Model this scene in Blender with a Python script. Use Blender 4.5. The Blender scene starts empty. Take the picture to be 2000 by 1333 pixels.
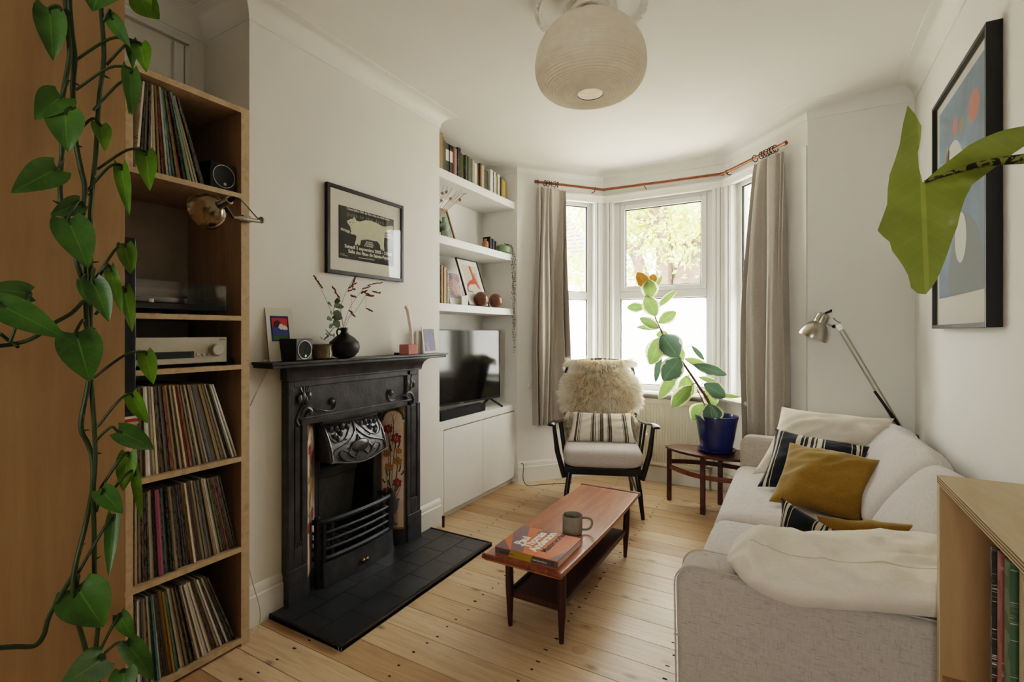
import bpy, bmesh, math, random
import numpy as np
from mathutils import Vector, Matrix, Euler, noise as mnoise

R = random.Random(7)
S = bpy.context.scene
C = S.collection
PI = math.pi
rad = math.radians

# ------------------------------------------------------------------ survey of the room
# the room was measured from the photograph: X across (sofa wall +), Y towards the bay window, Z up, metres
EYE = 1.25
FPX = 965.0
HOR = 650.0
YAW = math.atan(551 / 965)
CY, SY = math.cos(YAW), math.sin(YAW)

def ray(u, v):
    a = (u - 1000) / FPX
    return Vector((a * CY - SY, a * SY + CY, (HOR - v) / FPX))

def onX(u, v, x): r = ray(u, v); t = x / r.x; return Vector((x, r.y * t, EYE + r.z * t))
def onY(u, v, y): r = ray(u, v); t = y / r.y; return Vector((r.x * t, y, EYE + r.z * t))
def onZ(u, v, z): r = ray(u, v); t = (z - EYE) / r.z; return Vector((r.x * t, r.y * t, z))
def onD(u, v, d): r = ray(u, v); return Vector((r.x * d, r.y * d, EYE + r.z * d))

# ------------------------------------------------------------------ materials
def lin(c):
    if isinstance(c, str):
        c = c.lstrip('#'); c = [int(c[i:i + 2], 16) / 255 for i in (0, 2, 4)]
        return tuple((x / 12.92 if x <= .04045 else ((x + .055) / 1.055) ** 2.4) for x in c)
    return tuple(c)

MATS = {}
class NT:
    def __init__(s, name):
        s.m = bpy.data.materials.new(name); s.m.use_nodes = True
        s.t = s.m.node_tree; s.t.nodes.clear()
        s.out = s.n('ShaderNodeOutputMaterial')
    def n(s, typ, **kw):
        nd = s.t.nodes.new(typ)
        for k, v in kw.items():
            if k.startswith('i_'):
                nd.inputs[k[2:].replace('_', ' ')].default_value = v
            else: setattr(nd, k, v)
        return nd
    def l(s, a, b): s.t.links.new(a, b)
    def coord(s, kind='Object', scale=(1, 1, 1), rot=(0, 0, 0), loc=(0, 0, 0)):
        tc = s.n('ShaderNodeTexCoord'); mp = s.n('ShaderNodeMapping')
        mp.inputs['Scale'].default_value = scale; mp.inputs['Rotation'].default_value = rot; mp.inputs['Location'].default_value = loc
        s.l(tc.outputs[kind], mp.inputs[0]); return mp.outputs[0]
    def noise(s, vec, scale, detail=4, rough=.55, dist=0):
        n = s.n('ShaderNodeTexNoise'); n.inputs['Scale'].default_value = scale; n.inputs['Detail'].default_value = detail
        n.inputs['Roughness'].default_value = rough; n.inputs['Distortion'].default_value = dist
        s.l(vec, n.inputs['Vector']); return n.outputs['Fac']
    def ramp(s, fac, stops):
        r = s.n('ShaderNodeValToRGB'); e = r.color_ramp.elements
        while len(e) < len(stops): e.new(.5)
        for i, (p, c) in enumerate(stops):
            e[i].position = p; c = lin(c) if isinstance(c, str) else c; e[i].color = (*c[:3], 1)
        s.l(fac, r.inputs[0]); return r.outputs[0]
    def mix(s, f, a, b, mode='MIX'):
        m = s.n('ShaderNodeMix', data_type='RGBA', blend_type=mode)
        for sock, val in ((m.inputs[0], f), (m.inputs[6], a), (m.inputs[7], b)):
            if isinstance(val, (int, float)): sock.default_value = val
            elif isinstance(val, (tuple, list, str)): sock.default_value = (*lin(val)[:3], 1)
            else: s.l(val, sock)
        return m.outputs[2]
    def math(s, op, a, b=0.0, c=0.0):
        m = s.n('ShaderNodeMath', operation=op)
        for i, v in enumerate((a, b, c)):
            if isinstance(v, (int, float)): m.inputs[i].default_value = v
            else: s.l(v, m.inputs[i])
        return m.outputs[0]
    def bump(s, h, strength=.3, dist=.01):
        b = s.n('ShaderNodeBump'); b.inputs['Strength'].default_value = strength; b.inputs['Distance'].default_value = dist
        s.l(h, b.inputs['Height']); return b.outputs[0]
    def bsdf(s, color, rough=.6, metal=0, spec=.4, normal=None, sheen=0, coat=0, trans=0, subs=0):
        b = s.n('ShaderNodeBsdfPrincipled')
        if isinstance(color, (str, tuple, list)): b.inputs['Base Color'].default_value = (*lin(color)[:3], 1)
        else: s.l(color, b.inputs['Base Color'])
        if isinstance(rough, (int, float)): b.inputs['Roughness'].default_value = rough
        else: s.l(rough, b.inputs['Roughness'])
        b.inputs['Metallic'].default_value = metal; b.inputs['Specular IOR Level'].default_value = spec
        if sheen: b.inputs['Sheen Weight'].default_value = sheen; b.inputs['Sheen Roughness'].default_value = .5
        if coat: b.inputs['Coat Weight'].default_value = coat; b.inputs['Coat Roughness'].default_value = .15
        if normal is not None: s.l(normal, b.inputs['Normal'])
        return b
    def done(s, sh):
        s.l(sh.outputs[0] if hasattr(sh, 'outputs') else sh, s.out.inputs[0]); MATS[s.m.name] = s.m; return s.m

def plain(name, col, rough=.6, metal=0, spec=.4, var=.12, vs=8, bs=0, bstr=.15, stretch=(1, 1, 1), sheen=0, coat=0, bd=.01):
    t = NT(name); vec = t.coord(scale=stretch)
    f = t.noise(vec, vs, 4)
    c = lin(col)
    lo = tuple(x * (1 - var) for x in c); hi = tuple(min(1, x * (1 + var)) for x in c)
    cc = t.ramp(f, [(.3, lo), (.7, hi)])
    nm = t.bump(t.noise(vec, bs, 3), bstr, bd) if bs else None
    return t.done(t.bsdf(cc, rough, metal, spec, nm, sheen, coat))

def wood(name, a, b, c=None, scale=3, stretch=(1, 1, 14), rough=.45, spec=.4, bstr=.08, dist=1.2, coat=0):
    t = NT(name); vec = t.coord(scale=stretch)
    f1 = t.noise(vec, scale, 6, .6, dist); f2 = t.noise(vec, scale * 9, 3, .6)
    f = t.math('MULTIPLY_ADD', f2, .3, t.math('MULTIPLY', f1, .75))
    cc = t.ramp(f, [(.35, a), (.52, c or b), (.7, b)])
    return t.done(t.bsdf(cc, rough, 0, spec, t.bump(f2, bstr, .004), coat=coat))

def fabric(name, a, b, weave=420, rough=.95, fleck=None, sheen=.25, bstr=.15, fk=.3):
    t = NT(name); vec = t.coord()
    w1 = t.noise(t.coord(scale=(1, 1, .12)), weave, 2); w2 = t.noise(t.coord(scale=(.12, .12, 1)), weave, 2)
    w = t.math('ADD', t.math('MULTIPLY', w1, .5), t.math('MULTIPLY', w2, .5))
    big = t.noise(vec, 6, 3)
    col = t.ramp(w, [(.36, a), (.62, b)])
    col = t.mix(t.math('MULTIPLY', big, .25), col, a)
    if fleck:
        fl = t.noise(t.coord(scale=(.14, .14, 1)), 270, 2, .7)
        fl2 = t.noise(t.coord(scale=(1, 1, .12)), 270, 2, .7)
        m = t.math('MAXIMUM', t.math('GREATER_THAN', fl, .62), t.math('GREATER_THAN', fl2, .66))
        col = t.mix(t.math('MULTIPLY', m, fk), col, fleck)
    return t.done(t.bsdf(col, rough, 0, .15, t.bump(w, bstr, .002), sheen=sheen))

wallpaint = plain('wall_paint', '#e6e3db', .85, 0, .2, .025, 3, 60, .06)
ceilpaint = plain('ceiling_paint', '#e6e2d8', .9, 0, .2, .03, 2, 30, .05)
trimpaint = plain('trim_gloss_paint', '#e5e2d9', .45, 0, .4, .03, 4)
upvc = plain('window_upvc', '#e0dfda', .4, 0, .4, .03, 4)
cupwhite = plain('cupboard_white', '#e6e4de', .5, 0, .35, .02, 4)
ironm = plain('cast_iron_black', '#47484c', .36, .4, .5, .35, 14, 60, .12)
ironworn = plain('cast_iron_polished', '#59595b', .34, .75, .5, .4, 18, 70, .15)
ironmat = plain('soot_black', '#1c1c1b', .8, 0, .2, .5, 10, 40, .3)
firebrick = plain('firebrick_grey', '#55554c', .9, 0, .2, .35, 9, 40, .3)
slate = plain('hearth_tile_black', '#2b2d30', .36, 0, .5, .35, 9, 30, .08)
grout = plain('hearth_grout', '#6a6d6c', .9)
hearthwood = wood('hearth_edging_wood', '#120b08', '#3c2216', '#22140e', 6, (14, 1, 14), .6)
brass = plain('brass', '#a88a50', .3, 1, .5, .1)
chrome = plain('brushed_steel', '#a29c90', .28, 1, .5, .12, 30)
nickel = plain('polished_nickel', '#94876f', .16, 1, .5, .06, 12)
blackp = plain('black_plastic', '#0d0d0f', .42, 0, .4, .2, 20)
blackgloss = plain('black_gloss', '#060607', .12, 0, .5, .1)
greyrubber = plain('dark_rubber', '#1b1b1c', .8)
silver = plain('amp_silver', '#b4ad9f', .38, .35, .45, .03, 40)
silverlight = plain('silver_ring', '#b8b4aa', .3, .8, .5, .05)
darkdisp = plain('dark_display', '#14181a', .2, 0, .5, .1)
plyface = wood('birch_ply_face', '#9d8364', '#bda180', '#ad9271', 1.6, (7, 7, .7), .5, .35, .04, 1.6)
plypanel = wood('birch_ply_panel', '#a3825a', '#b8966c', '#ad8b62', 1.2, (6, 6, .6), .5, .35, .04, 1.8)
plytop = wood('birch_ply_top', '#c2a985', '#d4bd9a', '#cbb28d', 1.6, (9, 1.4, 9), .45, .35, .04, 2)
def plyedge_mat():
    t = NT('birch_ply_edge')
    tc = t.n('ShaderNodeTexCoord'); nz = t.noise(t.coord(scale=(4, 4, 4)), 6, 3)
    c = t.ramp(nz, [(.35, '#b59c7c'), (.5, '#c5ad8c'), (.65, '#bba383')])
    return t.done(t.bsdf(c, .6, 0, .3))
plyedge = plyedge_mat()
plylam = plain('ply_laminate_dark', '#8a6a45', .7)
teak = wood('teak', '#4f2712', '#8e4f2a', '#6f3a1d', 2.2, (9, .9, 9), .33, .45, .04, 1.4, coat=.25)
teakdark = wood('teak_dark', '#24110a', '#4a2413', '#371a0e', 3, (10, 10, 1), .38, .4, .04)
teaktop = wood('teak_tabletop', '#85492c', '#b27654', '#9c5f40', 1.6, (10, .9, 10), .3, .45, .03, 1.2, coat=.3)
mahog = wood('mahogany_table', '#2e140c', '#5e3020', '#472216', 2.4, (9, 1.2, 9), .35, .4, .03)
copper = plain('copper_pipe', '#85553f', .34, 1, .5, .12, 30)
ebony = plain('ebonised_wood', '#0c0b0b', .3, 0, .5, .3, 20)
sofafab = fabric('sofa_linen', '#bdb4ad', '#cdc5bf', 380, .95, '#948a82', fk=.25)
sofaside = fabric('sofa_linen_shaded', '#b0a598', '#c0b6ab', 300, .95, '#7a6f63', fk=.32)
chairfab = fabric('chair_linen', '#b4aaa2', '#c6bdb6', 420, .95, '#8a7f78', fk=.3)
creamfab = fabric('cream_linen', '#e2d6c3', '#ece2d1', 460, .95, None)
mustard = fabric('mustard_linen', '#7f611f', '#947329', 460, .9, None, .3)
curtainfab = fabric('curtain_linen', '#9f978c', '#aca499', 300, .95, None, .1, .06)
leathersole = plain('terracotta_clay', '#a5714c', .8)
sage = plain('sage_ceramic', '#8a9a86', .45, 0, .4, .06)
sagegreen = plain('celadon_ceramic', '#7d9472', .4, 0, .45, .08)
blackclay = plain('black_clay', '#141312', .5, 0, .35, .2, 12, 40, .05)
olive = plain('olive_glaze', '#6d6342', .28, 0, .5, .45, 30, 30, .1)
pinkclay = plain('pink_clay', '#b77a70', .85, 0, .2, .1, 30)
wax = plain('candle_wax_pale', '#edd9cd', .55, 0, .3, .04)
stoneware = plain('stoneware_grey', '#878070', .75, 0, .3, .1, 90)
stonein = plain('stoneware_inside', '#5a5748', .6)
cobalt = plain('cobalt_glaze', '#13255f', .16, 0, .6, .35, 6, 0, 0, (1, 1, .5), coat=.4)
soil = plain('potting_soil', '#2a1d12', .95, 0, .1, .4, 60, 80, .6)
ballwood = wood('turned_walnut', '#4a2c1c', '#8a6148', '#664030', 14, (1, 1, 6), .3, .5, .02)
paperwhite = plain('white_paper', '#ddd8cc', .8, 0, .2, .02)
matboard = plain('mount_board', '#d9d4c6', .85, 0, .2, .02)
framewood = plain('frame_black_wood', '#100d0b', .4, 0, .4, .2)
framecopper = wood('mirror_copper_wood', '#6b3f22', '#9a6a43', None, 6, (6, 6, 6), .4)
glassmirror = plain('mirror_glass', '#a8b0a8', .06, 1, .5, .02)
lampcord = plain('cable_black', '#131313', .5)
cordwhite = plain('cable_white', '#c9c0ac', .6)
radpaint = plain('radiator_paint', '#d8d0bd', .5, 0, .35, .03)
lanternpaper = None
barkm = plain('tree_bark', '#64554c', .9, 0, .2, .25, 8, 20, .4)
vinegreen = plain('vine_stem_green', '#2d3b17', .55, 0, .4, .25, 30)
stembrown = plain('woody_stem_brown', '#6b4a34', .7, 0, .3, .25, 30)
drystem = plain('dry_stem', '#7a6038', .8, 0, .2, .2)
dryseed = plain('dry_seed_head', '#6a4226', .9, 0, .2, .3, 60)
dryflower = plain('dried_flower', '#8a6c54', .9, 0, .2, .3, 60)
eucal = plain('eucalyptus_leaf', '#4e5f4c', .6, 0, .3, .2, 20)
pearl = plain('string_plant_leaf', '#6a6448', .6, 0, .3, .3, 20)
charcoal = plain('nearly_black_iron', '#1a1b1f', .5, .2, .4)

def leafmat(name, mid, edge=None, edge_at=.8, dark=None, rough=.42, transl=.35, veins='#7d9a3a', nsc=9, vs=.14):
    """uv.x runs across the blade (0..1, midrib at .5), uv.y along it"""
    t = NT(name)
    tc = t.n('ShaderNodeTexCoord'); sep = t.n('ShaderNodeSeparateXYZ'); t.l(tc.outputs['UV'], sep.inputs[0])
    ax = t.math('ABSOLUTE', t.math('SUBTRACT', sep.outputs[0], .5)); ax2 = t.math('MULTIPLY', ax, 2)
    nz = t.noise(t.coord('Object'), nsc, 4, .6)
    base = t.ramp(nz, [(.3, dark or mid), (.7, mid)])
    vein = t.math('SINE', t.math('MULTIPLY', t.math('ADD', sep.outputs[1], t.math('MULTIPLY', ax, -.5)), 60))
    vm = t.math('GREATER_THAN', vein, .93)
    mid_m = t.math('LESS_THAN', ax2, .045)
    base = t.mix(t.math('MULTIPLY', t.math('MAXIMUM', t.math('MULTIPLY', vm, vs), mid_m), .5), base, veins)
    if edge:
        nz2 = t.noise(t.coord('Object'), 28, 3, .6)
        em = t.math('GREATER_THAN', t.math('ADD', ax2, t.math('MULTIPLY', t.math('SUBTRACT', nz2, .5), .5)), edge_at)
        base = t.mix(em, base, edge)
    b = t.bsdf(base, rough, 0, .45, t.bump(vein, .05, .001))
    if transl:
        tr = t.n('ShaderNodeBsdfTranslucent'); t.l(base, tr.inputs[0])
        mx = t.n('ShaderNodeMixShader'); mx.inputs[0].default_value = transl
        t.l(b.outputs[0], mx.inputs[1]); t.l(tr.outputs[0], mx.inputs[2]); return t.done(mx)
    return t.done(b)
pothosleaf = leafmat('pothos_leaf', '#527a2c', None, .8, '#35561f', .38, .3, '#6b9434', 14)
pothosbright = leafmat('pothos_leaf_young', '#6f9420', None, .8, '#4d7416', .4, .45, '#8fb040', 14)
ficusleaf = leafmat('variegated_rubber_leaf', '#7f9a52', '#efe8c4', .76, '#5f7f48', .35, .5, '#a3b46a', 9)
ficusdark = leafmat('variegated_rubber_leaf_dark', '#5a7560', '#e2dfc0', .82, '#48644e', .28, .2, '#7f9a70', 9)
ficusbrown = leafmat('rubber_leaf_bronze', '#8a5a22', '#e6c89a', .85, '#6e451a', .4, .4, '#a8783a', 9)
aroidleaf = leafmat('arrowhead_leaf', '#8a9442', None, .8, '#768236', .42, .4, '#a2aa58', 6, .2)
treeleaf = leafmat('garden_tree_leaf', '#a4b468', None, .8, '#869a54', .7, .5, '#b8bf8a', 3)
treeleafy = leafmat('garden_tree_leaf_yellow', '#dac27a', None, .8, '#ccae60', .7, .5, '#e0ca86', 3)

def petiole_mat():
    t = NT('banded_petiole'); nz = t.noise(t.coord(scale=(1, 1, 1)), 90, 2, .5, 1)
    return t.done(t.bsdf(t.ramp(nz, [(.47, '#6f6f2a'), (.5, '#16130c')]), .5))
petiolem = petiole_mat()

def floor_mat():
    t = NT('pine_floorboards')
    at = t.n('ShaderNodeAttribute', attribute_name='tint')
    sep = t.n('ShaderNodeSeparateColor'); t.l(at.outputs['Color'], sep.inputs[0])
    tc = t.n('ShaderNodeTexCoord')
    off = t.n('ShaderNodeVectorMath', operation='ADD'); t.l(tc.outputs['Object'], off.inputs[0])
    cmb = t.n('ShaderNodeCombineXYZ'); t.l(t.math('MULTIPLY', sep.outputs[1], 40), cmb.inputs[0]); t.l(t.math('MULTIPLY', sep.outputs[2], 30), cmb.inputs[2])
    t.l(cmb.outputs[0], off.inputs[1])
    mp = t.n('ShaderNodeMapping'); mp.inputs['Scale'].default_value = (1.1, 14, 6); t.l(off.outputs[0], mp.inputs[0])
    g = t.noise(mp.outputs[0], 2.2, 6, .62, 1.5)
    mp2 = t.n('ShaderNodeMapping'); mp2.inputs['Scale'].default_value = (2, 60, 6); t.l(off.outputs[0], mp2.inputs[0])
    g2 = t.noise(mp2.outputs[0], 3, 3, .6)
    f = t.math('ADD', t.math('MULTIPLY', g, .7), t.math('MULTIPLY', g2, .3))
    col = t.ramp(f, [(.30, '#b79c80'), (.5, '#d0b89c'), (.72, '#dfcdb5')])
    tint = t.ramp(sep.outputs[0], [(0, '#d2bca0'), (.5, '#efe2cf'), (1, '#fff6ea')])
    col = t.mix(1.0, col, tint, 'MULTIPLY')
    vo = t.n('ShaderNodeTexVoronoi'); mp3 = t.n('ShaderNodeMapping'); mp3.inputs['Scale'].default_value = (4.2, 8.5, 1)
    t.l(off.outputs[0], mp3.inputs[0]); t.l(mp3.outputs[0], vo.inputs['Vector']); vo.inputs['Scale'].default_value = 1
    k = t.ramp(vo.outputs['Distance'], [(.06, (1, 1, 1)), (.10, (.5, .5, .5)), (.17, (0, 0, 0))])
    col = t.mix(t.math('MULTIPLY', k, .75), col, '#54381f')
    worn = t.noise(t.coord(scale=(1, 1, 1)), 1.6, 3)
    rr = t.n('ShaderNodeMapRange'); rr.inputs[1].default_value = .3; rr.inputs[2].default_value = .7; rr.inputs[3].default_value = .26; rr.inputs[4].default_value = .42
    t.l(worn, rr.inputs[0])
    return t.done(t.bsdf(col, rr.outputs[0], 0, .4, t.bump(g2, .05, .003)))
floorm = floor_mat()
gapm = plain('floor_gap_dark', '#2a1c10', .9)
nailm = plain('nail_hole_dark', '#2b1d14', .9)

def stripe_mat(name, ground, stripe, bands, axis=0, thin=None):
    """woven bands across uv: list of (centre, half width)"""
    t = NT(name)
    tc = t.n('ShaderNodeTexCoord'); sep = t.n('ShaderNodeSeparateXYZ'); t.l(tc.outputs['UV'], sep.inputs[0]); x = sep.outputs[axis]
    wob = t.noise(t.coord('UV'), 9, 2); x = t.math('ADD', x, t.math('MULTIPLY', t.math('SUBTRACT', wob, .5), .012))
    m = None
    for c, w in bands:
        k = t.math('LESS_THAN', t.math('ABSOLUTE', t.math('SUBTRACT', x, c)), w)
        m = k if m is None else t.math('MAXIMUM', m, k)
    w = t.noise(t.coord('UV', scale=(1, .1, 1)), 300, 2); w2 = t.noise(t.coord('UV', scale=(.1, 1, 1)), 300, 2)
    ww = t.math('ADD', t.math('MULTIPLY', w, .5), t.math('MULTIPLY', w2, .5))
    g = lin(ground); s_ = lin(stripe)
    ca = t.ramp(ww, [(.35, tuple(q * .85 for q in g)), (.65, tuple(min(1, q * 1.1) for q in g))])
    cb = t.ramp(ww, [(.35, tuple(q * .8 for q in s_)), (.65, tuple(min(1, q * 1.2) for q in s_))])
    return t.done(t.bsdf(t.mix(m, ca, cb), .95, 0, .15, t.bump(ww, .3, .002), sheen=.2))
ticking = stripe_mat('cream_ticking_stripe', '#ddd3c2', '#564f44',
    [(.10, .017), (.14, .006), (.165, .004), (.365, .017), (.40, .006), (.335, .005), (.485, .017), (.515, .012), (.45, .004), (.615, .017), (.645, .010), (.585, .004), (.86, .017), (.895, .010), (.83, .004)])
blackstripe = stripe_mat('charcoal_cream_stripe', '#23262b', '#cfc3ad',
    [(.055, .014), (.10, .004), (.30, .026), (.36, .006), (.415, .016), (.47, .010), (.52, .026), (.57, .005), (.90, .016), (.94, .007), (.84, .004)])

def sleeve_mat(name, fleck, thr):
    t = NT(name); oi = t.n('ShaderNodeObjectInfo')
    tc = t.n('ShaderNodeTexCoord')
    off = t.n('ShaderNodeVectorMath', operation='ADD'); t.l(tc.outputs['Object'], off.inputs[0])
    cmb = t.n('ShaderNodeCombineXYZ'); t.l(t.math('MULTIPLY', oi.outputs['Random'], 50), cmb.inputs[2]); t.l(cmb.outputs[0], off.inputs[1])
    mp = t.n('ShaderNodeMapping'); mp.inputs['Scale'].default_value = (3, 160, 60); t.l(off.outputs[0], mp.inputs[0])
    nz = t.noise(mp.outputs[0], 2.2, 3, .7)
    mp2 = t.n('ShaderNodeMapping'); mp2.inputs['Scale'].default_value = (1, 1, 9); t.l(off.outputs[0], mp2.inputs[0])
    zone = t.math('GREATER_THAN', t.noise(mp2.outputs[0], 1.2, 1), .44)
    m = t.math('MULTIPLY', t.math('GREATER_THAN', nz, thr), zone)
    wear = t.noise(off.outputs[0], 40, 3)
    base = t.mix(t.math('MULTIPLY', wear, .14), oi.outputs['Color'], '#8a8270')
    return t.done(t.bsdf(t.mix(t.math('MULTIPLY', m, .85), base, fleck), .6, 0, .35))
sleeve_l = sleeve_mat('record_spine_light_print', '#d8cdb8', .57)
sleeve_d = sleeve_mat('record_spine_dark_print', '#1b1612', .58)
bookcol = sleeve_mat('book_cloth', '#d8cdb8', .63)

def schlick(t, f0):
    g = t.n('ShaderNodeNewGeometry'); d = t.n('ShaderNodeVectorMath', operation='DOT_PRODUCT'); t.l(g.outputs['Normal'], d.inputs[0]); t.l(g.outputs['Incoming'], d.inputs[1])
    k = t.math('POWER', t.math('SUBTRACT', 1, t.math('ABSOLUTE', d.outputs['Value'])), 5)
    return t.math('MULTIPLY_ADD', k, 1 - f0, f0)
def glass_mat():
    t = NT('clear_window_glass')
    tr = t.n('ShaderNodeBsdfTransparent'); gl = t.n('ShaderNodeBsdfGlossy'); gl.inputs['Roughness'].default_value = .02
    mx = t.n('ShaderNodeMixShader'); t.l(schlick(t, .05), mx.inputs[0]); t.l(tr.outputs[0], mx.inputs[1]); t.l(gl.outputs[0], mx.inputs[2])
    return t.done(mx)
glassm = glass_mat()
def frost_mat():
    t = NT('frosted_window_glass')
    tl = t.n('ShaderNodeBsdfTranslucent'); tl.inputs[0].default_value = (.96, .97, .96, 1)
    tr = t.n('ShaderNodeBsdfTransparent')
    mx = t.n('ShaderNodeMixShader'); mx.inputs[0].default_value = .06; t.l(tl.outputs[0], mx.inputs[1]); t.l(tr.outputs[0], mx.inputs[2])
    return t.done(mx)
frostm = frost_mat()
def acrylic_mat():
    t = NT('smoked_acrylic')
    tr = t.n('ShaderNodeBsdfTransparent'); tr.inputs[0].default_value = (.93, .92, .9, 1); gl = t.n('ShaderNodeBsdfGlossy'); gl.inputs['Roughness'].default_value = .05
    mx = t.n('ShaderNodeMixShader'); t.l(schlick(t, .06), mx.inputs[0]); t.l(tr.outputs[0], mx.inputs[1]); t.l(gl.outputs[0], mx.inputs[2])
    return t.done(mx)
acrylic = acrylic_mat()
def picglass_mat():
    t = NT('picture_glass')
    tr = t.n('ShaderNodeBsdfTransparent'); gl = t.n('ShaderNodeBsdfGlossy'); gl.inputs['Roughness'].default_value = .03
    mx = t.n('ShaderNodeMixShader'); t.l(schlick(t, .045), mx.inputs[0]); t.l(tr.outputs[0], mx.inputs[1]); t.l(gl.outputs[0], mx.inputs[2])
    return t.done(mx)
picglass = picglass_mat()
def paper_lantern_mat():
    t = NT('rice_paper_shade'); nz = t.noise(t.coord(), 25, 4)
    c = t.ramp(nz, [(.3, '#efe6d6'), (.7, '#f7f0e4')])
    b = t.bsdf(c, .85, 0, .2); tl = t.n('ShaderNodeBsdfTranslucent'); t.l(c, tl.inputs[0])
    mx = t.n('ShaderNodeMixShader'); mx.inputs[0].default_value = .5; t.l(b.outputs[0], mx.inputs[1]); t.l(tl.outputs[0], mx.inputs[2])
    return t.done(mx)
lanternpaper = paper_lantern_mat()
def screen_mat():
    t = NT('tv_screen'); return t.done(t.bsdf('#030304', .09, 0, .5))
screenm = screen_mat()
def fleece_mat():
    t = NT('sheepskin_fleece')
    at = t.n('ShaderNodeAttribute', attribute_name='tint'); nz = t.noise(t.coord(), 22, 3)
    sep = t.n('ShaderNodeSeparateColor'); t.l(at.outputs['Color'], sep.inputs[0])
    deep = t.ramp(nz, [(.35, '#d9bc92'), (.7, '#ecd9b6')])
    c = t.mix(sep.outputs[0], deep, '#fbf5e8')
    b = t.bsdf(c, .9, 0, .15, sheen=.3)
    tl = t.n('ShaderNodeBsdfTranslucent'); t.l(c, tl.inputs[0]); mx = t.n('ShaderNodeMixShader'); mx.inputs[0].default_value = .42
    t.l(b.outputs[0], mx.inputs[1]); t.l(tl.outputs[0], mx.inputs[2]); return t.done(mx)
fleecem = fleece_mat()
def flat(col, rough=.7, name=None):
    key = (name or 'print_' + col.lstrip('#'))
    return MATS.get(key) or plain(key, col, rough, 0, .25, .05, 30)

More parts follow.
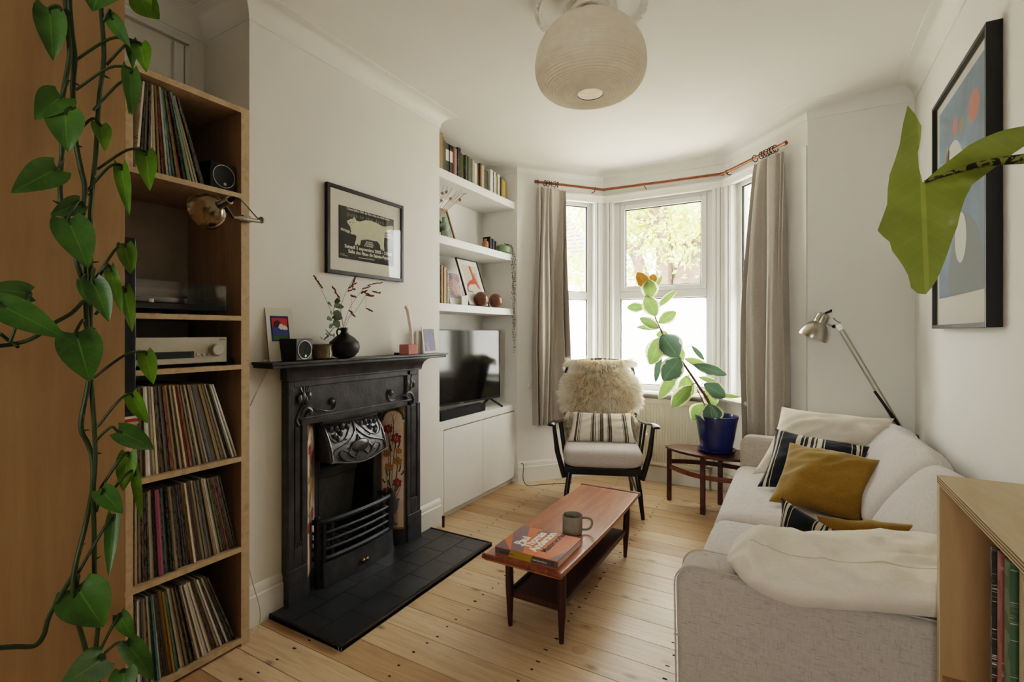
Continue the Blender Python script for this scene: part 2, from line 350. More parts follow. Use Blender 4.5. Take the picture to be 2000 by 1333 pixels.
# ------------------------------------------------------------------ mesh builder
class MB:
    def __init__(s): s.v = []; s.f = []; s.m = []; s.uv = {}; s.col = None
    def add(s, vs, fs, mi=0):
        o = len(s.v); s.v += [tuple(p) for p in vs]
        for f in fs: s.f.append(tuple(o + i for i in f)); s.m.append(mi)
        return o
    def box(s, x0, x1, y0, y1, z0, z1, mi=0):
        vs = [(x, y, z) for x in (x0, x1) for y in (y0, y1) for z in (z0, z1)]
        s.add(vs, [(0, 1, 3, 2), (4, 6, 7, 5), (0, 4, 5, 1), (2, 3, 7, 6), (0, 2, 6, 4), (1, 5, 7, 3)], mi); return s
    def obox(s, c, size, rot=None, mi=0):
        rot = rot or Matrix.Identity(3); c = Vector(c); hx, hy, hz = [q / 2 for q in size]
        vs = [c + rot @ Vector((x, y, z)) for x in (-hx, hx) for y in (-hy, hy) for z in (-hz, hz)]
        s.add(vs, [(0, 1, 3, 2), (4, 6, 7, 5), (0, 4, 5, 1), (2, 3, 7, 6), (0, 2, 6, 4), (1, 5, 7, 3)], mi); return s
    def bar(s, a, b, w, h, mi=0, up=(0, 0, 1), taper=1):
        a, b = Vector(a), Vector(b); d = (b - a).normalized(); up = Vector(up)
        if abs(d.dot(up)) > .98: up = Vector((0, 1, 0))
        x = d.cross(up).normalized(); y = x.cross(d)
        vs = []
        for p, k in ((a, 1), (b, taper)):
            for sx, sy in ((-1, -1), (1, -1), (1, 1), (-1, 1)): vs.append(p + x * sx * w / 2 * k + y * sy * h / 2 * k)
        s.add(vs, [(3, 2, 1, 0), (4, 5, 6, 7), (0, 1, 5, 4), (1, 2, 6, 5), (2, 3, 7, 6), (3, 0, 4, 7)], mi); return s
    def tube(s, pts, r, n=8, mi=0, cap=True, flatten=1.0):
        pts = [Vector(p) for p in pts]; k = len(pts)
        rs = r if isinstance(r, (list, tuple)) else [r] * k
        up = None; vs = []
        for i, p in enumerate(pts):
            d = (pts[min(i + 1, k - 1)] - pts[max(i - 1, 0)])
            d = d.normalized() if d.length > 1e-9 else Vector((0, 0, 1))
            if up is None: up = d.orthogonal().normalized()
            up = (up - d * up.dot(d)); up = up.normalized() if up.length > 1e-6 else d.orthogonal().normalized()
            w = d.cross(up)
            for j in range(n):
                a = 2 * PI * j / n; vs.append(p + (up * math.cos(a) + w * math.sin(a) * flatten) * rs[i])
        fs = [(i * n + j, i * n + (j + 1) % n, (i + 1) * n + (j + 1) % n, (i + 1) * n + j) for i in range(k - 1) for j in range(n)]
        if cap: fs += [tuple(range(n))[::-1], tuple((k - 1) * n + j for j in range(n))]
        s.add(vs, fs, mi); return s
    def lathe(s, prof, o=(0, 0, 0), n=32, mi=0, rot=None, cap0=True, cap1=True, squash=1):
        o = Vector(o); rot = rot or Matrix.Identity(3); vs = []; k = len(prof)
        for r, z in prof:
            for j in range(n):
                a = 2 * PI * j / n; vs.append(o + rot @ Vector((r * math.cos(a), r * math.sin(a) * squash, z)))
        fs = [(i * n + j, i * n + (j + 1) % n, (i + 1) * n + (j + 1) % n, (i + 1) * n + j) for i in range(k - 1) for j in range(n)]
        if cap0 and prof[0][0] > 1e-5: fs.append(tuple(range(n))[::-1])
        if cap1 and prof[-1][0] > 1e-5: fs.append(tuple((k - 1) * n + j for j in range(n)))
        s.add(vs, fs, mi); return s
    def prism(s, poly, fn, a, b, mi=0):
        n = len(poly); vs = [fn(p, q, a) for p, q in poly] + [fn(p, q, b) for p, q in poly]
        fs = [tuple(range(n))[::-1], tuple(range(n, 2 * n))] + [(i, (i + 1) % n, n + (i + 1) % n, n + i) for i in range(n)]
        s.add(vs, fs, mi); return s
    def face(s, pts, mi=0): s.add(pts, [tuple(range(len(pts)))], mi); return s
    def grid(s, fn, nu, nv, mi=0, wrap=False):
        vs = [fn(i / nu, j / nv) for j in range(nv + 1) for i in range(nu + 1)]
        o = len(s.v); w = nu + 1; s.v += [tuple(p) for p in vs]
        for j in range(nv):
            for i in range(nu):
                q = (j * w + i, j * w + i + 1, (j + 1) * w + i + 1, (j + 1) * w + i)
                fi = len(s.f); s.f.append(tuple(o + t for t in q)); s.m.append(mi)
                s.uv[fi] = [(i / nu, j / nv), ((i + 1) / nu, j / nv), ((i + 1) / nu, (j + 1) / nv), (i / nu, (j + 1) / nv)]
        return s
    def ball(s, c, r, n=16, m=10, mi=0):
        c = Vector(c); rr = r if isinstance(r, (tuple, list)) else (r, r, r)
        vs = [c + Vector((0, 0, -rr[2]))]; fs = []
        for i in range(1, m):
            a = -PI / 2 + PI * i / m
            for j in range(n): t = 2 * PI * j / n; vs.append(c + Vector((rr[0] * math.cos(a) * math.cos(t), rr[1] * math.cos(a) * math.sin(t), rr[2] * math.sin(a))))
        vs.append(c + Vector((0, 0, rr[2]))); L = len(vs) - 1
        for j in range(n): fs.append((0, 1 + (j + 1) % n, 1 + j)); fs.append((L, L - n + j, L - n + (j + 1) % n))
        for i in range(m - 2):
            for j in range(n): a = 1 + i * n; fs.append((a + j, a + (j + 1) % n, a + n + (j + 1) % n, a + n + j))
        s.add(vs, fs, mi); return s
    def torus(s, c, Rr, r, rot=None, n=24, m=8, mi=0):
        rot = rot or Matrix.Identity(3); c = Vector(c); vs = []
        for i in range(n):
            a = 2 * PI * i / n
            for j in range(m):
                b = 2 * PI * j / m; q = Rr + r * math.cos(b); vs.append(c + rot @ Vector((q * math.cos(a), q * math.sin(a), r * math.sin(b))))
        s.add(vs, [(i * m + j, ((i + 1) % n) * m + j, ((i + 1) % n) * m + (j + 1) % m, i * m + (j + 1) % m) for i in range(n) for j in range(m)], mi); return s
    def build(s, name, mats, parent=None, bev=0, seg=2, sub=0, world=True, sharp=38, flatshade=False):
        me = bpy.data.meshes.new(name)
        off = Vector((0, 0, 0)); loc = None
        if parent is not None and world: off = ROOT.get(parent.name, Vector((0, 0, 0)))
        if parent is None:
            a = np.array(s.v); lo, hi = a.min(0), a.max(0)
            loc = Vector(((lo[0] + hi[0]) / 2, (lo[1] + hi[1]) / 2, lo[2])); off = loc
        me.from_pydata([(p[0] - off[0], p[1] - off[1], p[2] - off[2]) for p in s.v], [], s.f)
        mats = mats if isinstance(mats, (list, tuple)) else [mats]
        for m in mats: me.materials.append(m)
        if len(mats) > 1: me.polygons.foreach_set('material_index', s.m)
        if s.uv:
            ul = me.uv_layers.new(name='UVMap'); k = 0; buf = np.zeros((len(me.loops), 2), 'f')
            for fi, p in enumerate(me.polygons):
                if fi in s.uv:
                    for q, li in enumerate(p.loop_indices): buf[li] = s.uv[fi][q]
            ul.data.foreach_set('uv', buf.ravel())
        bm = bmesh.new(); bm.from_mesh(me)
        if not s.uv and len(s.f) < 60000: bmesh.ops.recalc_face_normals(bm, faces=bm.faces)
        lim = rad(sharp)
        for e in bm.edges:
            if len(e.link_faces) == 2 and e.calc_face_angle(0) > lim: e.smooth = False
        for f in bm.faces: f.smooth = not flatshade
        bm.to_mesh(me); bm.free()
        o = bpy.data.objects.new(name, me); C.objects.link(o)
        if parent is not None:
            o.parent = parent; ROOT[o.name] = off if world else Vector((0, 0, 0))
        else: o.location = loc; ROOT[o.name] = loc
        if bev:
            b = o.modifiers.new('edges', 'BEVEL'); b.width = bev; b.segments = seg; b.limit_method = 'ANGLE'; b.angle_limit = rad(40); b.harden_normals = True
        if sub:
            b = o.modifiers.new('smooth', 'SUBSURF'); b.levels = sub; b.render_levels = sub
        return o
ROOT = {}
def tag(o, label=None, cat=None, group=None, kind=None):
    if label: o['label'] = label
    if cat: o['category'] = cat
    if group: o['group'] = group
    if kind: o['kind'] = kind
    return o
def thing(name, label, cat, loc=(0, 0, 0), rotz=0, group=None, kind=None):
    o = bpy.data.objects.new(name, None); o.empty_display_size = .05; C.objects.link(o)
    o.location = loc; o.rotation_euler = (0, 0, rotz); ROOT[o.name] = Vector(loc)
    return tag(o, label, cat, group, kind)
def struct(o): o['kind'] = 'structure'; return o
def copy_tree(o, parent=None):
    c = o.copy(); C.objects.link(c)
    if parent is not None: c.parent = parent
    for ch in list(o.children): copy_tree(ch, c)
    return c
def text(body, size, mtx, mat, name, parent, bold=0.0, align='LEFT', world=True, spacing=1.0, xs=1.0):
    cu = bpy.data.curves.new(name, 'FONT'); cu.body = body; cu.size = size; cu.align_x = align; cu.offset = bold; cu.extrude = .0002; cu.space_character = spacing
    cu.resolution_u = 3
    tmp = bpy.data.objects.new(name, cu); C.objects.link(tmp)
    dg = bpy.context.evaluated_depsgraph_get(); me = bpy.data.meshes.new_from_object(tmp.evaluated_get(dg))
    bpy.data.objects.remove(tmp); bpy.data.curves.remove(cu)
    off = ROOT.get(parent.name, Vector((0, 0, 0))) if world else Vector((0, 0, 0))
    me.transform(Matrix.Diagonal((xs, 1, 1, 1)))
    me.transform(Matrix.Translation(-off) @ mtx)
    me.materials.clear(); me.materials.append(mat)
    o = bpy.data.objects.new(name, me); C.objects.link(o); o.parent = parent; ROOT[o.name] = off
    return o
def frame_mtx(origin, right, up):
    r = Vector(right).normalized(); u = Vector(up); u = (u - r * r.dot(u)).normalized(); n = r.cross(u)
    return Matrix.Translation(Vector(origin)) @ Matrix(((r.x, u.x, n.x, 0), (r.y, u.y, n.y, 0), (r.z, u.z, n.z, 0), (0, 0, 0, 1)))
def rot_to(d):
    return Vector((0, 0, 1)).rotation_difference(Vector(d).normalized()).to_matrix()
def lerp(a, b, t): return a + (b - a) * t
def bez(p, n=12):
    """smooth curve through points (Catmull-Rom)"""
    p = [Vector(q) for q in p]; out = []
    for i in range(len(p) - 1):
        a, b, c, d = p[max(i - 1, 0)], p[i], p[i + 1], p[min(i + 2, len(p) - 1)]
        for k in range(n):
            t = k / n; out.append(.5 * ((2 * b) + (c - a) * t + (2 * a - 5 * b + 4 * c - d) * t * t + (3 * b - a - 3 * c + d) * t ** 3))
    out.append(p[-1]); return out

# ================================================================== THE ROOM
XR, XB, XA = .60, -2.01, -2.355           # sofa wall, chimney breast face, alcove backs
YF, YW, YBK = 3.60, 4.22, -2.6            # front wall, bay window wall, wall behind
BR0, BR1 = 1.27, 2.565                    # chimney breast
ZC = 2.67
BAY = [(-2.005, YF), (-1.475, YW), (-.475, YW), (.073, YF)]

# floor: boards run across the room
W = .1407; m = MB(); tints = []
y = 1.864 - W * 32
while y < 4.4:
    x = -2.7; 
    cuts = sorted([-2.7, 2.6] + [R.choice([-1.28, -.85, -.42, .01]) + R.choice([0, 0, .43]) for _ in range(R.choice([0, 1]))])
    for a, b in zip(cuts, cuts[1:]):
        if b - a < .1: continue
        m.box(a + .0012, b - .0012, y + .0016, y + W - .0016, -.02, 0)
        tints += [(R.random(), R.random(), R.random())] * 6
    y += W
def nails():
    k = MB()
    yy = 1.864 - W * 18
    while yy < 4.3:
        for jx in (-1.72, -1.28, -.85, -.415, .02):
            for q in (.25, .75):
                cx = jx + R.uniform(-.012, .012); cy = yy + W * q + R.uniform(-.012, .012); w = R.uniform(.004, .009); h = R.uniform(.0025, .0045)
                k.box(cx - w, cx + w, cy - h, cy + h, -.001, .0006)
        yy += W
    return k
fl = m.build('floor', [floorm], bev=0)
at = fl.data.color_attributes.new('tint', 'FLOAT_COLOR', 'CORNER'); buf = []
for p in fl.data.polygons:
    buf += list(tints[p.index] + (1,)) * p.loop_total
at.data.foreach_set('color', buf); struct(fl)
nl = nails().build('nail_marks', nailm, fl)
sb = MB().box(-2.7, 2.6, YBK, 4.5, -.05, -.021).build('subfloor', gapm, fl)

# ceiling and walls
ce = struct(MB().box(-2.6, 2.6, YBK - 2.4, 4.5, ZC, ZC + .06).build('ceiling', ceilpaint))  # runs on past the back wall, unseen, to block sunlight from behind
w = MB()
w.box(XA - .1, XA, YBK, YF + .3, 0, ZC)
struct(w.build('wall_left', wallpaint))
w = MB()                                   # chimney breast with the fire opening left open
FO0, FO1, FOZ = 1.50, 2.225, .84
w.box(XA, XB, BR0, FO0, 0, ZC); w.box(XA, XB, FO1, BR1, 0, ZC); w.box(XA, XB, FO0, FO1, FOZ, ZC)
w.box(XA, XA + .02, FO0, FO1, 0, FOZ)
struct(w.build('wall_chimney', wallpaint))
struct(MB().box(XR, XR + .12, .0, YF + .3, 0, ZC).build('wall_right', wallpaint))
w = MB(); w.box(XA, BAY[0][0], YF, YF + .3, 0, ZC); w.box(BAY[3][0], XR, YF, YF + .3, 0, ZC)
struct(w.build('wall_front', wallpaint))
# bay: side cheeks, low wall under the windows and the head above them
SILL, HEAD = .755, 2.425
w = MB()
def wallseg(mb, p, q, z0, z1, t=.22):
    p, q = Vector((*p, 0)), Vector((*q, 0)); d = (q - p).normalized(); n = Vector((-d.y, d.x, 0))
    mb.prism([(0, z0), ((q - p).length, z0), ((q - p).length, z1), (0, z1)], lambda a, b, k: p + d * a + n * k + Vector((0, 0, b)), 0, t)
for i in range(3):
    wallseg(w, BAY[i], BAY[i + 1], 0, SILL); wallseg(w, BAY[i], BAY[i + 1], HEAD, ZC)
def cheek(mb, p, q, l0, l1):
    p, q = Vector((*p, 0)), Vector((*q, 0)); d = (q - p).normalized()
    wallseg(mb, (p + d * l0)[:2], (p + d * l1)[:2], SILL, HEAD)
LB = (Vector(BAY[1]) - Vector(BAY[0])).length
cheek(w, BAY[0], BAY[1], 0, .36); cheek(w, BAY[2], BAY[3], LB - .30 + .02, LB)
struct(w.build('wall_bay', wallpaint))
# the space behind the camera: open plan, closed by an unseen wall with an opening added for fill daylight
w = MB(); w.box(-2.6, -.9, YBK - .12, YBK, 0, ZC); w.box(.1, 2.6, YBK - .12, YBK, 0, ZC); w.box(-.9, .1, YBK - .12, YBK, 2.0, ZC); w.box(-.9, .1, YBK - .12, YBK, 0, 1.15)
backpaint = plain('back_room_paint', '#a39a8c', .85, 0, .2, .03, 3)  # unseen walls toned down so less light bounces onto the foreground
struct(w.build('wall_back', backpaint))
w = MB(); w.box(2.5, 2.6, YBK, .0, 0, ZC); w.box(XR + .12, 2.6, -.0, .1, 0, ZC); struct(w.build('wall_side', backpaint))

# cornice: a quarter-hollow swept along the walls
def sweep(name, path, prof, mat, closed=False):
    """path: list of (x, y) with the room on the right hand side; prof: (distance from wall, z)"""
    P = [Vector((*p, 0)) for p in path]; n = len(P); mb = MB(); rows = []
    for i in range(n):
        d0 = (P[i] - P[i - 1]).normalized() if i > 0 else None; d1 = (P[i + 1] - P[i]).normalized() if i < n - 1 else None
        d0 = d0 or d1; d1 = d1 or d0
        n0, n1 = Vector((d0.y, -d0.x, 0)), Vector((d1.y, -d1.x, 0)); b = (n0 + n1).normalized(); k = 1 / max(.3, b.dot(n0))
        rows.append([P[i] + b * k * q + Vector((0, 0, z)) for q, z in prof])
    L = len(prof); vs = [p for r in rows for p in r]
    fs = [(i * L + j, (i + 1) * L + j, (i + 1) * L + (j + 1) % L, i * L + (j + 1) % L) for i in range(n - 1) for j in range(L)]
    fs += [tuple(range(L)), tuple((n - 1) * L + j for j in range(L))[::-1]]
    mb.add(vs, fs); return struct(mb.build(name, mat))
hollow = [(0, ZC - .088)] + [(.004 + .086 * (1 - math.cos(a)), ZC - .088 + .086 * math.sin(a)) for a in [i * PI / 2 / 8 for i in range(9)]] + [(0.092, ZC), (0, ZC)]
room_path = [(XA, .2), (XA, BR0), (XB, BR0), (XB, BR1), (XA, BR1), (XA, YF), BAY[0], BAY[1], BAY[2], BAY[3], (XR, YF), (XR, .1)]
sweep('trim_1', room_path, hollow, trimpaint)
# skirting boards
skirt = [(0, 0), (.02, 0), (.02, .125), (.012, .13), (.014, .15), (.008, .165), (0, .17)]
sweep('baseboard_left', [(XA, .2), (XA, BR0), (XB, BR0), (XB, 1.418)], skirt, trimpaint)
sweep('baseboard_chimney', [(XB, 2.322), (XB, BR1)], skirt, trimpaint)
sweep('baseboard_bay', [BAY[0], BAY[1], BAY[2], BAY[3], (XR, YF), (XR, .2)], skirt, trimpaint)
# ceiling rose
ro = MB().lathe([(.0, -.004), (.05, -.008), (.055, -.03), (.075, -.036), (.085, -.016), (.10, -.012), (.115, -.03), (.13, -.016), (.17, -.006), (.21, -.014), (.222, -.036), (.238, -.03), (.247, 0)][::-1], (-.765, 2.02, ZC), 64)
for k in range(72):
    a = 2 * PI * k / 72; ro.ball((-.765 + .232 * math.cos(a), 2.02 + .232 * math.sin(a), ZC - .034), .0085, 8, 5)
struct(ro.build('trim_2', ceilpaint))
# boxed-in pipe trunking in the left alcove
tk = MB(); tk.box(XA, XA + .02, 1.135, 1.175, 2.1, 2.52); tk.box(XA, XA + .018, 1.18, 1.205, 2.1, 2.52); tk.box(XA, XA + .022, .3, 1.2, 2.53, 2.56)
struct(tk.build('trim_3', upvc, bev=.003))
# alcove ledge of the window sill
sl = [(0, SILL - .03), (.085, SILL - .03), (.097, SILL - .015), (.085, SILL), (0, SILL)]
sweep('trim_4', [Vector(BAY[0]).lerp(Vector(BAY[1]), .42)[:], BAY[1], BAY[2], Vector(BAY[2])  .lerp(Vector(BAY[3]), .44)[:]], sl, trimpaint)

# ------------------------------------------------------------------ bay windows
def window(name, p, q, l0, l1, post=.1, lower=True, label=None, opener=False):
    """glazing between p and q; l0..l1 measured along the run"""
    p3, q3 = Vector((*p, 0)), Vector((*q, 0)); d = (q3 - p3).normalized(); n = Vector((-d.y, d.x, 0))
    o = p3 + n * .045
    root = thing(name, label, 'window', (o + d * (l0 + l1) / 2 + Vector((0, 0, SILL)))[:]); root['kind'] = 'structure'; del root['category']
    fn = lambda a, b, k: o + d * a + n * k + Vector((0, 0, b))
    def rect(mb, a0, a1, b0, b1, k0, k1, mi=0): mb.prism([(a0, b0), (a1, b0), (a1, b1), (a0, b1)], fn, k0, k1, mi)
    f = MB(); T = 1.575; fw = .055
    rect(f, l0, l0 + fw, SILL, HEAD, 0, .07); rect(f, l1 - fw, l1, SILL, HEAD, 0, .07)
    rect(f, l0 + fw, l1 - fw, HEAD - fw, HEAD, 0, .07); rect(f, l0 + fw, l1 - fw, SILL, SILL + .045, 0, .07); rect(f, l0 + fw, l1 - fw, T - .032, T + .035, 0, .07)
    f.build('window_frame', upvc, root, bev=.006)
    g = MB(); a0, a1, b0, b1 = l0 + fw + .002, l1 - fw - .002, T + .035, HEAD - fw
    s_ = MB(); sw = .042
    for r_ in ((a0, a0 + sw, b0, b1), (a1 - sw, a1, b0, b1), (a0 + sw, a1 - sw, b0, b0 + sw), (a0 + sw, a1 - sw, b1 - sw, b1)): rect(s_, *r_, -.006, .05)
    if opener: s_.build('sash', upvc, root, bev=.006)
    pad = sw if opener else 0
    rect(g, a0 + pad - .004, a1 - pad + .004, b0 + pad - .004, b1 - pad + .004, .026, .030); g.build('glass_pane', glassm, root)
    gk = MB()
    for (x0, x1, z0, z1) in ((a0 + pad, a1 - pad, b0 + pad, b1 - pad), (l0 + fw, l1 - fw, SILL + .045, T - .032)):
        for r_ in ((x0, x0 + .006, z0, z1), (x1 - .006, x1, z0, z1), (x0, x1, z0, z0 + .006), (x0, x1, z1 - .006, z1)): rect(gk, *r_, .012, .026)
    gk.build('glazing_gasket', greyrubber, root)
    g = MB(); rect(g, l0 + fw - .004, l1 - fw + .004, SILL + .041, T - .028, .026, .030); g.build('frosted_pane', frostm, root)
    if opener:
        h = MB(); mid = (l0 + l1) / 2 - .0
        rect(h, mid - .03, mid + .11, T + .048, T + .062, -.024, -.008); rect(h, mid - .04, mid + .02, T + .04, T + .07, -.012, -.002)
        hh = h.build('window_handle', upvc, root, bev=.003); hh['label'] = 'white window latch handle'
        k2 = MB(); k2.ball(fn(mid - .03, T + .055, -.012), .006); k2.ball(fn(mid - .005, T + .057, -.012), .006); k2.build('lock_button', blackp, hh)
    return root
WC = BAY[2][0] - BAY[1][0]
window('window_1', BAY[1], BAY[2], .085, WC - .02 - .065, label='middle bay window', opener=True)
window('window_2', BAY[0], BAY[1], .33, LB - .075, label='left splayed bay window')
window('window_3', BAY[2], BAY[3], .075, LB - .27, label='right splayed bay window')
# corner posts between the windows, with vertical reeding, and the head architrave
for nm, (c, a0) in {'trim_5': (BAY[1], 0), 'trim_6': (BAY[2], 0)}.items():
    pm = MB()
    prev = Vector((*BAY[BAY.index(c) - 1], 0)); nxt = Vector((*BAY[BAY.index(c) + 1], 0)); cc = Vector((*c, 0))
    for q in (prev, nxt):
        d = (q - cc).normalized(); nrm = Vector((d.y, -d.x, 0)) if q is prev else Vector((-d.y, d.x, 0))
        if q is prev: nrm = Vector((d.y, -d.x, 0))
        nrm = -nrm if nrm.dot(Vector((-.9, 2, 0)) - cc) < 0 else nrm
        for s0, s1, k in ((-.03, .03, .012), (.034, .060, .02), (.064, .09, .012)):
            pm.prism([(s0, SILL), (s1, SILL), (s1, HEAD), (s0, HEAD)], lambda a, b, t: cc + d * a + nrm * t + Vector((0, 0, b)), -.1, k)
    struct(pm.build(nm, upvc, bev=.003))
sweep('trim_7', [Vector(BAY[0]).lerp(Vector(BAY[1]), .44)[:], BAY[1], BAY[2], Vector(BAY[2]).lerp(Vector(BAY[3]), .56)[:]], [(-.02, HEAD - .03), (.022, HEAD - .03), (.022, HEAD + .01), (.03, HEAD + .014), (.03, HEAD + .03), (-.02, HEAD + .03)], trimpaint)

# ================================================================== outside
gd = struct(MB().box(-30, 30, 4.9, 60, -.6, -.5).build('ground', plain('paving_outside', '#b9b3a6', .9)))
def tree():
    root = thing('garden_tree', 'leafy tree with pale trunks and yellowing leaves outside the bay window', 'tree', onD(1335, 800, 9).xy.to_3d()[:2] + (-.5,))
    tr = MB(); D0 = 8.5
    P = lambda u, v, d=D0: onD(u, v, d)
    base = Vector((root.location.x, root.location.y, -.5))
    for pts, r0, r1 in (([base, P(1338, 585), P(1368, 500), P(1398, 445), P(1420, 380)], .34, .16),
                        ([base, P(1298, 590), P(1297, 520), P(1292, 440), P(1275, 380)], .16, .10),
                        ([base, P(1275, 590), P(1255, 540), P(1242, 500), P(1222, 480), P(1190, 460)], .15, .06),
                        ([P(1325, 590), P(1314, 520), P(1303, 440), P(1300, 390)], .05, .03), ([P(1334, 590), P(1340, 500), P(1345, 430)], .05, .03),
                        ([P(1296, 480), P(1330, 475), P(1365, 470)], .07, .03), ([P(1292, 450), P(1280, 440), P(1262, 430), P(1240, 425)], .06, .03),
                        ([P(1240, 500), P(1262, 450), P(1270, 410)], .04, .02), ([P(1300, 490), P(1270, 465), P(1262, 460)], .04, .02)):
        c = bez(pts, 5); tr.tube(c, [lerp(r0, r1, i / (len(c) - 1)) for i in range(len(c))], 8)
    tr.build('trunk', barkm, root)
    rr = random.Random(3); lv = MB()
    clumps = [(rr.uniform(1165, 1450), rr.uniform(370, 555), rr.uniform(7.6, 11)) for _ in range(70)] + [(rr.uniform(1170, 1420), rr.uniform(370, 470), rr.uniform(8, 10)) for _ in range(60)] + [(rr.uniform(1128, 1165), rr.uniform(380, 440), rr.uniform(8, 10)) for _ in range(9)] + [(rr.uniform(1105, 1160), rr.uniform(490, 560), rr.uniform(8, 10)) for _ in range(10)]
    for (u, v, d) in clumps:
        c = onD(u, v, d); yel = rr.random() < (.45 if u < 1170 or u > 1340 else .28)
        for _ in range(58):
            p = c + Vector((rr.gauss(0, .26), rr.gauss(0, .3), rr.gauss(0, .22)))
            a = Vector((rr.gauss(0, 1), rr.gauss(0, 1), rr.gauss(0, 1))).normalized(); b = a.orthogonal().normalized()
            b = Matrix.Rotation(rr.uniform(0, 6.3), 3, a) @ b; L = rr.uniform(.04, .078); wd = L * .4
            fi = len(lv.f); lv.add([p - b * L, p + a.cross(b) * wd, p + b * L, p - a.cross(b) * wd], [(0, 1, 2, 3)], 1 if (yel and rr.random() < .8) else 0)
            lv.uv[fi] = [(.5, 0), (1, .5), (.5, 1), (0, .5)]
    lv.build('foliage', [treeleaf, treeleafy], root)
tree()
def house():
    o = onD(1105, 700, 15); root = thing('house', 'pale house with grey tiled roof seen through the left window', 'house', (o.x, o.y, -.5))
    b = MB(); b.box(o.x - 6, o.x + .6, o.y, o.y + 5, -.5, 3.6); b.build('house_wall', plain('render_pale', '#d8cfc2', .9), root)
    rf = MB()
    for k in range(15):
        t0 = k / 15; z0 = 3.5 + 2.4 * t0; y0 = o.y - .3 + 3 * t0
        rf.obox((o.x - 2.5, y0 + .1, z0 + .06), (7.2 - t0 * 5.5, .28, .06), Matrix.Rotation(rad(30), 3, 'X'))
    rf.build('roof', plain('roof_tile_grey', '#77706c', .9), root)
house()
def house2():
    o = onD(1500, 700, 16); root = thing('house', 'white rendered house beyond the right splayed window', 'house', (o.x, o.y, -.5))
    b = MB(); b.box(o.x - .6, o.x + 8, o.y, o.y + 6, -.5, 8); b.build('house_wall', plain('render_white', '#e2ddd2', .9), root)
    b = MB(); b.box(o.x - .75, o.x + 8, o.y - .12, o.y, 4.2, 4.5); b.box(o.x - .7, o.x + 8, o.y - .08, o.y, 6.5, 6.7); b.build('string_course', plain('render_trim', '#cfc8bb', .9), root)
house2()

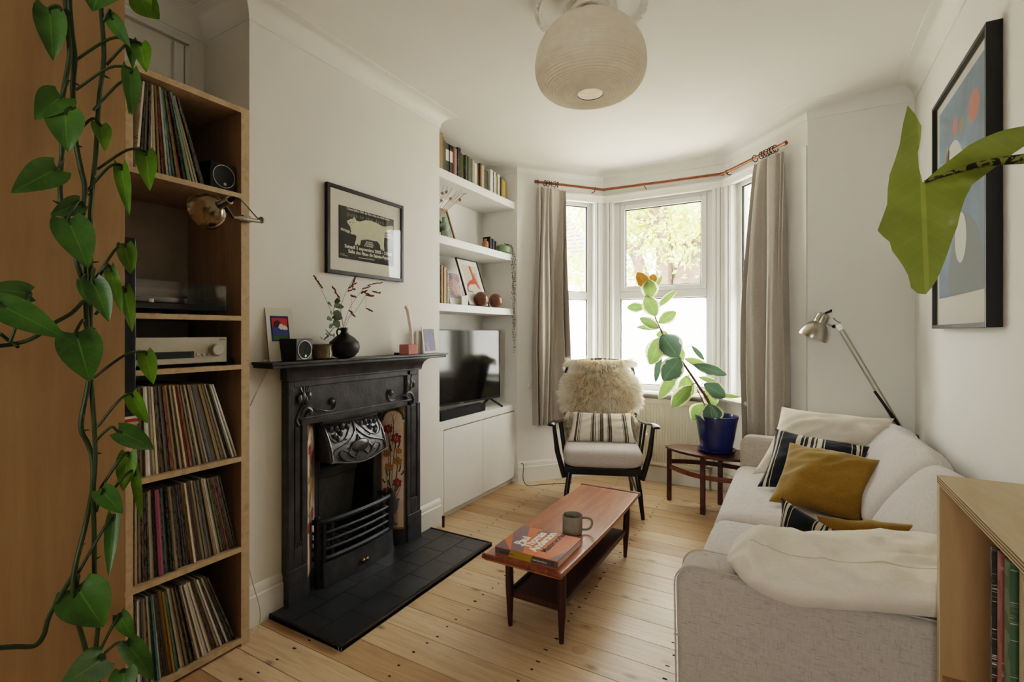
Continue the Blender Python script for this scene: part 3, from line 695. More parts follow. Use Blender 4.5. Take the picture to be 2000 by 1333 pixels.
# ================================================================== FIREPLACE
def fireplace():
    root = thing('fireplace', 'black cast iron fireplace with floral tiled sides on the chimney breast', 'fireplace', (-1.99, 1.87, 0.02))
    FX = -1.96; y0, y1 = 1.42, 2.317; oy0, oy1, oz = 1.518, 2.200, .822
    s = MB()
    bx = s.box
    # jambs with a sunk flute
    for a, b in ((y0, oy0), (oy1, y1)):
        bx(XB, FX - .012, a, b, .02, 1.03)
        bx(FX - .012, FX, a, a + .03, .02, 1.03); bx(FX - .012, FX, b - .026, b, .02, .83)
        bx(FX - .012, FX, a + .03, b - .026, .02, .27)
        bx(FX - .012, FX - .004, a + .038, b - .034, .27, .82)
        for k in range(3):
            bx(FX - .012, FX - .001, a + .034 + k * .013, a + .043 + k * .013, .27, .295)
    bx(FX - .008, FX + .006, y0 - .004, oy0 + .0, .02, .18); bx(FX - .008, FX + .006, oy1, y1 + .004, .02, .18)
    # frieze frame
    bx(XB, FX - .014, oy0, oy1, oz, 1.03)
    bx(FX - .014, FX, oy0 - .03, oy1 + .03, oz, oz + .028); bx(FX - .014, FX + .004, oy0 - .04, oy1 + .04, oz + .028, oz + .036)
    bx(FX - .014, FX, y0 + .03, y1 - .03, 1.0, 1.03); bx(FX - .014, FX + .008, y0 - .004, y1 + .004, 1.028, 1.036)
    s.build('surround', ironm, root, bev=.003)
    mt = MB()
    cove = [(XB, 1.034), (FX + .004, 1.034), (FX + .006, 1.05), (FX + .014, 1.07), (FX + .03, 1.088), (FX + .05, 1.098), (XB, 1.098)]
    n = len(cove); vs = []
    for k, (ya, yb) in enumerate(((y0 - .01, y0), (y1, y1 + .01))): pass
    prof = cove
    vs = [(x, y0 - max(0, (x - FX)) * .9 - .006, z) for x, z in prof] + [(x, y1 + max(0, (x - FX)) * .9 + .006, z) for x, z in prof]
    mt.add(vs, [tuple(range(n)), tuple(range(n, 2 * n))[::-1]] + [(i, n + i, n + (i + 1) % n, (i + 1) % n) for i in range(n)])
    mt.box(XB, -1.875, 1.285, 2.462, 1.098, 1.112); mt.box(XB, -1.868, 1.278, 2.469, 1.112, 1.124)
    mt.build('mantelpiece', ironm, root, bev=.003)
    # frieze ornaments: iris flower, leaf scroll and curling tendril, mirrored
    for yc, sg in ((1.50, 1), (2.238, -1)):
        og = MB(); Q = lambda a, b, k=0: Vector((FX - .008 + k, yc + sg * a, .86 + b))
        og.ball(Q(.0, .09, .004), (.010, .017, .026), 10, 8); og.ball(Q(.03, .095, .004), (.01, .015, .02), 10, 8); og.ball(Q(-.018, .085, .004), (.01, .013, .022), 10, 8); og.ball(Q(.012, .075, .006), (.012, .012, .022), 10, 8)
        for da in (-.014, 0, .012, .022): og.tube([Q(.006, .1), Q(.006 + da, .128), Q(.006 + da * 1.4, .142)], [.004, .003, .002], 6)
        og.tube(bez([Q(.004, .07), Q(.002, .05), Q(-.02, .015), Q(-.03, -.012), Q(-.018, -.035), Q(0, -.03)], 6), .005, 6)
        og.tube(bez([Q(-.012, .012), Q(.01, .034), Q(.03, .036), Q(.045, .02), Q(.03, .012), Q(.012, -.002)], 6), [.006] * 3 + [.011] * 20 + [.006] * 8, 8)
        for k in range(6): og.ball(Q(.062 + .011 * k, .026 - .002 * k, .002), .0065 - .0005 * k, 8, 6)
        og.tube(bez([Q(.1, .02), Q(.14, .008), Q(.175, .012), Q(.188, .036), Q(.18, .062), Q(.165, .068), Q(.155, .056)], 6), .0042, 6)
        og.ball(Q(.165, .05, .004), (.009, .014, .014), 12, 8)
        og.build('frieze_ornament', ironworn, root)
    # splayed tile panels
    tile_face = flat('#d8c3ae', .25, 'tile_cream_glaze'); tile_y = flat('#a27c3c', .3, 'tile_amber'); tile_g = flat('#4a5a48', .3, 'tile_green'); tile_r = flat('#8e3a3c', .3, 'tile_crimson'); tile_b = flat('#7d7f8e', .3, 'tile_grey_violet'); tile_br = flat('#7a3f22', .3, 'tile_brown')
    for nm, A, B in (('left', Vector((FX - .006, oy0 + .003, 0)), Vector((FX - .105, oy0 + .125, 0))), ('right', Vector((FX - .12, oy1 - .1, 0)), Vector((FX - .006, oy1 - .003, 0)))):
        d = (B - A); Lw = d.length; d = d.normalized(); nn = Vector((-d.y, d.x, 0)); nn = nn if nn.x > 0 else -nn
        F = lambda a, b, k: A + d * a * Lw + nn * k + Vector((0, 0, b))
        z0, z1 = .105, .818; p = MB()
        th = (z1 - z0) / 5
        p.prism([(0, .02), (1, .02), (1, z0 - .001), (0, z0 - .001)], F, -.012, .001, 6)
        for k in range(5): p.prism([(.06, z0 + th * k + .0008), (.94, z0 + th * k + .0008), (.94, z0 + th * (k + 1) - .0008), (.06, z0 + th * (k + 1) - .0008)], F, -.01, 0, 0)
        p.prism([(0, z0), (1, z0), (1, z1), (0, z1)], F, -.014, -.006, 6)
        for e in ((0, .05), (.95, 1)): p.prism([(e[0], z0), (e[1], z0), (e[1], z1), (e[0], z1)], F, -.006, .001, 6)
        tp = p.build('tile_panel', [tile_face, tile_y, tile_g, tile_r, tile_b, tile_br, ironm], root)
        q = MB(); asp = Lw
        def disc(a, z, r, mi, k=.0008, n=14, sq=1): q.face([F(a + r * math.cos(t) / asp, z + sq * r * math.sin(t), k) for t in [2 * PI * i / n for i in range(n)]], mi)
        def strip(pts, w, mi, k=.0006):
            pts = bez([Vector((a * asp, z, 0)) for a, z in pts], 5)
            for i in range(len(pts) - 1):
                dd = (pts[i + 1] - pts[i]); dd = dd.normalized() if dd.length > 1e-7 else Vector((1, 0, 0)); e = Vector((-dd.y, dd.x, 0)) * w / 2
                q.face([F(x.x / asp, x.y, k) for x in (pts[i] - e, pts[i + 1] - e, pts[i + 1] + e, pts[i] + e)], mi)
        # amber border with green arch head
        for e0, e1 in ((.06, .10), (.90, .94)): q.face([F(e0, z0, .0005), F(e1, z0, .0005), F(e1, z1 - .09, .0005), F(e0, z1 - .09, .0005)], 1)
        q.face([F(.06, z0, .0005), F(.94, z0, .0005), F(.94, z0 + .012, .0005), F(.06, z0 + .012, .0005)], 1)
        n = 14; arc_o = [F(.06, z1, .0005), F(.06, z1 - .09, .0005)] ; 
        arc = [(.5 - .40 * math.cos(t), z1 - .09 + .066 * math.sin(t)) for t in [PI * i / n for i in range(n + 1)]]
        for i in range(n):
            a0_, a1_ = arc[i], arc[i + 1]
            q.face([F(a0_[0], a0_[1], .0005), F(a1_[0], a1_[1], .0005), F(a1_[0], z1, .0005), F(a0_[0], z1, .0005)], 1)
            mx = ((a0_[0] + a1_[0]) / 2, (a0_[1] + a1_[1]) / 2 + .014); disc(mx[0], min(z1 - .008, mx[1]), .008, 2, .0012)
        for e in (.06, .94): q.face([F(min(e, .10 if e < .5 else e), z1 - .09, .0005), F(max(e, .90) if e > .5 else .10, z1 - .09, .0005), F(max(e, .90) if e > .5 else .10, z1, .0005), F(.06 if e < .5 else .90, z1, .0005)], 1)
        # vase
        q.face([F(.28, .272, .001), F(.32, .225, .001), F(.42, .195, .001), F(.58, .195, .001), F(.68, .225, .001), F(.72, .272, .001)], 4)
        q.face([F(.25, .272, .0012), F(.75, .272, .0012), F(.75, .286, .0012), F(.25, .286, .0012)], 4)
        q.face([F(.46, .195, .001), F(.54, .195, .001), F(.56, .145, .001), F(.44, .145, .001)], 4); q.face([F(.32, .13, .001), F(.68, .13, .001), F(.64, .145, .001), F(.36, .145, .001)], 4)
        # stems, leaves and flowers
        for pts in ([(.44, .28), (.34, .5), (.4, .66), (.45, .72)], [(.56, .28), (.66, .46), (.6, .6)], [(.5, .28), (.46, .42), (.55, .55), (.62, .62)], [(.48, .28), (.38, .4), (.42, .52), (.3, .68)], [(.52, .28), (.6, .4), (.72, .5)], [(.5, .28), (.3, .36), (.26, .46)], [(.5, .6), (.52, .7), (.5, .77)], [(.55, .28), (.74, .33), (.8, .38)]): strip(pts, .004, 2)
        for (a, z, r, mi) in ((.62, .635, .03, 3), (.32, .69, .026, 3), (.66, .375, .026, 3), (.3, .325, .03, 3), (.36, .47, .026, 1), (.68, .5, .026, 1), (.26, .55, .02, 1), (.72, .56, .018, 1)):
            for k in range(6):
                t = 2 * PI * k / 6 + .3; ca, cz = a + r * .6 * math.cos(t) / asp, z + r * .6 * math.sin(t)
                q.face([F(ca + r * .5 * math.cos(t + s_) / asp * (1 if abs(s_) < 1 else .6), cz + r * .5 * math.sin(t + s_), .0012) for s_ in (0, .9, 2, 3.1, 4.2, 5.3)], mi)
            disc(a, z, r * .2, 5, .0016, 8)
        for (a, z) in ((.44, .73), (.58, .74), (.5, .765), (.4, .76), (.62, .77), (.52, .72)):
            strip([(a, z), (a + .04, z + .012), (a + .02, z + .02)], .0022, 5, .001)
        for (a, z, t) in ((.4, .36, 2.2), (.62, .33, .8), (.3, .42, 2), (.72, .44, 1), (.22, .38, 2.6), (.8, .42, .6), (.45, .56, 2), (.68, .58, .9)):
            strip([(a, z), (a + .09 * math.cos(t), z + .02 * math.sin(t)), (a + .13 * math.cos(t), z + .045 * math.sin(t))], .009, 2, .0009)
        q.build('tile_painting', [tile_face, tile_y, tile_g, tile_r, tile_b, tile_br], tp)
    # insert: inner frame, firebox, canopy hood
    IX = -2.08; i0, i1 = 1.645, 2.098
    fr = MB()
    fr.box(IX - .02, IX, i0 - .002, i0 + .03, .02, oz); fr.box(IX - .02, IX, i1 - .03, i1 + .002, .02, oz); fr.box(IX - .02, IX + .0, i0, i1, .77, oz)
    fr.box(IX - .006, FX - .016, oy0 + .1, oy1 - .08, oz - .012, oz)
    for yy in (i0 + .036, i1 - .036): fr.tube([(IX - .004, yy, .03), (IX - .004, yy, .77)], .007, 8)
    fr.build('insert_frame', ironm, root, bev=.002)
    fb = MB(); bx0 = -2.30
    fb.face([(IX - .02, i0 + .03, .1), (bx0, i0 + .09, .1), (bx0, i0 + .09, .8), (IX - .02, i0 + .03, .8)]); fb.face([(IX - .02, i1 - .03, .1), (bx0, i1 - .09, .1), (bx0, i1 - .09, .8), (IX - .02, i1 - .03, .8)])
    fb.face([(bx0, i0 + .09, .1), (bx0, i1 - .09, .1), (bx0 + .05, i1 - .09, .8), (bx0 + .05, i0 + .09, .8)]); fb.face([(IX - .02, i0, .8), (IX - .02, i1, .8), (bx0, i1, .8), (bx0, i0, .8)]); fb.face([(FX - .02, i0, .03), (FX - .02, i1, .03), (bx0, i1, .03), (bx0, i0, .03)])
    fb.build('firebox', ironmat, root)
    b2 = MB(); b2.obox((-2.215, (i0 + i1) / 2, .32), (.03, .28, .3), Matrix.Rotation(rad(8), 3, 'Y')); b2.obox((-2.21, (i0 + i1) / 2, .485), (.045, .32, .03)); b2.obox((-2.205, (i0 + i1) / 2, .51), (.06, .34, .02))
    b2.build('fireback_brick', firebrick, root, bev=.004)
    hd = MB(); hy0, hy1 = 1.652, 2.035
    def hood(s_, t_):
        yy = lerp(hy0, hy1, s_); bulge = .012 * math.sin(PI * s_)
        zz = .80 - .19 * t_ - .03 * t_ * math.sin(PI * s_) ** 1.5 + .03 * t_ * 0
        xx = -2.045 + .085 * t_ + bulge + .018 * math.sin(PI * t_)
        return Vector((xx, yy, zz))
    hd.grid(hood, 24, 12)
    hd.grid(lambda s_, t_: hood(s_, t_) + Vector((-.012, 0, 0)), 24, 12)
    for s_ in (0, 1):
        hd.grid(lambda a, t_: Vector((lerp(hood(s_, t_).x, -2.075, a), hood(s_, t_).y + (-.014 if s_ == 0 else .014) * (1 - a) * 0, hood(s_, t_).z)), 2, 10)
    hdo = hd.build('canopy_hood', ironworn, root)
    orn = MB(); H = lambda s_, t_, k=.003: hood(s_, t_) + Vector((k, 0, k * .4))
    for sd in (0.03, .97): orn.tube([H(sd, t / 12) for t in range(13)], .005, 6)
    orn.tube([H(s_ / 20, .04) for s_ in range(21)], .005, 6); orn.tube([H(s_ / 20, .99) for s_ in range(21)], .006, 6)
    for sg in (-1, 1):
        T = lambda a, b: H(.5 + sg * a, b)
        orn.tube([T(a.x, a.y) for a in bez([(0.0, .05, 0), (.02, .26, 0), (.14, .46, 0), (.3, .6, 0), (.43, .72, 0), (.46, .9, 0)], 6)], .004, 6)
        orn.tube([T(a.x, a.y) for a in bez([(0.0, .38, 0), (.05, .52, 0), (.16, .64, 0), (.2, .78, 0), (.12, .86, 0), (.05, .74, 0), (.0, .7, 0)], 6)], .005, 6)
        orn.tube([T(a.x, a.y) for a in bez([(.05, .08, 0), (.22, .42, 0), (.38, .5, 0), (.45, .35, 0), (.45, .08, 0)], 6)], .003, 6)
        orn.tube([T(a.x, a.y) for a in bez([(.2, .76, 0), (.3, .7, 0), (.36, .8, 0), (.3, .92, 0), (.2, .95, 0)], 6)], .003, 6)
        for (a, b, r) in ((.12, .18, 1), (.2, .17, 1.2), (.3, .2, 1), (.38, .2, 1), (.26, .3, 1), (.36, .36, 1), (.33, .42, .8)): orn.ball(T(a, b), (.008, .013 * r, .02 * r), 10, 8)
        for b in (.45, .55, .66, .78): orn.ball(T(.21 - .0 * b, b), .004, 6, 5)
    c0 = H(.5, .62, .004); orn.ball(c0, (.014, .06, .034), 18, 12)
    orn.build('hood_relief', ironworn, hdo)
    # fire basket
    g = MB(); g0, g1 = 1.60, 2.095; gx = -1.972
    def rail(z, r=.007, flat_=False):
        pts = bez([(IX, g0 - .0, z), (gx - .05, g0 + .002, z), (gx - .008, g0 + .03, z), (gx + .008, (g0 + g1) / 2 - .1, z), (gx + .012, (g0 + g1) / 2, z), (gx + .008, (g0 + g1) / 2 + .1, z), (gx - .008, g1 - .03, z), (gx - .05, g1 - .002, z), (IX, g1, z)], 5)
        g.tube(pts, r, 6)
    for z in (.195, .235, .275): rail(z, .0085)
    rail(.328, .013); rail(.150, .012)
    for yy in (g0 + .025, g0 + .075, g1 - .075, g1 - .025): g.bar((gx - .004, yy, .14), (gx - .004, yy, .33), .014, .016)
    for k in range(9): yy = lerp(g0 + .05, g1 - .05, k / 8); g.bar((gx - .01, yy, .21), (bx0 + .06, yy, .2), .014, .012)
    for yy in (g0, g1): g.bar((gx - .02, yy, .02), (gx - .02, yy, .345), .022, .022); g.ball((gx - .02, yy, .35), .016, 10, 6)
    g.build('fire_basket', plain('grate_iron_black', '#222327', .5, .2, .4, .3, 20), root)
    a = MB()
    def pan(s_, t_): yy = lerp(g0 + .015, g1 - .005, s_); return Vector((gx + .014 * math.sin(PI * s_) ** .5 + .012 * (1 - t_), yy, .022 + .112 * t_))
    a.grid(pan, 20, 4); a.grid(lambda s_, t_: pan(s_, t_) + Vector((-.015, 0, 0)), 20, 4); a.grid(lambda s_, t_: pan(s_, 1) + Vector((-.015 * t_, 0, 0)), 20, 1)
    ap = a.build('ash_pan_cover', ironm, root)
    k = MB(); kp = pan(.5, .42); k.ball(kp + Vector((.014, -.012, 0)), .011, 12, 8); k.ball(kp + Vector((.014, .012, 0)), .011, 12, 8); k.tube([kp, kp + Vector((.012, 0, 0))], .005); kk = k.build('pan_knob', brass, ap); kk['label'] = 'small brass knobs on the ash pan'
fireplace()

def hearth():
    x0, x1, y0, y1 = XB + .021, -1.535, 1.345, 2.452
    root = thing('hearth', 'black tiled hearth slab in front of the fireplace', 'hearth', ((x0 + x1) / 2, (y0 + y1) / 2, 0))
    MB().box(x0, x1, y0, y1, 0, .0155).build('hearth_bed', grout, root)
    t = MB(); rows = [(x1 - .02, x1 - .165), (x1 - .168, x1 - .315), (x1 - .318, x0 + .001)]
    for i, (a, b) in enumerate(rows):
        st = .19; yy = y0 + .012 - (st / 2 if i == 1 else 0)
        while yy < y1 - .012:
            p, q = max(y0 + .012, yy), min(y1 - .012, yy + st - .0025)
            if q - p > .01: t.box(b, a, p, q, .0145, .02 + R.uniform(0, .0006))
            yy += st
    t.build('hearth_tiles', slate, root)
    e = MB(); e.box(x1 - .016, x1, y0, y1, 0, .024); e.box(x0 + .0, x1 - .016, y0, y0 + .011, 0, .024); e.box(x0, x1 - .016, y1 - .011, y1, 0, .024)
    ee = e.build('hearth_edging', hearthwood, root, bev=.003); ee['label'] = 'dark brown wooden edging strip'
hearth()

# ================================================================== LEFT: bookcase and records
BX, BXB = -1.91, -2.30
UY0, UY1, UT = .802, 1.172, .034        # faces of the uprights, thickness
SH = [('s1', 2.125, .022), ('s2', 1.783, .020), ('s3', 1.297, .019), ('s4', 1.104, .019), ('s5', .737, .020), ('s6', .377, .020), ('s7', .012, .022)]
def bookcase():
    root = thing('record_bookcase', 'tall birch plywood bookcase of record shelves left of the chimney breast', 'bookcase', (-2.1, .95, 0))
    a = MB(); a.box(BXB, BX, UY1, UY1 + UT, 0, 2.147); o = a.build('upright', plyface, root, bev=.001); o['label'] = 'right-hand end upright'
    MB().box(BXB, BX, UY0 - .022, UY0, 0, 1.297).build('upright', plyface, root, bev=.001)
    MB().box(BXB, BX, UY0 - .022, UY0, 1.803, 2.125).build('upright', plyface, root, bev=.001)
    for n, z, t in SH:
        y0 = .50; 
        MB().box(BXB, BX + .0, y0, UY1, z, z + t).build('shelf', plyface, root, bev=.001)
    e = MB()
    for n, z, t in SH: e.box(BX, BX + .0012, .5, UY1, z + .0005, z + t - .0005)
    e.box(BX, BX + .0013, UY1, UY1 + UT, .0, 2.147); e.box(BX, BX + .0013, UY0 - .022, UY0, 0, 1.297); e.box(BX, BX + .0013, UY0 - .022, UY0, 1.803, 2.125)
    e.build('edge_band', plyedge, root)
    MB().box(BXB - .012, BXB, .5, UY1 + UT, 0, 2.147).build('back_panel', plain('bookcase_back_grey', '#b5ac9c', .8), root)
bookcase()

sleeve_me = {}
def sleeve_mesh(mat):
    if mat.name in sleeve_me: return sleeve_me[mat.name]
    me = bpy.data.meshes.new('record_sleeve'); h = .5
    vs = [(x, y * (1 if z < .5 else .78), z) for x in (-.315, 0) for y in (-h, h) for z in (0, 1)]
    me.from_pydata(vs, [], [(0, 1, 3, 2), (4, 6, 7, 5), (0, 4, 5, 1), (2, 3, 7, 6), (0, 2, 6, 4), (1, 5, 7, 3)]); me.materials.append(mat)
    sleeve_me[mat.name] = me; return me
CN = {'black': '#15130f', 'cream': '#d2c7ac', 'buff': '#a8926e', 'white': '#dad6ca', 'brown': '#3f2f20', 'grey': '#74746f', 'red': '#84382c', 'teal': '#1f6a70', 'yellow': '#c2a21e', 'green': '#4c5a2c', 'navy': '#22284f', 'pink': '#a8597a', 'orange': '#a85a26'}
LPG = 'record sleeves standing in the plywood bookcase'
ORD = lambda n: ('%d%s' % (n, 'th' if 10 <= n % 100 <= 20 else {1: 'st', 2: 'nd', 3: 'rd'}.get(n % 10, 'th')))
def record_row(z, n, b0, b1, t0, t1, pal, shelf, rr, seq=None):
    """bottoms run b0..b1 along Y, tops t0..t1"""
    H = .308
    for k in range(n):
        f = (k + .5) / n; yb = lerp(b0, b1, f); yt = lerp(t0, t1, f); ang = math.asin(max(-1, min(1, (yt - yb) / H)))
        cn = seq[k] if seq and k < len(seq) else rr.choices(list(pal), list(pal.values()))[0]
        dark = cn in ('black', 'navy', 'brown', 'green', 'teal', 'red'); mat = sleeve_l if dark else sleeve_d
        o = bpy.data.objects.new('record_sleeve', sleeve_mesh(mat)); C.objects.link(o)
        thick = (b1 - b0) / n * .90 * math.cos(ang)
        ttop = (t1 - t0) / n * math.cos(ang)
        o.scale = (1, min(thick, ttop / .8), H - rr.uniform(0, .004))
        lift = abs(math.sin(ang)) * thick / 2
        o.location = (BX - .012 - rr.uniform(0, .014), yb, z + lift + .0005); o.rotation_euler = (-ang, 0, 0)
        c = lin(CN[cn]); j = rr.uniform(.6, 1.2); o.color = (*[min(1, q * j) for q in c], 1)
        tag(o, '%s spined record, %s from the cupboard end of the %s' % (cn, ORD(k + 1), shelf), 'record', LPG)
rr = random.Random(11)
mixed = {'black': 8, 'cream': 7, 'buff': 3, 'white': 5, 'brown': 2.4, 'grey': 2, 'red': .7, 'orange': .4, 'green': .6, 'navy': .4}
darkp = {'black': 10, 'cream': 3, 'buff': 3, 'white': 2, 'brown': 5, 'grey': 1.5, 'red': 1, 'green': 1, 'navy': 2, 'pink': .8, 'teal': .8, 'orange': .6}
record_row(1.803, 20, .815, 1.048, .84, .955, mixed, 'top bookcase shelf', rr, ['white', 'black', 'grey', 'black', 'cream', 'cream', 'buff', 'red', 'cream', 'teal', 'brown', 'green', 'orange', 'black', 'teal', 'yellow', 'white', 'cream', 'black', 'black'])
record_row(.757, 46, .806, 1.168, .808, 1.075, mixed, 'shelf under the amplifier', rr, ['red', 'cream', 'black', 'buff', 'grey', 'white', 'white', 'grey', 'white', 'cream', 'black', 'brown', 'black', 'grey', 'brown', 'red', 'buff', 'buff', 'black', 'cream', 'buff', 'cream', 'orange', 'red', 'cream'])
record_row(.397, 46, .806, 1.168, .808, 1.10, darkp, 'second lowest bookcase shelf', rr, ['orange', 'cream', 'black', 'cream', 'brown', 'black', 'black', 'white', 'white', 'black', 'pink', 'pink', 'black', 'teal', 'black', 'black', 'black', 'buff', 'black', 'black', 'black', 'navy', 'navy', 'black', 'yellow', 'white'])
record_row(.034, 42, .806, 1.158, .808, 1.052, mixed, 'bottom bookcase shelf', rr, ['cream', 'brown', 'white', 'white', 'grey', 'buff', 'black', 'cream', 'teal', 'teal', 'white', 'brown', 'brown', 'grey', 'yellow', 'yellow', 'teal', 'green', 'cream', 'white', 'buff', 'black', 'brown', 'black', 'brown'])

def minispeaker(name, label, cx, cy, z, w, rz, tilt=0):
    """small cube loudspeaker; local front is +X"""
    root = thing(name, label, 'speaker', (cx, cy, z), rz, 'small black cube speakers')
    h = w / 2
    MB().box(-w, 0, -h, h, 0, w).build('cabinet', blackp, root, bev=.004, world=False)
    rt = Matrix.Rotation(PI / 2, 3, 'Y')
    MB().lathe([(0, .0), (w * .40, .0), (w * .40, .003), (w * .36, .003), (w * .33, .0015), (0, .004)], (0.0005, 0, w * .5), 40, rot=rt).build('driver_cone', greyrubber, root, world=False)
    MB().torus((.002, 0, w * .5), w * .41, .0016, rt, 48, 6).build('trim_ring', silverlight, root, world=False)
    MB().lathe([(0, 0), (w * .065, 0), (w * .055, .003), (0, .003)], (.003, w * .02, w * .22), 20, rot=rt).build('maker_badge', chrome, root, world=False)
    return root
minispeaker('cube_speaker', 'small black cube speaker beside leaning records on the bookcase top shelf', -1.925, 1.112, 1.804, .104, rad(3))

# clip-on reading lamp on the end upright
def cliplamp():
    z0 = 1.60; base = Vector((BX + .01, 1.19, 1.64))
    hd = onX(440, 410, -1.80); s0 = onX(412, 407, -1.79); 
    root = thing('clip_lamp', 'small chrome clip-on reading lamp fixed to the bookcase upright', 'lamp', base[:])
    sc = onX(412, 409, -1.80); ax = (Vector((CY, SY, 0)) * .80 - sc.xy.to_3d().normalized() * .42 + Vector((0, 0, .30))).normalized()
    rt = rot_to(ax)
    sh = MB(); rim = .064
    sh.lathe([(rim, -.03), (rim + .002, -.032), (rim + .001, -.028), (rim * .97, -.012), (rim * .86, .008), (rim * .66, .026), (rim * .4, .038), (.018, .044)], sc, 40, rot=rt, cap0=False)
    sh.build('lamp_shade', nickel, root)
    MB().lathe([(.0, -.02), (.012, -.018), (.022, 0), (.016, .03), (.01, .04)], sc, 16, rot=rt).build('bulb', flat('#e8e2d2', .3, 'opal_bulb'), root)
    n0 = sc + ax * .043; n1 = n0 + ax * .05
    b = MB(); b.tube([n0, n1], .0145, 20); b.build('lamp_holder', chrome, root, bev=.002)
    MB().tube([n1, n1 + ax * .012, n1 + ax * .022], [.009, .008, .006], 12).build('cable_gland', blackp, root)
    c0 = onX(455, 425, -1.82); c1 = onX(505, 432, -1.84)
    k = MB(); k.tube([c0, lerp(c0, c1, .2), lerp(c0, c1, .25), lerp(c0, c1, .5), lerp(c0, c1, .52), c1], [.004, .007, .010, .010, .008, .008], 12)
    k.tube([onX(478, 424, -1.84), c1 + Vector((0, .002, .004))], .004, 8); k.build('clip_arm', chrome, root)
    MB().lathe([(0, -.003), (.013, -.003), (.014, 0), (.013, .003), (0, .003)], c1 + Vector((0, .012, .006)), 20, rot=rot_to(c1 - c0)).build('tightening_screw', chrome, root)
    MB().tube([c0, n0 + ax * .02], .005, 8).build('joint', blackp, root)
    j = MB(); j.bar(onX(478, 428, BX + .012), c0 + (c1 - c0) * .5, .014, .014); jc = onX(480, 428, BX + .012); j.box(BX + .0016, BX + .022, jc.y - .016, jc.y + .016, jc.z - .014, jc.z + .014); j.build('clamp_jaw', chrome, root, bev=.002)
    MB().tube(bez([n1 + ax * .02, n1 + ax * .04 + Vector((0, .01, -.012)), c1 + Vector((-.0, -.01, .015)), c1 + Vector((-.02, .02, .01))], 8), .0022, 6).build('lamp_cable', lampcord, root)
cliplamp()

def turntable():
    z = 1.316; y0, y1 = .72, 1.128; x0, x1 = -2.27, -1.935
    root = thing('turntable', 'black record turntable under a smoked clear lid on the bookcase', 'turntable', ((x0 + x1) / 2, (y0 + y1) / 2, z))
    MB().box(x0, x1, y0, y1, z + .016, z + .04).build('plinth', blackgloss, root, bev=.003)
    for xx in (x0 + .05, x1 - .05):
        for yy in (y0 + .06, y1 - .07): MB().lathe([(.02, 0), (.024, .004), (.022, .016)], (xx, yy, z), 16).build('foot', greyrubber, root)
    MB().lathe([(.14, 0), (.142, .004), (.142, .018), (.138, .02), (0, .02)], (-2.10, y0 + .18, z + .042), 48).build('platter', plain('platter_grey', '#4c4b47', .4, .3), root)
    t = MB(); t.tube([(-2.20, y1 - .06, z + .075), (-2.1, y1 - .065, z + .075), (-1.99, y1 - .13, z + .068)], .005, 8); t.lathe([(.026, 0), (.026, .02), (.012, .022), (.012, .04)], (-2.20, y1 - .06, z + .04), 20); t.obox((-1.985, y1 - .132, z + .066), (.03, .012, .012)); t.build('tonearm', charcoal, root)
    MB().obox((-2.2, y1 - .065, z + .085), (.022, .02, .014)).build('counterweight', brass, root)
    MB().lathe([(.012, 0), (.012, .012), (0, .012)], (-1.97, y0 + .16, z + .041), 16).build('start_knob', silverlight, root)
    c = MB(); h0, h1 = z + .042, z + .118; th = .003
    c.box(x0, x1, y0, y1, h1 - th, h1); c.box(x1 - th, x1, y0, y1, h0, h1 - th); c.box(x0, x0 + th, y0, y1, h0, h1 - th); c.box(x0 + th, x1 - th, y0, y0 + th, h0, h1 - th); c.box(x0 + th, x1 - th, y1 - th, y1, h0, h1 - th)
    c.build('dust_cover', acrylic, root)
turntable()

def amplifier():
    z = 1.123; y0, y1 = .70, 1.128; fx = -1.93
    root = thing('amplifier', 'silver hi-fi amplifier with round volume knob on the bookcase', 'amplifier', (-2.08, .91, z))
    MB().box(-2.24, fx - .012, y0 + .01, y1 - .006, z + .012, z + .106).build('casing', plain('amp_case_black', '#1c1c1d', .5), root, bev=.003)
    MB().box(fx - .012, fx, y0, y1, z + .012, z + .11).build('front_panel', silver, root, bev=.004)
    MB().box(fx - .001, fx + .001, .78, 1.005, z + .033, z + .058).build('display_window', darkdisp, root, bev=.0005)
    rt = Matrix.Rotation(PI / 2, 3, 'Y')
    MB().lathe([(.027, 0), (.027, .003), (.024, .005), (.0225, .02), (.020, .0225), (0, .0225)], (fx, 1.083, z + .062), 40, rot=rt).build('volume_knob', silverlight, root)
    for yy in (1.017, 1.037, 1.055): MB().lathe([(.006, 0), (.006, .004), (.0045, .005), (0, .005)], (fx, yy, z + .044), 16, rot=rt).build('push_button', silverlight, root)
    for yy in (y0 + .05, y1 - .05):
        for xx in (-2.2, -1.97): MB().lathe([(.018, 0), (.02, .003), (.018, .012)], (xx, yy, z), 16).build('foot', greyrubber, root)
    text('CAMBRIDGE', .006, frame_mtx((fx + .0004, 1.095, z + .098), (0, 1, 0), (0, 0, 1)), greyrubber, 'maker_lettering', root)
amplifier()
tag(MB().box(-2.2, -1.945, 1.131, 1.165, 1.1235, 1.148).build('media_box', blackp, bev=.002), 'small flat black box beside the silver amplifier', 'box')
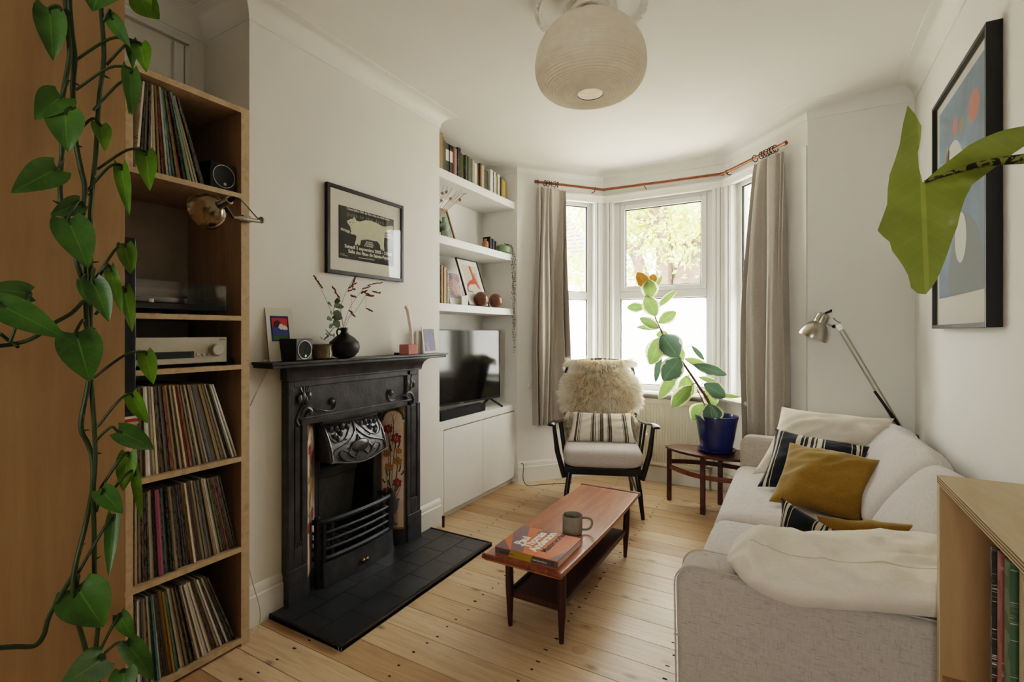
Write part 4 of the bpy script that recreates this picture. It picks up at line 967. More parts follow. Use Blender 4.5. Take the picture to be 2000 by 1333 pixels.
# tall navy box standing in the neighbouring bay
nb = thing('tower_speaker', 'tall narrow navy box standing at the left edge of the bookcase', 'speaker', (-1.95, .70, .985))
MB().box(-2.02, -1.83, .60, .778, .985, 1.553).build('cabinet', plain('navy_black_lacquer', '#111426', .35, 0, .45), nb, bev=.004)
MB().box(-1.83, -1.828, .612, .77, 1.0, 1.54).build('front_baffle', plain('navy_black_cloth', '#0e1122', .7), nb)
st = MB(); st.box(-2.05, -1.825, .60, .782, .958, .967); st.box(-2.05, -1.828, .60, .78, .967, .975); st.box(-2.05, -1.826, .60, .783, .975, .984)
for i, (z0, c, nm) in enumerate(((.9575, '#b8a68c', 'buff'), (.9665, '#b23a3c', 'red'), (.9755, '#c9c2b4', 'white'))):
    tag(MB().box(-2.05, -1.826 - .001 * i, .60, .783, z0, z0 + .0085).build('magazine', flat(c, .6), bev=.001), '%s magazine lying flat under the tall navy box' % nm, 'magazine', 'magazines under the navy box')
sk = thing('plywood_shelf', 'short plywood ledge carrying the navy box in the left bay', 'shelf', (-1.94, .69, .93))
MB().box(-2.06, -1.83, .60, .78, .937, .957).build('ledge_board', plyface, sk); MB().box(-2.06, -1.9, .60, .78, .757, .937).build('ledge_support', plyface, sk)

# tall plywood cupboard whose door closes the left edge
cb = thing('plywood_cupboard', 'tall birch plywood cupboard at the left edge behind the trailing plant', 'cupboard', (-1.7, .2, 0))
MB().box(-1.52, -1.50, -.35, .612, .02, 2.3).build('cupboard_door', wood('birch_ply_door', '#8e6f4a', '#a08058', '#967650', 1.2, (6, 6, .6), .5, .35, .04, 1.8), cb, bev=.001)
MB().box(-1.88, -1.522, -.35, .60, 0.0, 2.32).build('carcass', plyface, cb, bev=.001)

# ------------------------------------------------------------------ leaves and vines
def leaf(mb, base, tip, half, nrm, mi=0, droop=.15, fold=.25, shape='heart', nu=6, nv=10, twist=0, curl=0):
    base, tip = Vector(base), Vector(tip); ax = tip - base; L = ax.length; ax.normalize()
    nrm = Vector(nrm); nrm = (nrm - ax * nrm.dot(ax)).normalized(); side = ax.cross(nrm)
    if shape == 'heart': prof = lambda t: (math.sin(PI * min(1, (t * .93 + .07)) ** .62)) ** .85 if t < 1 else 0
    elif shape == 'oval': prof = lambda t: math.sin(PI * (t * .97 + .02)) ** .72
    else: prof = lambda t: math.sin(PI * (t * .97 + .02)) ** .9
    def fn(s, t):
        w = half * prof(t); a = (s - .5) * 2
        lobe = -.10 * L * (abs(a) ** 2) * (1 - t) ** 4 if shape == 'heart' else 0
        p = base + ax * (L * t + lobe) + side * a * w + nrm * (fold * w * a * a - droop * L * (t * t) + droop * L * t * .6 + curl * L * math.sin(t * PI * 1.5) * .1)
        return p
    mb.grid(fn, nu, nv, mi)

def pothos():
    PX = -1.42
    root = thing('trailing_pothos', 'trailing pothos vines hanging down in front of the plywood cupboard', 'plant', (-1.62, .42, 2.32))
    MB().lathe([(.075, 0), (.10, .14), (.105, .15), (.095, .15), (.09, .13)], (-1.62, .42, 2.32), 32).build('pot', plain('white_pot', '#cfc8ba', .5), root)
    rr = random.Random(5)
    P = lambda u, v, k=0: onX(u, v, PX + k)
    top = Vector((-1.60, .42, 2.46))
    s1 = [(128, -60), (128, 0), (133, 60), (136, 110), (126, 165), (120, 215), (121, 300), (117, 345), (120, 400), (137, 460), (152, 520), (165, 560)]
    s2 = [(136, -60), (135, 0), (140, 60), (146, 115), (142, 175), (147, 270), (158, 330), (166, 372), (160, 440), (164, 520), (170, 640), (174, 735), (158, 830), (172, 868), (181, 900), (180, 960), (166, 1030), (144, 1125), (146, 1190), (165, 1260), (172, 1300)]
    s3 = [(197, -60), (197, 10), (203, 110), (193, 200), (187, 300), (180, 370), (176, 440), (178, 560), (176, 640), (178, 740), (184, 830), (186, 900), (182, 965), (184, 1040), (185, 1130), (193, 1200), (186, 1290), (195, 1350)]
    s4 = [(142, 1125), (98, 1200), (86, 1240), (68, 1262), (30, 1264), (-20, 1267)]
    s5 = [(-20, 678), (30, 672), (70, 658), (105, 632), (140, 612), (163, 588)]
    s6 = [(0, 652), (20, 668), (35, 678)]
    vines = MB(); tracks = []
    for s_, r_ in ((s1, .0048), (s2, .005), (s3, .0048), (s4, .005), (s5, .0042), (s6, .0035)):
        pts = [P(u, v, rr.uniform(-.012, .012)) for u, v in s_]
        if s_[0][1] == -60: pts = [top, top + Vector((.09, .0 + (s_[0][0] - 150) * .0006, .02)), Vector((-1.44, pts[0].y, 2.3))] + pts
        c = bez(pts, 5); vines.tube(c, r_, 8); tracks.append([(u, v) for u, v in s_])
        for q in c[6::7]: vines.tube([q, q + Vector((.004, rr.uniform(-.016, .016), rr.uniform(-.004, .006)))], [.0035, .001], 5)
    L = [  # base, tip, half width (px), bright?, attach (px)
        ((96, 16), (104, 116), 27, 0, (130, 60)), ((122, 188), (70, 229), 30, 0, (130, 165)), ((128, 217), (131, 293), 34, 0, (147, 250)), ((113, 329), (25, 374), 33, 0, (118, 345)),
        ((203, -30), (180, 18), 34, 0, (198, -5)), ((216, 32), (254, 92), 14, 0, (198, 50)), ((268, -8), (312, 38), 24, 1, (200, -20)), ((272, -12), (290, 34), 16, 1, (200, -10)),
        ((257, 78), (259, 132), 10, 0, (145, 120)), ((273, 84), (285, 137), 16, 1, (208, 127)), ((254, 134), (258, 224), 16, 0, (148, 176)), ((262, 156), (252, 222), 11, 0, (182, 216)), ((195, 243), (206, 290), 17, 1, (148, 262)),
        ((285, 296), (292, 372), 18, 1, (190, 331)), ((236, 322), (252, 420), 14, 1, (168, 376)), ((158, 396), (100, 420), 21, 0, (160, 440)),
        ((132, 428), (173, 523), 38, 0, (160, 400)), ((60, 574), (-34, 562), 28, 0, (20, 668)), ((-8, 592), (132, 662), 38, 0, (-8, 640)), ((148, 650), (176, 746), 42, 0, (166, 635)),
        ((243, 477), (256, 537), 18, 1, (184, 548)), ((214, 521), (238, 612), 13, 1, (185, 556)), ((243, 562), (259, 650), 14, 1, (186, 615)), ((180, 548), (214, 628), 24, 0, (176, 540)),
        ((283, 687), (300, 752), 17, 1, (183, 738)), ((256, 769), (288, 830), 16, 1, (190, 834)), ((229, 842), (305, 878), 24, 0, (188, 860)), ((250, 884), (240, 962), 18, 1, (196, 955)),
        ((262, 918), (277, 1018), 9, 1, (200, 985)), ((196, 956), (240, 1004), 21, 0, (188, 1000)), ((222, 1006), (212, 1128), 13, 0, (150, 1125)), ((150, 1146), (202, 1228), 46, 0, (146, 1128)),
        ((233, 1200), (262, 1252), 14, 0, (186, 1290)), ((245, 1255), (303, 1330), 20, 0, (190, 1290)), ((205, 1286), (118, 1342), 32, 0, (175, 1300)), ((243, 1308), (238, 1375), 22, 0, (215, 1345)), ((160, 548), (176, 600), 12, 0, (166, 560))]
    lv = MB()
    for (b, t, w, br, at_) in L:
        k = rr.uniform(.0, .035); kb = k + rr.uniform(-.01, .015)
        B, T = P(*b, kb), P(*t, kb + rr.uniform(-.01, .05)); px = (P(b[0], b[1], k) - P(b[0] + 10, b[1], k)).length / 10
        view = (Vector((0, 0, EYE)) - B).normalized(); n = (view + Vector((rr.uniform(-.3, .3), rr.uniform(-.3, .3), rr.uniform(0, .5)))).normalized()
        leaf(lv, B, T, w * px * 1.05, n, br, rr.uniform(.05, .3), rr.uniform(.05, .45), 'heart')
        A = P(*at_); mid = lerp(A, B, .55) + Vector((.015, 0, .02)); vines.tube(bez([A, mid, B, B + (T - B) * .12], 5), .0032, 6)
    lv.build('foliage', [pothosleaf, pothosbright], root)
    vines.build('vine_stems', vinegreen, root)
pothos()

# ================================================================== things on the mantel
MZ = 1.1245
minispeaker('cube_speaker', 'small black cube speaker on the left end of the mantelpiece', -1.893, 1.452, MZ, .098, rad(9))
def card(name, label, c, w, h, right, lean, cols, group=None):
    """upright paper card leaning back; c bottom middle"""
    root = thing(name, label, 'card', c, 0, group); r = Vector(right).normalized(); n = r.cross(Vector((0, 0, 1))).normalized(); up = (Vector((0, 0, 1)) - n * lean).normalized()
    fn = lambda a, b, k: Vector(c) + r * a + up * b + n * k
    m_ = MB(); m_.prism([(-w / 2, 0), (w / 2, 0), (w / 2, h), (-w / 2, h)], fn, -.002, 0); m_.build('card_stock', paperwhite, root)
    return root, fn
r_, fn = card('art_postcard', 'white postcard with blue red and green print behind the mantel speaker', (-1.965, 1.40, MZ), .128, .238, (.06, 1, 0), .16, None)
q = MB()
def rect2(mb, f, a0, a1, b0, b1, k, mi): mb.face([f(a0, b0, k), f(a1, b0, k), f(a1, b1, k), f(a0, b1, k)], mi)
rect2(q, fn, -.046, .040, .088, .202, .0006, 0); rect2(q, fn, -.038, .032, .150, .192, .0009, 1); rect2(q, fn, -.038, .032, .094, .112, .0009, 2); rect2(q, fn, -.038, .032, .112, .15, .0009, 3)
q.face([fn(-.034, .15, .0012), fn(-.03, .175, .0012), fn(-.012, .184, .0012), (fn(.006, .17, .0012)), fn(.0, .158, .0012), fn(-.004, .13, .0012), fn(-.01, .15, .0012)], 4)
q.face([fn(-.012, .15, .0014), fn(-.002, .168, .0014), fn(.01, .165, .0014), fn(.014, .145, .0014), fn(0, .14, .0014)], 5); q.face([fn(.006, .15, .0014), fn(.018, .162, .0014), fn(.032, .15, .0014), fn(.032, .14, .0014), fn(.01, .14, .0014)], 5)
q.build('printed_picture', [flat('#22356b'), flat('#c2332b'), flat('#3d5f35'), flat('#3f4a86'), flat('#1c1c22'), flat('#d8cfc4')], r_)
r_, fn = card('greeting_card', 'small white card with purple and pink picture at mantel right end', (-1.945, 2.395, MZ), .142, .160, (-.10, 1, 0), .12, None)
def card2mat():
    t = NT('aurora_print'); nz = t.noise(t.coord(scale=(1, 12, 6), rot=(.5, 0, 0)), 1.5, 2)
    return t.done(t.bsdf(t.ramp(nz, [(.3, '#3a4f58'), (.45, '#444f7a'), (.56, '#6d4d80'), (.64, '#a8708c'), (.74, '#4a6470')]), .5))
q = MB(); rect2(q, fn, -.058, .060, .012, .148, .0006, 0); q.build('printed_picture', card2mat(), r_)
tag(MB().prism([(-.004, 0), (.004, 0), (.004, .135), (-.004, .135)], lambda a, b, k: Vector((-1.968 - .02 * b + a, 2.288 + k, MZ + b)), 0, .055).build('blank_card', paperwhite), 'plain white blank card leaning between candle holder and purple card', 'card')
tag(MB().lathe([(.036, 0), (.044, .006), (.047, .03), (.044, .05), (.043, .064), (.046, .07), (.042, .071), (.039, .062), (.04, .03), (.034, .01), (0, .008)], (-1.925, 1.575, MZ), 36).build('ceramic_cup', olive), 'small olive brown glazed ceramic cup beside the black vase', 'cup')
va = thing('bud_vase', 'round matte black bud vase with tiny ear handle on mantelpiece', 'vase', (-1.92, 1.70, MZ))
MB().lathe([(.028, 0), (.05, .008), (.068, .03), (.0745, .055), (.068, .08), (.045, .103), (.022, .118), (.016, .128), (.017, .146), (.019, .15), (.014, .15), (.012, .13), (.015, .118), (0, .11)], (-1.92, 1.70, MZ), 48).build('vase_body', blackclay, va)
MB().tube(bez([(-1.92, 1.686, MZ + .140), (-1.92, 1.664, MZ + .142), (-1.92, 1.655, MZ + .128), (-1.92, 1.662, MZ + .108)], 6), .0042, 8).build('vase_handle', blackclay, va)
def bouquet():
    P = lambda u, v, k=0: onX(u, v, -1.92 + k); o = Vector((-1.92, 1.70, MZ + .125)); rr = random.Random(2)
    e = thing('eucalyptus_sprig', 'green eucalyptus sprig in the black vase', 'plant', o[:])
    st = bez([o, P(661, 640), P(652, 610), P(657, 585)], 6); st2 = bez([o, P(655, 640), P(646, 648), P(633, 665)], 6); m_ = MB(); m_.tube(st, .0016, 6); m_.tube(st2, .0016, 6); m_.build('stem', vinegreen, e)
    lv = MB()
    for (u, v, du, dv, w) in ((653, 590, 12, -2, 5), (652, 600, 20, -2, 5), (648, 598, -8, -6, 4), (650, 612, 18, 4, 6), (648, 622, 22, -2, 5), (647, 622, -8, 2, 4), (650, 635, 14, -6, 7), (645, 612, 4, 4, 5)):
        b = P(u, v, .0); t = P(u + du, v + dv, rr.uniform(-.02, .03)); leaf(lv, b, t, w * .0034, (1, rr.uniform(-.3, .3), rr.uniform(.2, 1)), 0, .1, .2, 'oval', 4, 5)
    for (u, v) in ((640, 647), (648, 641), (645, 652), (637, 654), (650, 655), (634, 662), (641, 663), (628, 660)):
        b = P(u, v); leaf(lv, b, P(u + rr.uniform(-7, 7), v + rr.uniform(-8, 4), rr.uniform(-.01, .03)), .016, (1, rr.uniform(-.4, .4), .4), 0, .05, .1, 'oval', 4, 5)
    lv.build('leaves', eucal, e)
    for i, (pts, heads) in enumerate((([(662, 650), (648, 610), (632, 575), (618, 548)], [(613, 540, 629, 562)]), ([(664, 650), (666, 610), (672, 580), (690, 545)], [(688, 560, 694, 542), (682, 562, 695, 553), (680, 568, 692, 565)]),
                                      ([(664, 650), (676, 620), (690, 590), (712, 562)], [(708, 565, 722, 560), (720, 558, 746, 552), (706, 572, 716, 568), (728, 570, 742, 572)]), ([(664, 650), (680, 625), (700, 600), (715, 575)], [(712, 572, 722, 576), (716, 578, 728, 578), (715, 602, 726, 608)]),
                                      ([(664, 650), (672, 632), (686, 612)], [(683, 606, 692, 618), (686, 578, 694, 580)]), ([(660, 648), (664, 600), (656, 570)], [(650, 560, 662, 582)]))):
        g = thing('dried_grass_stem', ['dried grass stem leaning furthest left out of the black vase', 'dried oat grass stem rising towards the poster frame from black vase', 'dried oat grass stem arching furthest right from the black vase', 'dried oat grass stem second from the right in black vase', 'short dried grass stem hanging low right of the black vase', 'dried brown grass head straight above the eucalyptus sprig'][i], 'dried grass', o[:], 0, 'dried grasses in the black vase')
        k = .012 * (i - 2.5)
        MB().tube(bez([o] + [P(u, v, k) for u, v in pts[1:]], 6), .0009, 5).build('stalk', drystem, g)
        h = MB()
        for (u0, v0, u1, v1) in heads:
            a, b = P(u0, v0, k), P(u1, v1, k)
            if (a - P(*pts[-1], k)).length > .004: h.tube([a, lerp(a, P(*pts[-1], k), .5) + Vector((0, 0, .005)), P(*pts[-1], k)], .0006, 4)
            for j in range(9):
                f = j / 8; c = lerp(a, b, f) + Vector((rr.uniform(-.003, .003), rr.uniform(-.003, .003), rr.uniform(-.003, .003))); dd = (b - a).normalized()
                h.tube([c - dd * .007, c, c + dd * .011], [.0008, .0040, .0005], 6)
        h.build('seed_head', dryseed, g)
bouquet()
ch = thing('candle_holder', 'pink clay block candle holder near mantel right end', 'candle holder', (-1.925, 2.175, MZ))
MB().obox((-1.925, 2.172, MZ + .029), (.062, .105, .058), Matrix.Rotation(rad(12), 3, 'Z')).build('block', pinkclay, ch, bev=.003)
cd = MB(); zb = MZ + .0585
cd.tube(bez([(-1.925, 2.20, zb), (-1.925, 2.195, zb + .06), (-1.925, 2.18, zb + .13), (-1.925, 2.165, zb + .19), (-1.925, 2.158, zb + .212), (-1.925, 2.148, zb + .206)], 6), .0105, 12)
tag(cd.build('bent_candle', wax), 'pale pink bent taper candle in the clay block holder', 'candle')
tag(MB().lathe([(.012, 0), (.016, .004), (.014, .012), (0, .013)], (-1.945, 2.095, MZ), 16).build('small_pebble', charcoal), 'tiny dark pebble left of the pink candle holder', 'pebble')

# ------------------------------------------------------------------ framed pictures
def framed(name, label, origin, right, up, w, h, bar, depth, fmat, mount=None, glass=True, cat='picture'):
    root = thing(name, label, cat, Vector(origin)[:]); r = Vector(right).normalized(); u = Vector(up).normalized(); n = r.cross(u)
    fn = lambda a, b, k: Vector(origin) + r * a + u * b + n * k
    f = MB()
    for (a0, a1, b0, b1) in ((0, bar, 0, h), (w - bar, w, 0, h), (bar, w - bar, 0, bar), (bar, w - bar, h - bar, h)):
        f.prism([(a0, b0), (a1, b0), (a1, b1), (a0, b1)], fn, 0, depth)
    f.build('frame', fmat, root, bev=.0015)
    b = MB(); b.prism([(bar * .5, bar * .5), (w - bar * .5, bar * .5), (w - bar * .5, h - bar * .5), (bar * .5, h - bar * .5)], fn, depth * .15, depth * .55); b.build('mount_board', mount or matboard, root)
    if glass: MB().face([fn(bar, bar, depth * .8), fn(w - bar, bar, depth * .8), fn(w - bar, h - bar, depth * .8), fn(bar, h - bar, depth * .8)]).build('picture_glass', picglass, root)
    return root, fn
# gig poster with a white cat
o0 = Vector((XB + .001, 1.655, 1.545)); W0, H0 = .545, .447
root, fn = framed('cat_poster', 'black framed dark concert poster with a white cat above the mantelpiece', o0, (0, 1, 0), (0, 0, 1), W0, H0, .019, .022, framewood)
pz = .022 * .6
pa0, pa1, pb0, pb1 = .076, .076 + .395, .084, .084 + .268
pm = MB(); rect2(pm, fn, pa0, pa1, pb0, pb1, pz, 0); ps = pm.build('poster_sheet', plain('poster_dark_olive', '#2b2d28', .7, 0, .2, .25, 14), root)
cat = [(.136, .265), (.165, .245), (.19, .217), (.235, .2), (.255, .15), (.285, .2), (.30, .225), (.36, .22), (.41, .19), (.456, .163), (.52, .15), (.584, .15), (.65, .165), (.712, .18), (.76, .195), (.808, .197), (.86, .175), (.904, .156), (.95, .142), (.984, .148), (.988, .18), (.975, .224), (.93, .265), (.888, .293), (.84, .31), (.815, .33), (.808, .429), (.80, .578), (.81, .69), (.78, .72), (.765, .66), (.752, .712), (.73, .66), (.728, .61), (.70, .57), (.68, .54), (.6, .542), (.488, .545), (.42, .565), (.376, .584), (.365, .64), (.36, .683), (.325, .70), (.318, .66), (.30, .70), (.272, .705), (.268, .66), (.285, .61), (.296, .517), (.25, .5), (.216, .487), (.2, .43), (.19, .372), (.165, .335), (.144, .31)]
cm = MB(); cm.face([fn(lerp(pa0, pa1, a), lerp(pb1, pb0, b), pz + .0006) for a, b in cat]); cm.build('cat_figure', flat('#c9c4a8', .7, 'cat_cream'), ps)
cm = MB()
for (a, b) in ((.185, .285), (.235, .275)): cm.face([fn(lerp(pa0, pa1, a + .012 * math.cos(t)), lerp(pb1, pb0, b + .009 * math.sin(t)), pz + .001) for t in [PI / 4 * i for i in range(8)]])
cm.face([fn(lerp(pa0, pa1, a), lerp(pb1, pb0, b), pz + .001) for a, b in ((.198, .33), (.215, .325), (.206, .345))]); cm.build('cat_face', flat('#3a382c'), ps)
tw = flat('#d6d2c2', .7, 'poster_white_ink')
def ptext(s_, a, b, size, bold=0, rot=0, mat=tw, al='LEFT', sp=1.0):
    p = fn(lerp(pa0, pa1, a), lerp(pb1, pb0, b), pz + .0012); rr_ = Vector((0, math.cos(rot), math.sin(rot))); uu = Vector((0, -math.sin(rot), math.cos(rot)))
    text(s_, size, frame_mtx(p, rr_, uu), mat, 'poster_lettering', ps, bold, al, True, sp)
ptext("L'association l'Air de Rien vous en rend l'écho", .13, .05, .0165, .0004, 0)
ptext('puss in the dark', .14, .165, .030, 0, 0, flat('#8f8d7c'), sp=1.3)
ptext('ENTRÉE 4€', .03, .47, .017, .0006, rad(-8)); ptext('ON STAGE', .80, .375, .014, .0004); ptext('UN CONCERT', .80, .425, .014, .0004)
ptext('LES CHATS', .46, .61, .010, .0003); ptext('DU THEATRE', .45, .65, .010, .0003); ptext('ET DES MUSES', .43, .69, .010, .0003)
ptext('Samedi 3 septembre 2005 - 21h00', .095, .785, .0245, .0007); ptext('Salle des fêtes de Sainte-Feyre', .155, .875, .0245, .0007)
ptext('renseignements 05 55 00 00 00', .33, .945, .009, .0001); ptext('ne pas jeter', .02, .92, .007); ptext('sur la voie publique', .01, .95, .007)
# large abstract print on the sofa wall (a plain stand-in of the same size and colours)
o1 = Vector((XR - .001, 2.972, 1.268)); W1, H1 = .752, 1.022
root, fn = framed('abstract_print', 'large black framed abstract blue print on the wall above the sofa', o1, (0, -1, 0), (0, 0, 1), W1, H1, .016, .042, framewood)
pz = .042 * .6; pa0, pa1, pb0, pb1 = .055, W1 - .055, .135, H1 - .055
def abst():
    t = NT('print_soft_blue'); nz = t.noise(t.coord(), 6, 5, .6)
    return t.done(t.bsdf(t.ramp(nz, [(.3, '#335a74'), (.55, '#4c7590'), (.75, '#6a92a6')]), .7))
q = MB(); rect2(q, fn, pa0, pa1, pb0, pb1, pz, 0); sheet = q.build('printed_sheet', abst(), root)
def blob(c, rx, ry, mi, k, a0=0, a1=2 * PI, n=30): q.face([fn(lerp(pa0, pa1, c[0] + rx * math.cos(t)), lerp(pb0, pb1, c[1] + ry * math.sin(t)), pz + k) for t in [lerp(a0, a1, i / n) for i in range(n if a1 - a0 > 6 else n + 1)]], mi)
q = MB(); blob((.60, 0.0), .38, .36, 0, .0006, 0, PI); blob((.35, .52), .26, .25, 1, .0008, 0, PI); blob((.52, .27), .12, .12, 1, .0010)
blob((.78, .82), .10, .07, 2, .0008); blob((.40, .83), .05, .05, 2, .0008); blob((.22, .72), .05, .06, 3, .0008); blob((.55, .80), .05, .03, 3, .0009); blob((.12, .60), .03, .03, 2, .0008)
q.build('abstract_shapes', [flat('#5a6668'), flat('#cfd0c2'), flat('#c0604c'), flat('#8a7a54')], sheet)

# ================================================================== RIGHT ALCOVE: shelves, cupboard, tv
AY0, AY1 = BR1 + .002, YF - .002
ALC = [('top', 2.282, .058), ('middle', 1.842, .055), ('bottom', 1.393, .053)]
for nm, z, t in ALC:
    tag(MB().box(XA + .001, -2.03, AY0, AY1, z, z + t).build('floating_shelf', cupwhite, bev=.003), {'top': 'thick white floating shelf carrying a row of books near ceiling', 'middle': 'thick white floating shelf carrying the small vases', 'bottom': 'thick white floating shelf just above the television'}[nm], 'shelf', 'white alcove shelves')
def cupboard():
    root = thing('alcove_cupboard', 'built-in white cupboard with two flush doors under the television', 'cupboard', (-2.18, 3.08, 0)); fx = -2.02
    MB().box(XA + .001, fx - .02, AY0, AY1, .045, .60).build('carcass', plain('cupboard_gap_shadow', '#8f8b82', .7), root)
    MB().box(XA + .001, fx - .035, AY0, AY1, 0, .045).build('plinth', cupwhite, root)
    MB().box(XA + .001, fx, AY0, AY1, .602, .655).build('worktop', cupwhite, root, bev=.002)
    MB().box(fx - .02, fx, AY0, AY0 + .055, .045, .602).build('filler_strip', cupwhite, root)
    MB().box(fx - .02, fx, AY1 - .02, AY1, .045, .602).build('filler_strip', cupwhite, root)
    mid = (AY0 + .055 + AY1 - .02) / 2
    MB().box(fx - .018, fx, AY0 + .059, mid - .0015, .047, .594).build('door', cupwhite, root, bev=.0015)
    MB().box(fx - .018, fx, mid + .0015, AY1 - .024, .047, .594).build('door', cupwhite, root, bev=.0015)
cupboard()
def tv():
    zb = .655; c = Vector((-2.155, 3.0, zb)); rz = rad(9)      # turned slightly towards the camera side
    root = thing('television', 'flat black television standing on the white alcove cupboard', 'television', c[:], -rz)
    w, h = .89, .552; y0, y1 = -.425, .455
    MB().box(-.045, -.006, y0 + .02, y1 - .02, .12, .50).build('rear_housing', blackp, root, bev=.01, world=False)
    MB().box(-.008, .006, y0, y1, .066, .066 + h).build('bezel', blackp, root, bev=.003, world=False)
    MB().box(.0058, .0072, y0 + .008, y1 - .008, .082, .066 + h - .008).build('screen', screenm, root, world=False)
    for yy in (-.30, .33):
        l = MB(); l.bar((-.005, yy, .075), (.085, yy + .06, .006), .014, .014); l.bar((-.005, yy, .075), (-.10, yy + .02, .006), .014, .014); l.build('stand_foot', blackp, root, world=False)
    text('PHILIPS', .011, frame_mtx((.0075, -.01, .07), (0, 1, 0), (0, 0, 1)), silverlight, 'maker_lettering', root, world=False)
tv()
tag(MB().box(-2.105, -2.04, 2.62, 3.17, .6555, .715).build('soundbar', plain('soundbar_cloth', '#17181a', .8, 0, .3, .2, 80), bev=.008), 'low black soundbar in front of the television', 'soundbar')

# books on the top shelf
def book(name, label, x, y, z, t, h, d, col, lean=0, group=None, mat=None):
    m_ = MB(); m_.box(-d, 0, -t / 2, t / 2, 0, h)
    me_o = bpy.data.objects.new(name, None)
    bpy.data.objects.remove(me_o)
    cover = MB(); cover.box(-d, .0, -t / 2, -t / 2 + .0022, 0, h); cover.box(-d, .0, t / 2 - .0022, t / 2, 0, h); cover.box(-.003, .0015, -t / 2, t / 2, 0, h)
    root = thing(name, label, 'book', (x, y, z), 0, group); root.rotation_euler = (lean, 0, 0)
    o = cover.build('cover', mat or bookcol, root, world=False); o.color = (*lin(col), 1)
    MB().box(-d + .003, -.003, -t / 2 + .0022, t / 2 - .0022, .002, h - .002).build('page_block', paperwhite, root, world=False)
    return root
BK = [('tan', '#8c6236', .030, .285), ('tan', '#96703f', .034, .275), ('grey', '#55584a', .012, .255), ('olive', '#3b3d2e', .018, .235), ('black and white', '#26231f', .028, .232), ('black and white', '#201f1d', .022, .228), ('red', '#8e2630', .012, .225), ('grey', '#8d8a78', .016, .22), ('black', '#151310', .024, .235), ('black', '#1c1812', .02, .215), ('olive', '#6d6638', .018, .21), ('charcoal', '#3f4438', .018, .21), ('green', '#4a5138', .022, .205), ('charcoal', '#2a302c', .018, .205), ('cream', '#b5ad90', .012, .205), ('blue', '#3d4f6c', .014, .20), ('white', '#cfcabb', .022, .195), ('buff', '#9b7e50', .012, .2), ('brown', '#5b3a26', .014, .205), ('cream', '#d0c8b0', .02, .20), ('buff', '#b49c72', .015, .21), ('charcoal', '#2f2f28', .022, .18), ('green', '#3c4a3c', .02, .185), ('white', '#d4cfc0', .024, .20), ('blue', '#2c3c5e', .014, .195), ('white', '#d7d3c8', .026, .205), ('tan', '#9c8a62', .018, .185), ('white', '#cbc6b4', .022, .2), ('charcoal', '#3a3a34', .016, .18), ('yellow', '#b88a26', .02, .175), ('yellow', '#c29a3c', .022, .17)]
yy = AY0 + .006; zt = 2.3405; n_ = 0
tot = sum(b[2] for b in BK) ; sc_ = (3.53 - yy) / tot
for i, (cn, col, t, h) in enumerate(BK):
    t *= sc_; h = min(h, ZC - zt - .02) * .95
    ln = 0 if i < 24 else rad(.0 + (i - 23) * .0)
    b = book('shelf_book', '%s spined book, %s from the chimney breast on top alcove shelf' % (cn, ORD(i + 1)), -2.065 - R.uniform(0, .02), yy + t / 2, zt, t * .96, h, .16, col, ln, 'books on the top alcove shelf')
    if cn == 'black and white':
        MB().box(.0016, .0022, -t * .47, t * .47, h * .45, h * .8).build('spine_label', paperwhite, b, world=False)
    yy += t
# dried flower stems rising behind the mirror
ZM = 1.8975
def driedflowers():
    vz = thing('small_vase', 'pale clay vase of dried flowers hidden beside the chimney breast', 'vase', (-2.20, 2.66, ZM))
    MB().lathe([(.03, 0), (.042, .04), (.03, .09), (.018, .12), (.022, .13), (.016, .13), (.012, .1), (0, .02)], (-2.20, 2.66, ZM), 24).build('vase_body', leathersole, vz)
    root = thing('dried_flowers', 'spray of brown dried thistle flowers reaching from the alcove middle shelf', 'dried flowers', (-2.2, 2.66, ZM + .09))
    o = Vector((-2.2, 2.66, ZM + .03)); st = MB(); hd = MB(); rr = random.Random(9); P = lambda u, v, k=0: onX(u, v, -2.12 + k)
    for (u, v, big) in ((868, 359, 1), (872, 375, 1), (864, 378, 1), (898, 391, 1), (880, 388, 1), (862, 392, 1), (890, 358, 0), (912, 355, 0), (925, 352, 0), (896, 370, 0), (916, 372, 0), (905, 380, 0), (880, 356, 0), (908, 364, 0), (919, 360, 0)):
        k = rr.uniform(-.05, .05); e = P(u, v, k); mid = lerp(o, e, .45) + Vector((0, 0, .02)); st.tube(bez([o, mid, e], 6), .0012, 5)
        if big:
            for j in range(22):
                d = Vector((rr.gauss(0, 1), rr.gauss(0, 1), rr.gauss(0, 1))).normalized(); hd.tube([e, e + d * .017], [.0022, .0004], 4)
            hd.ball(e, .009, 8, 6)
        else:
            for j in range(4):
                d = Vector((rr.gauss(0, 1), rr.gauss(0, 1), abs(rr.gauss(0, 1)))).normalized() * .022; st.tube([e, e + d], .0007, 4); hd.ball(e + d, .0035, 6, 4)
    st.build('stalks', dryflower, root); hd.build('flower_heads', dryflower, root)
driedflowers()
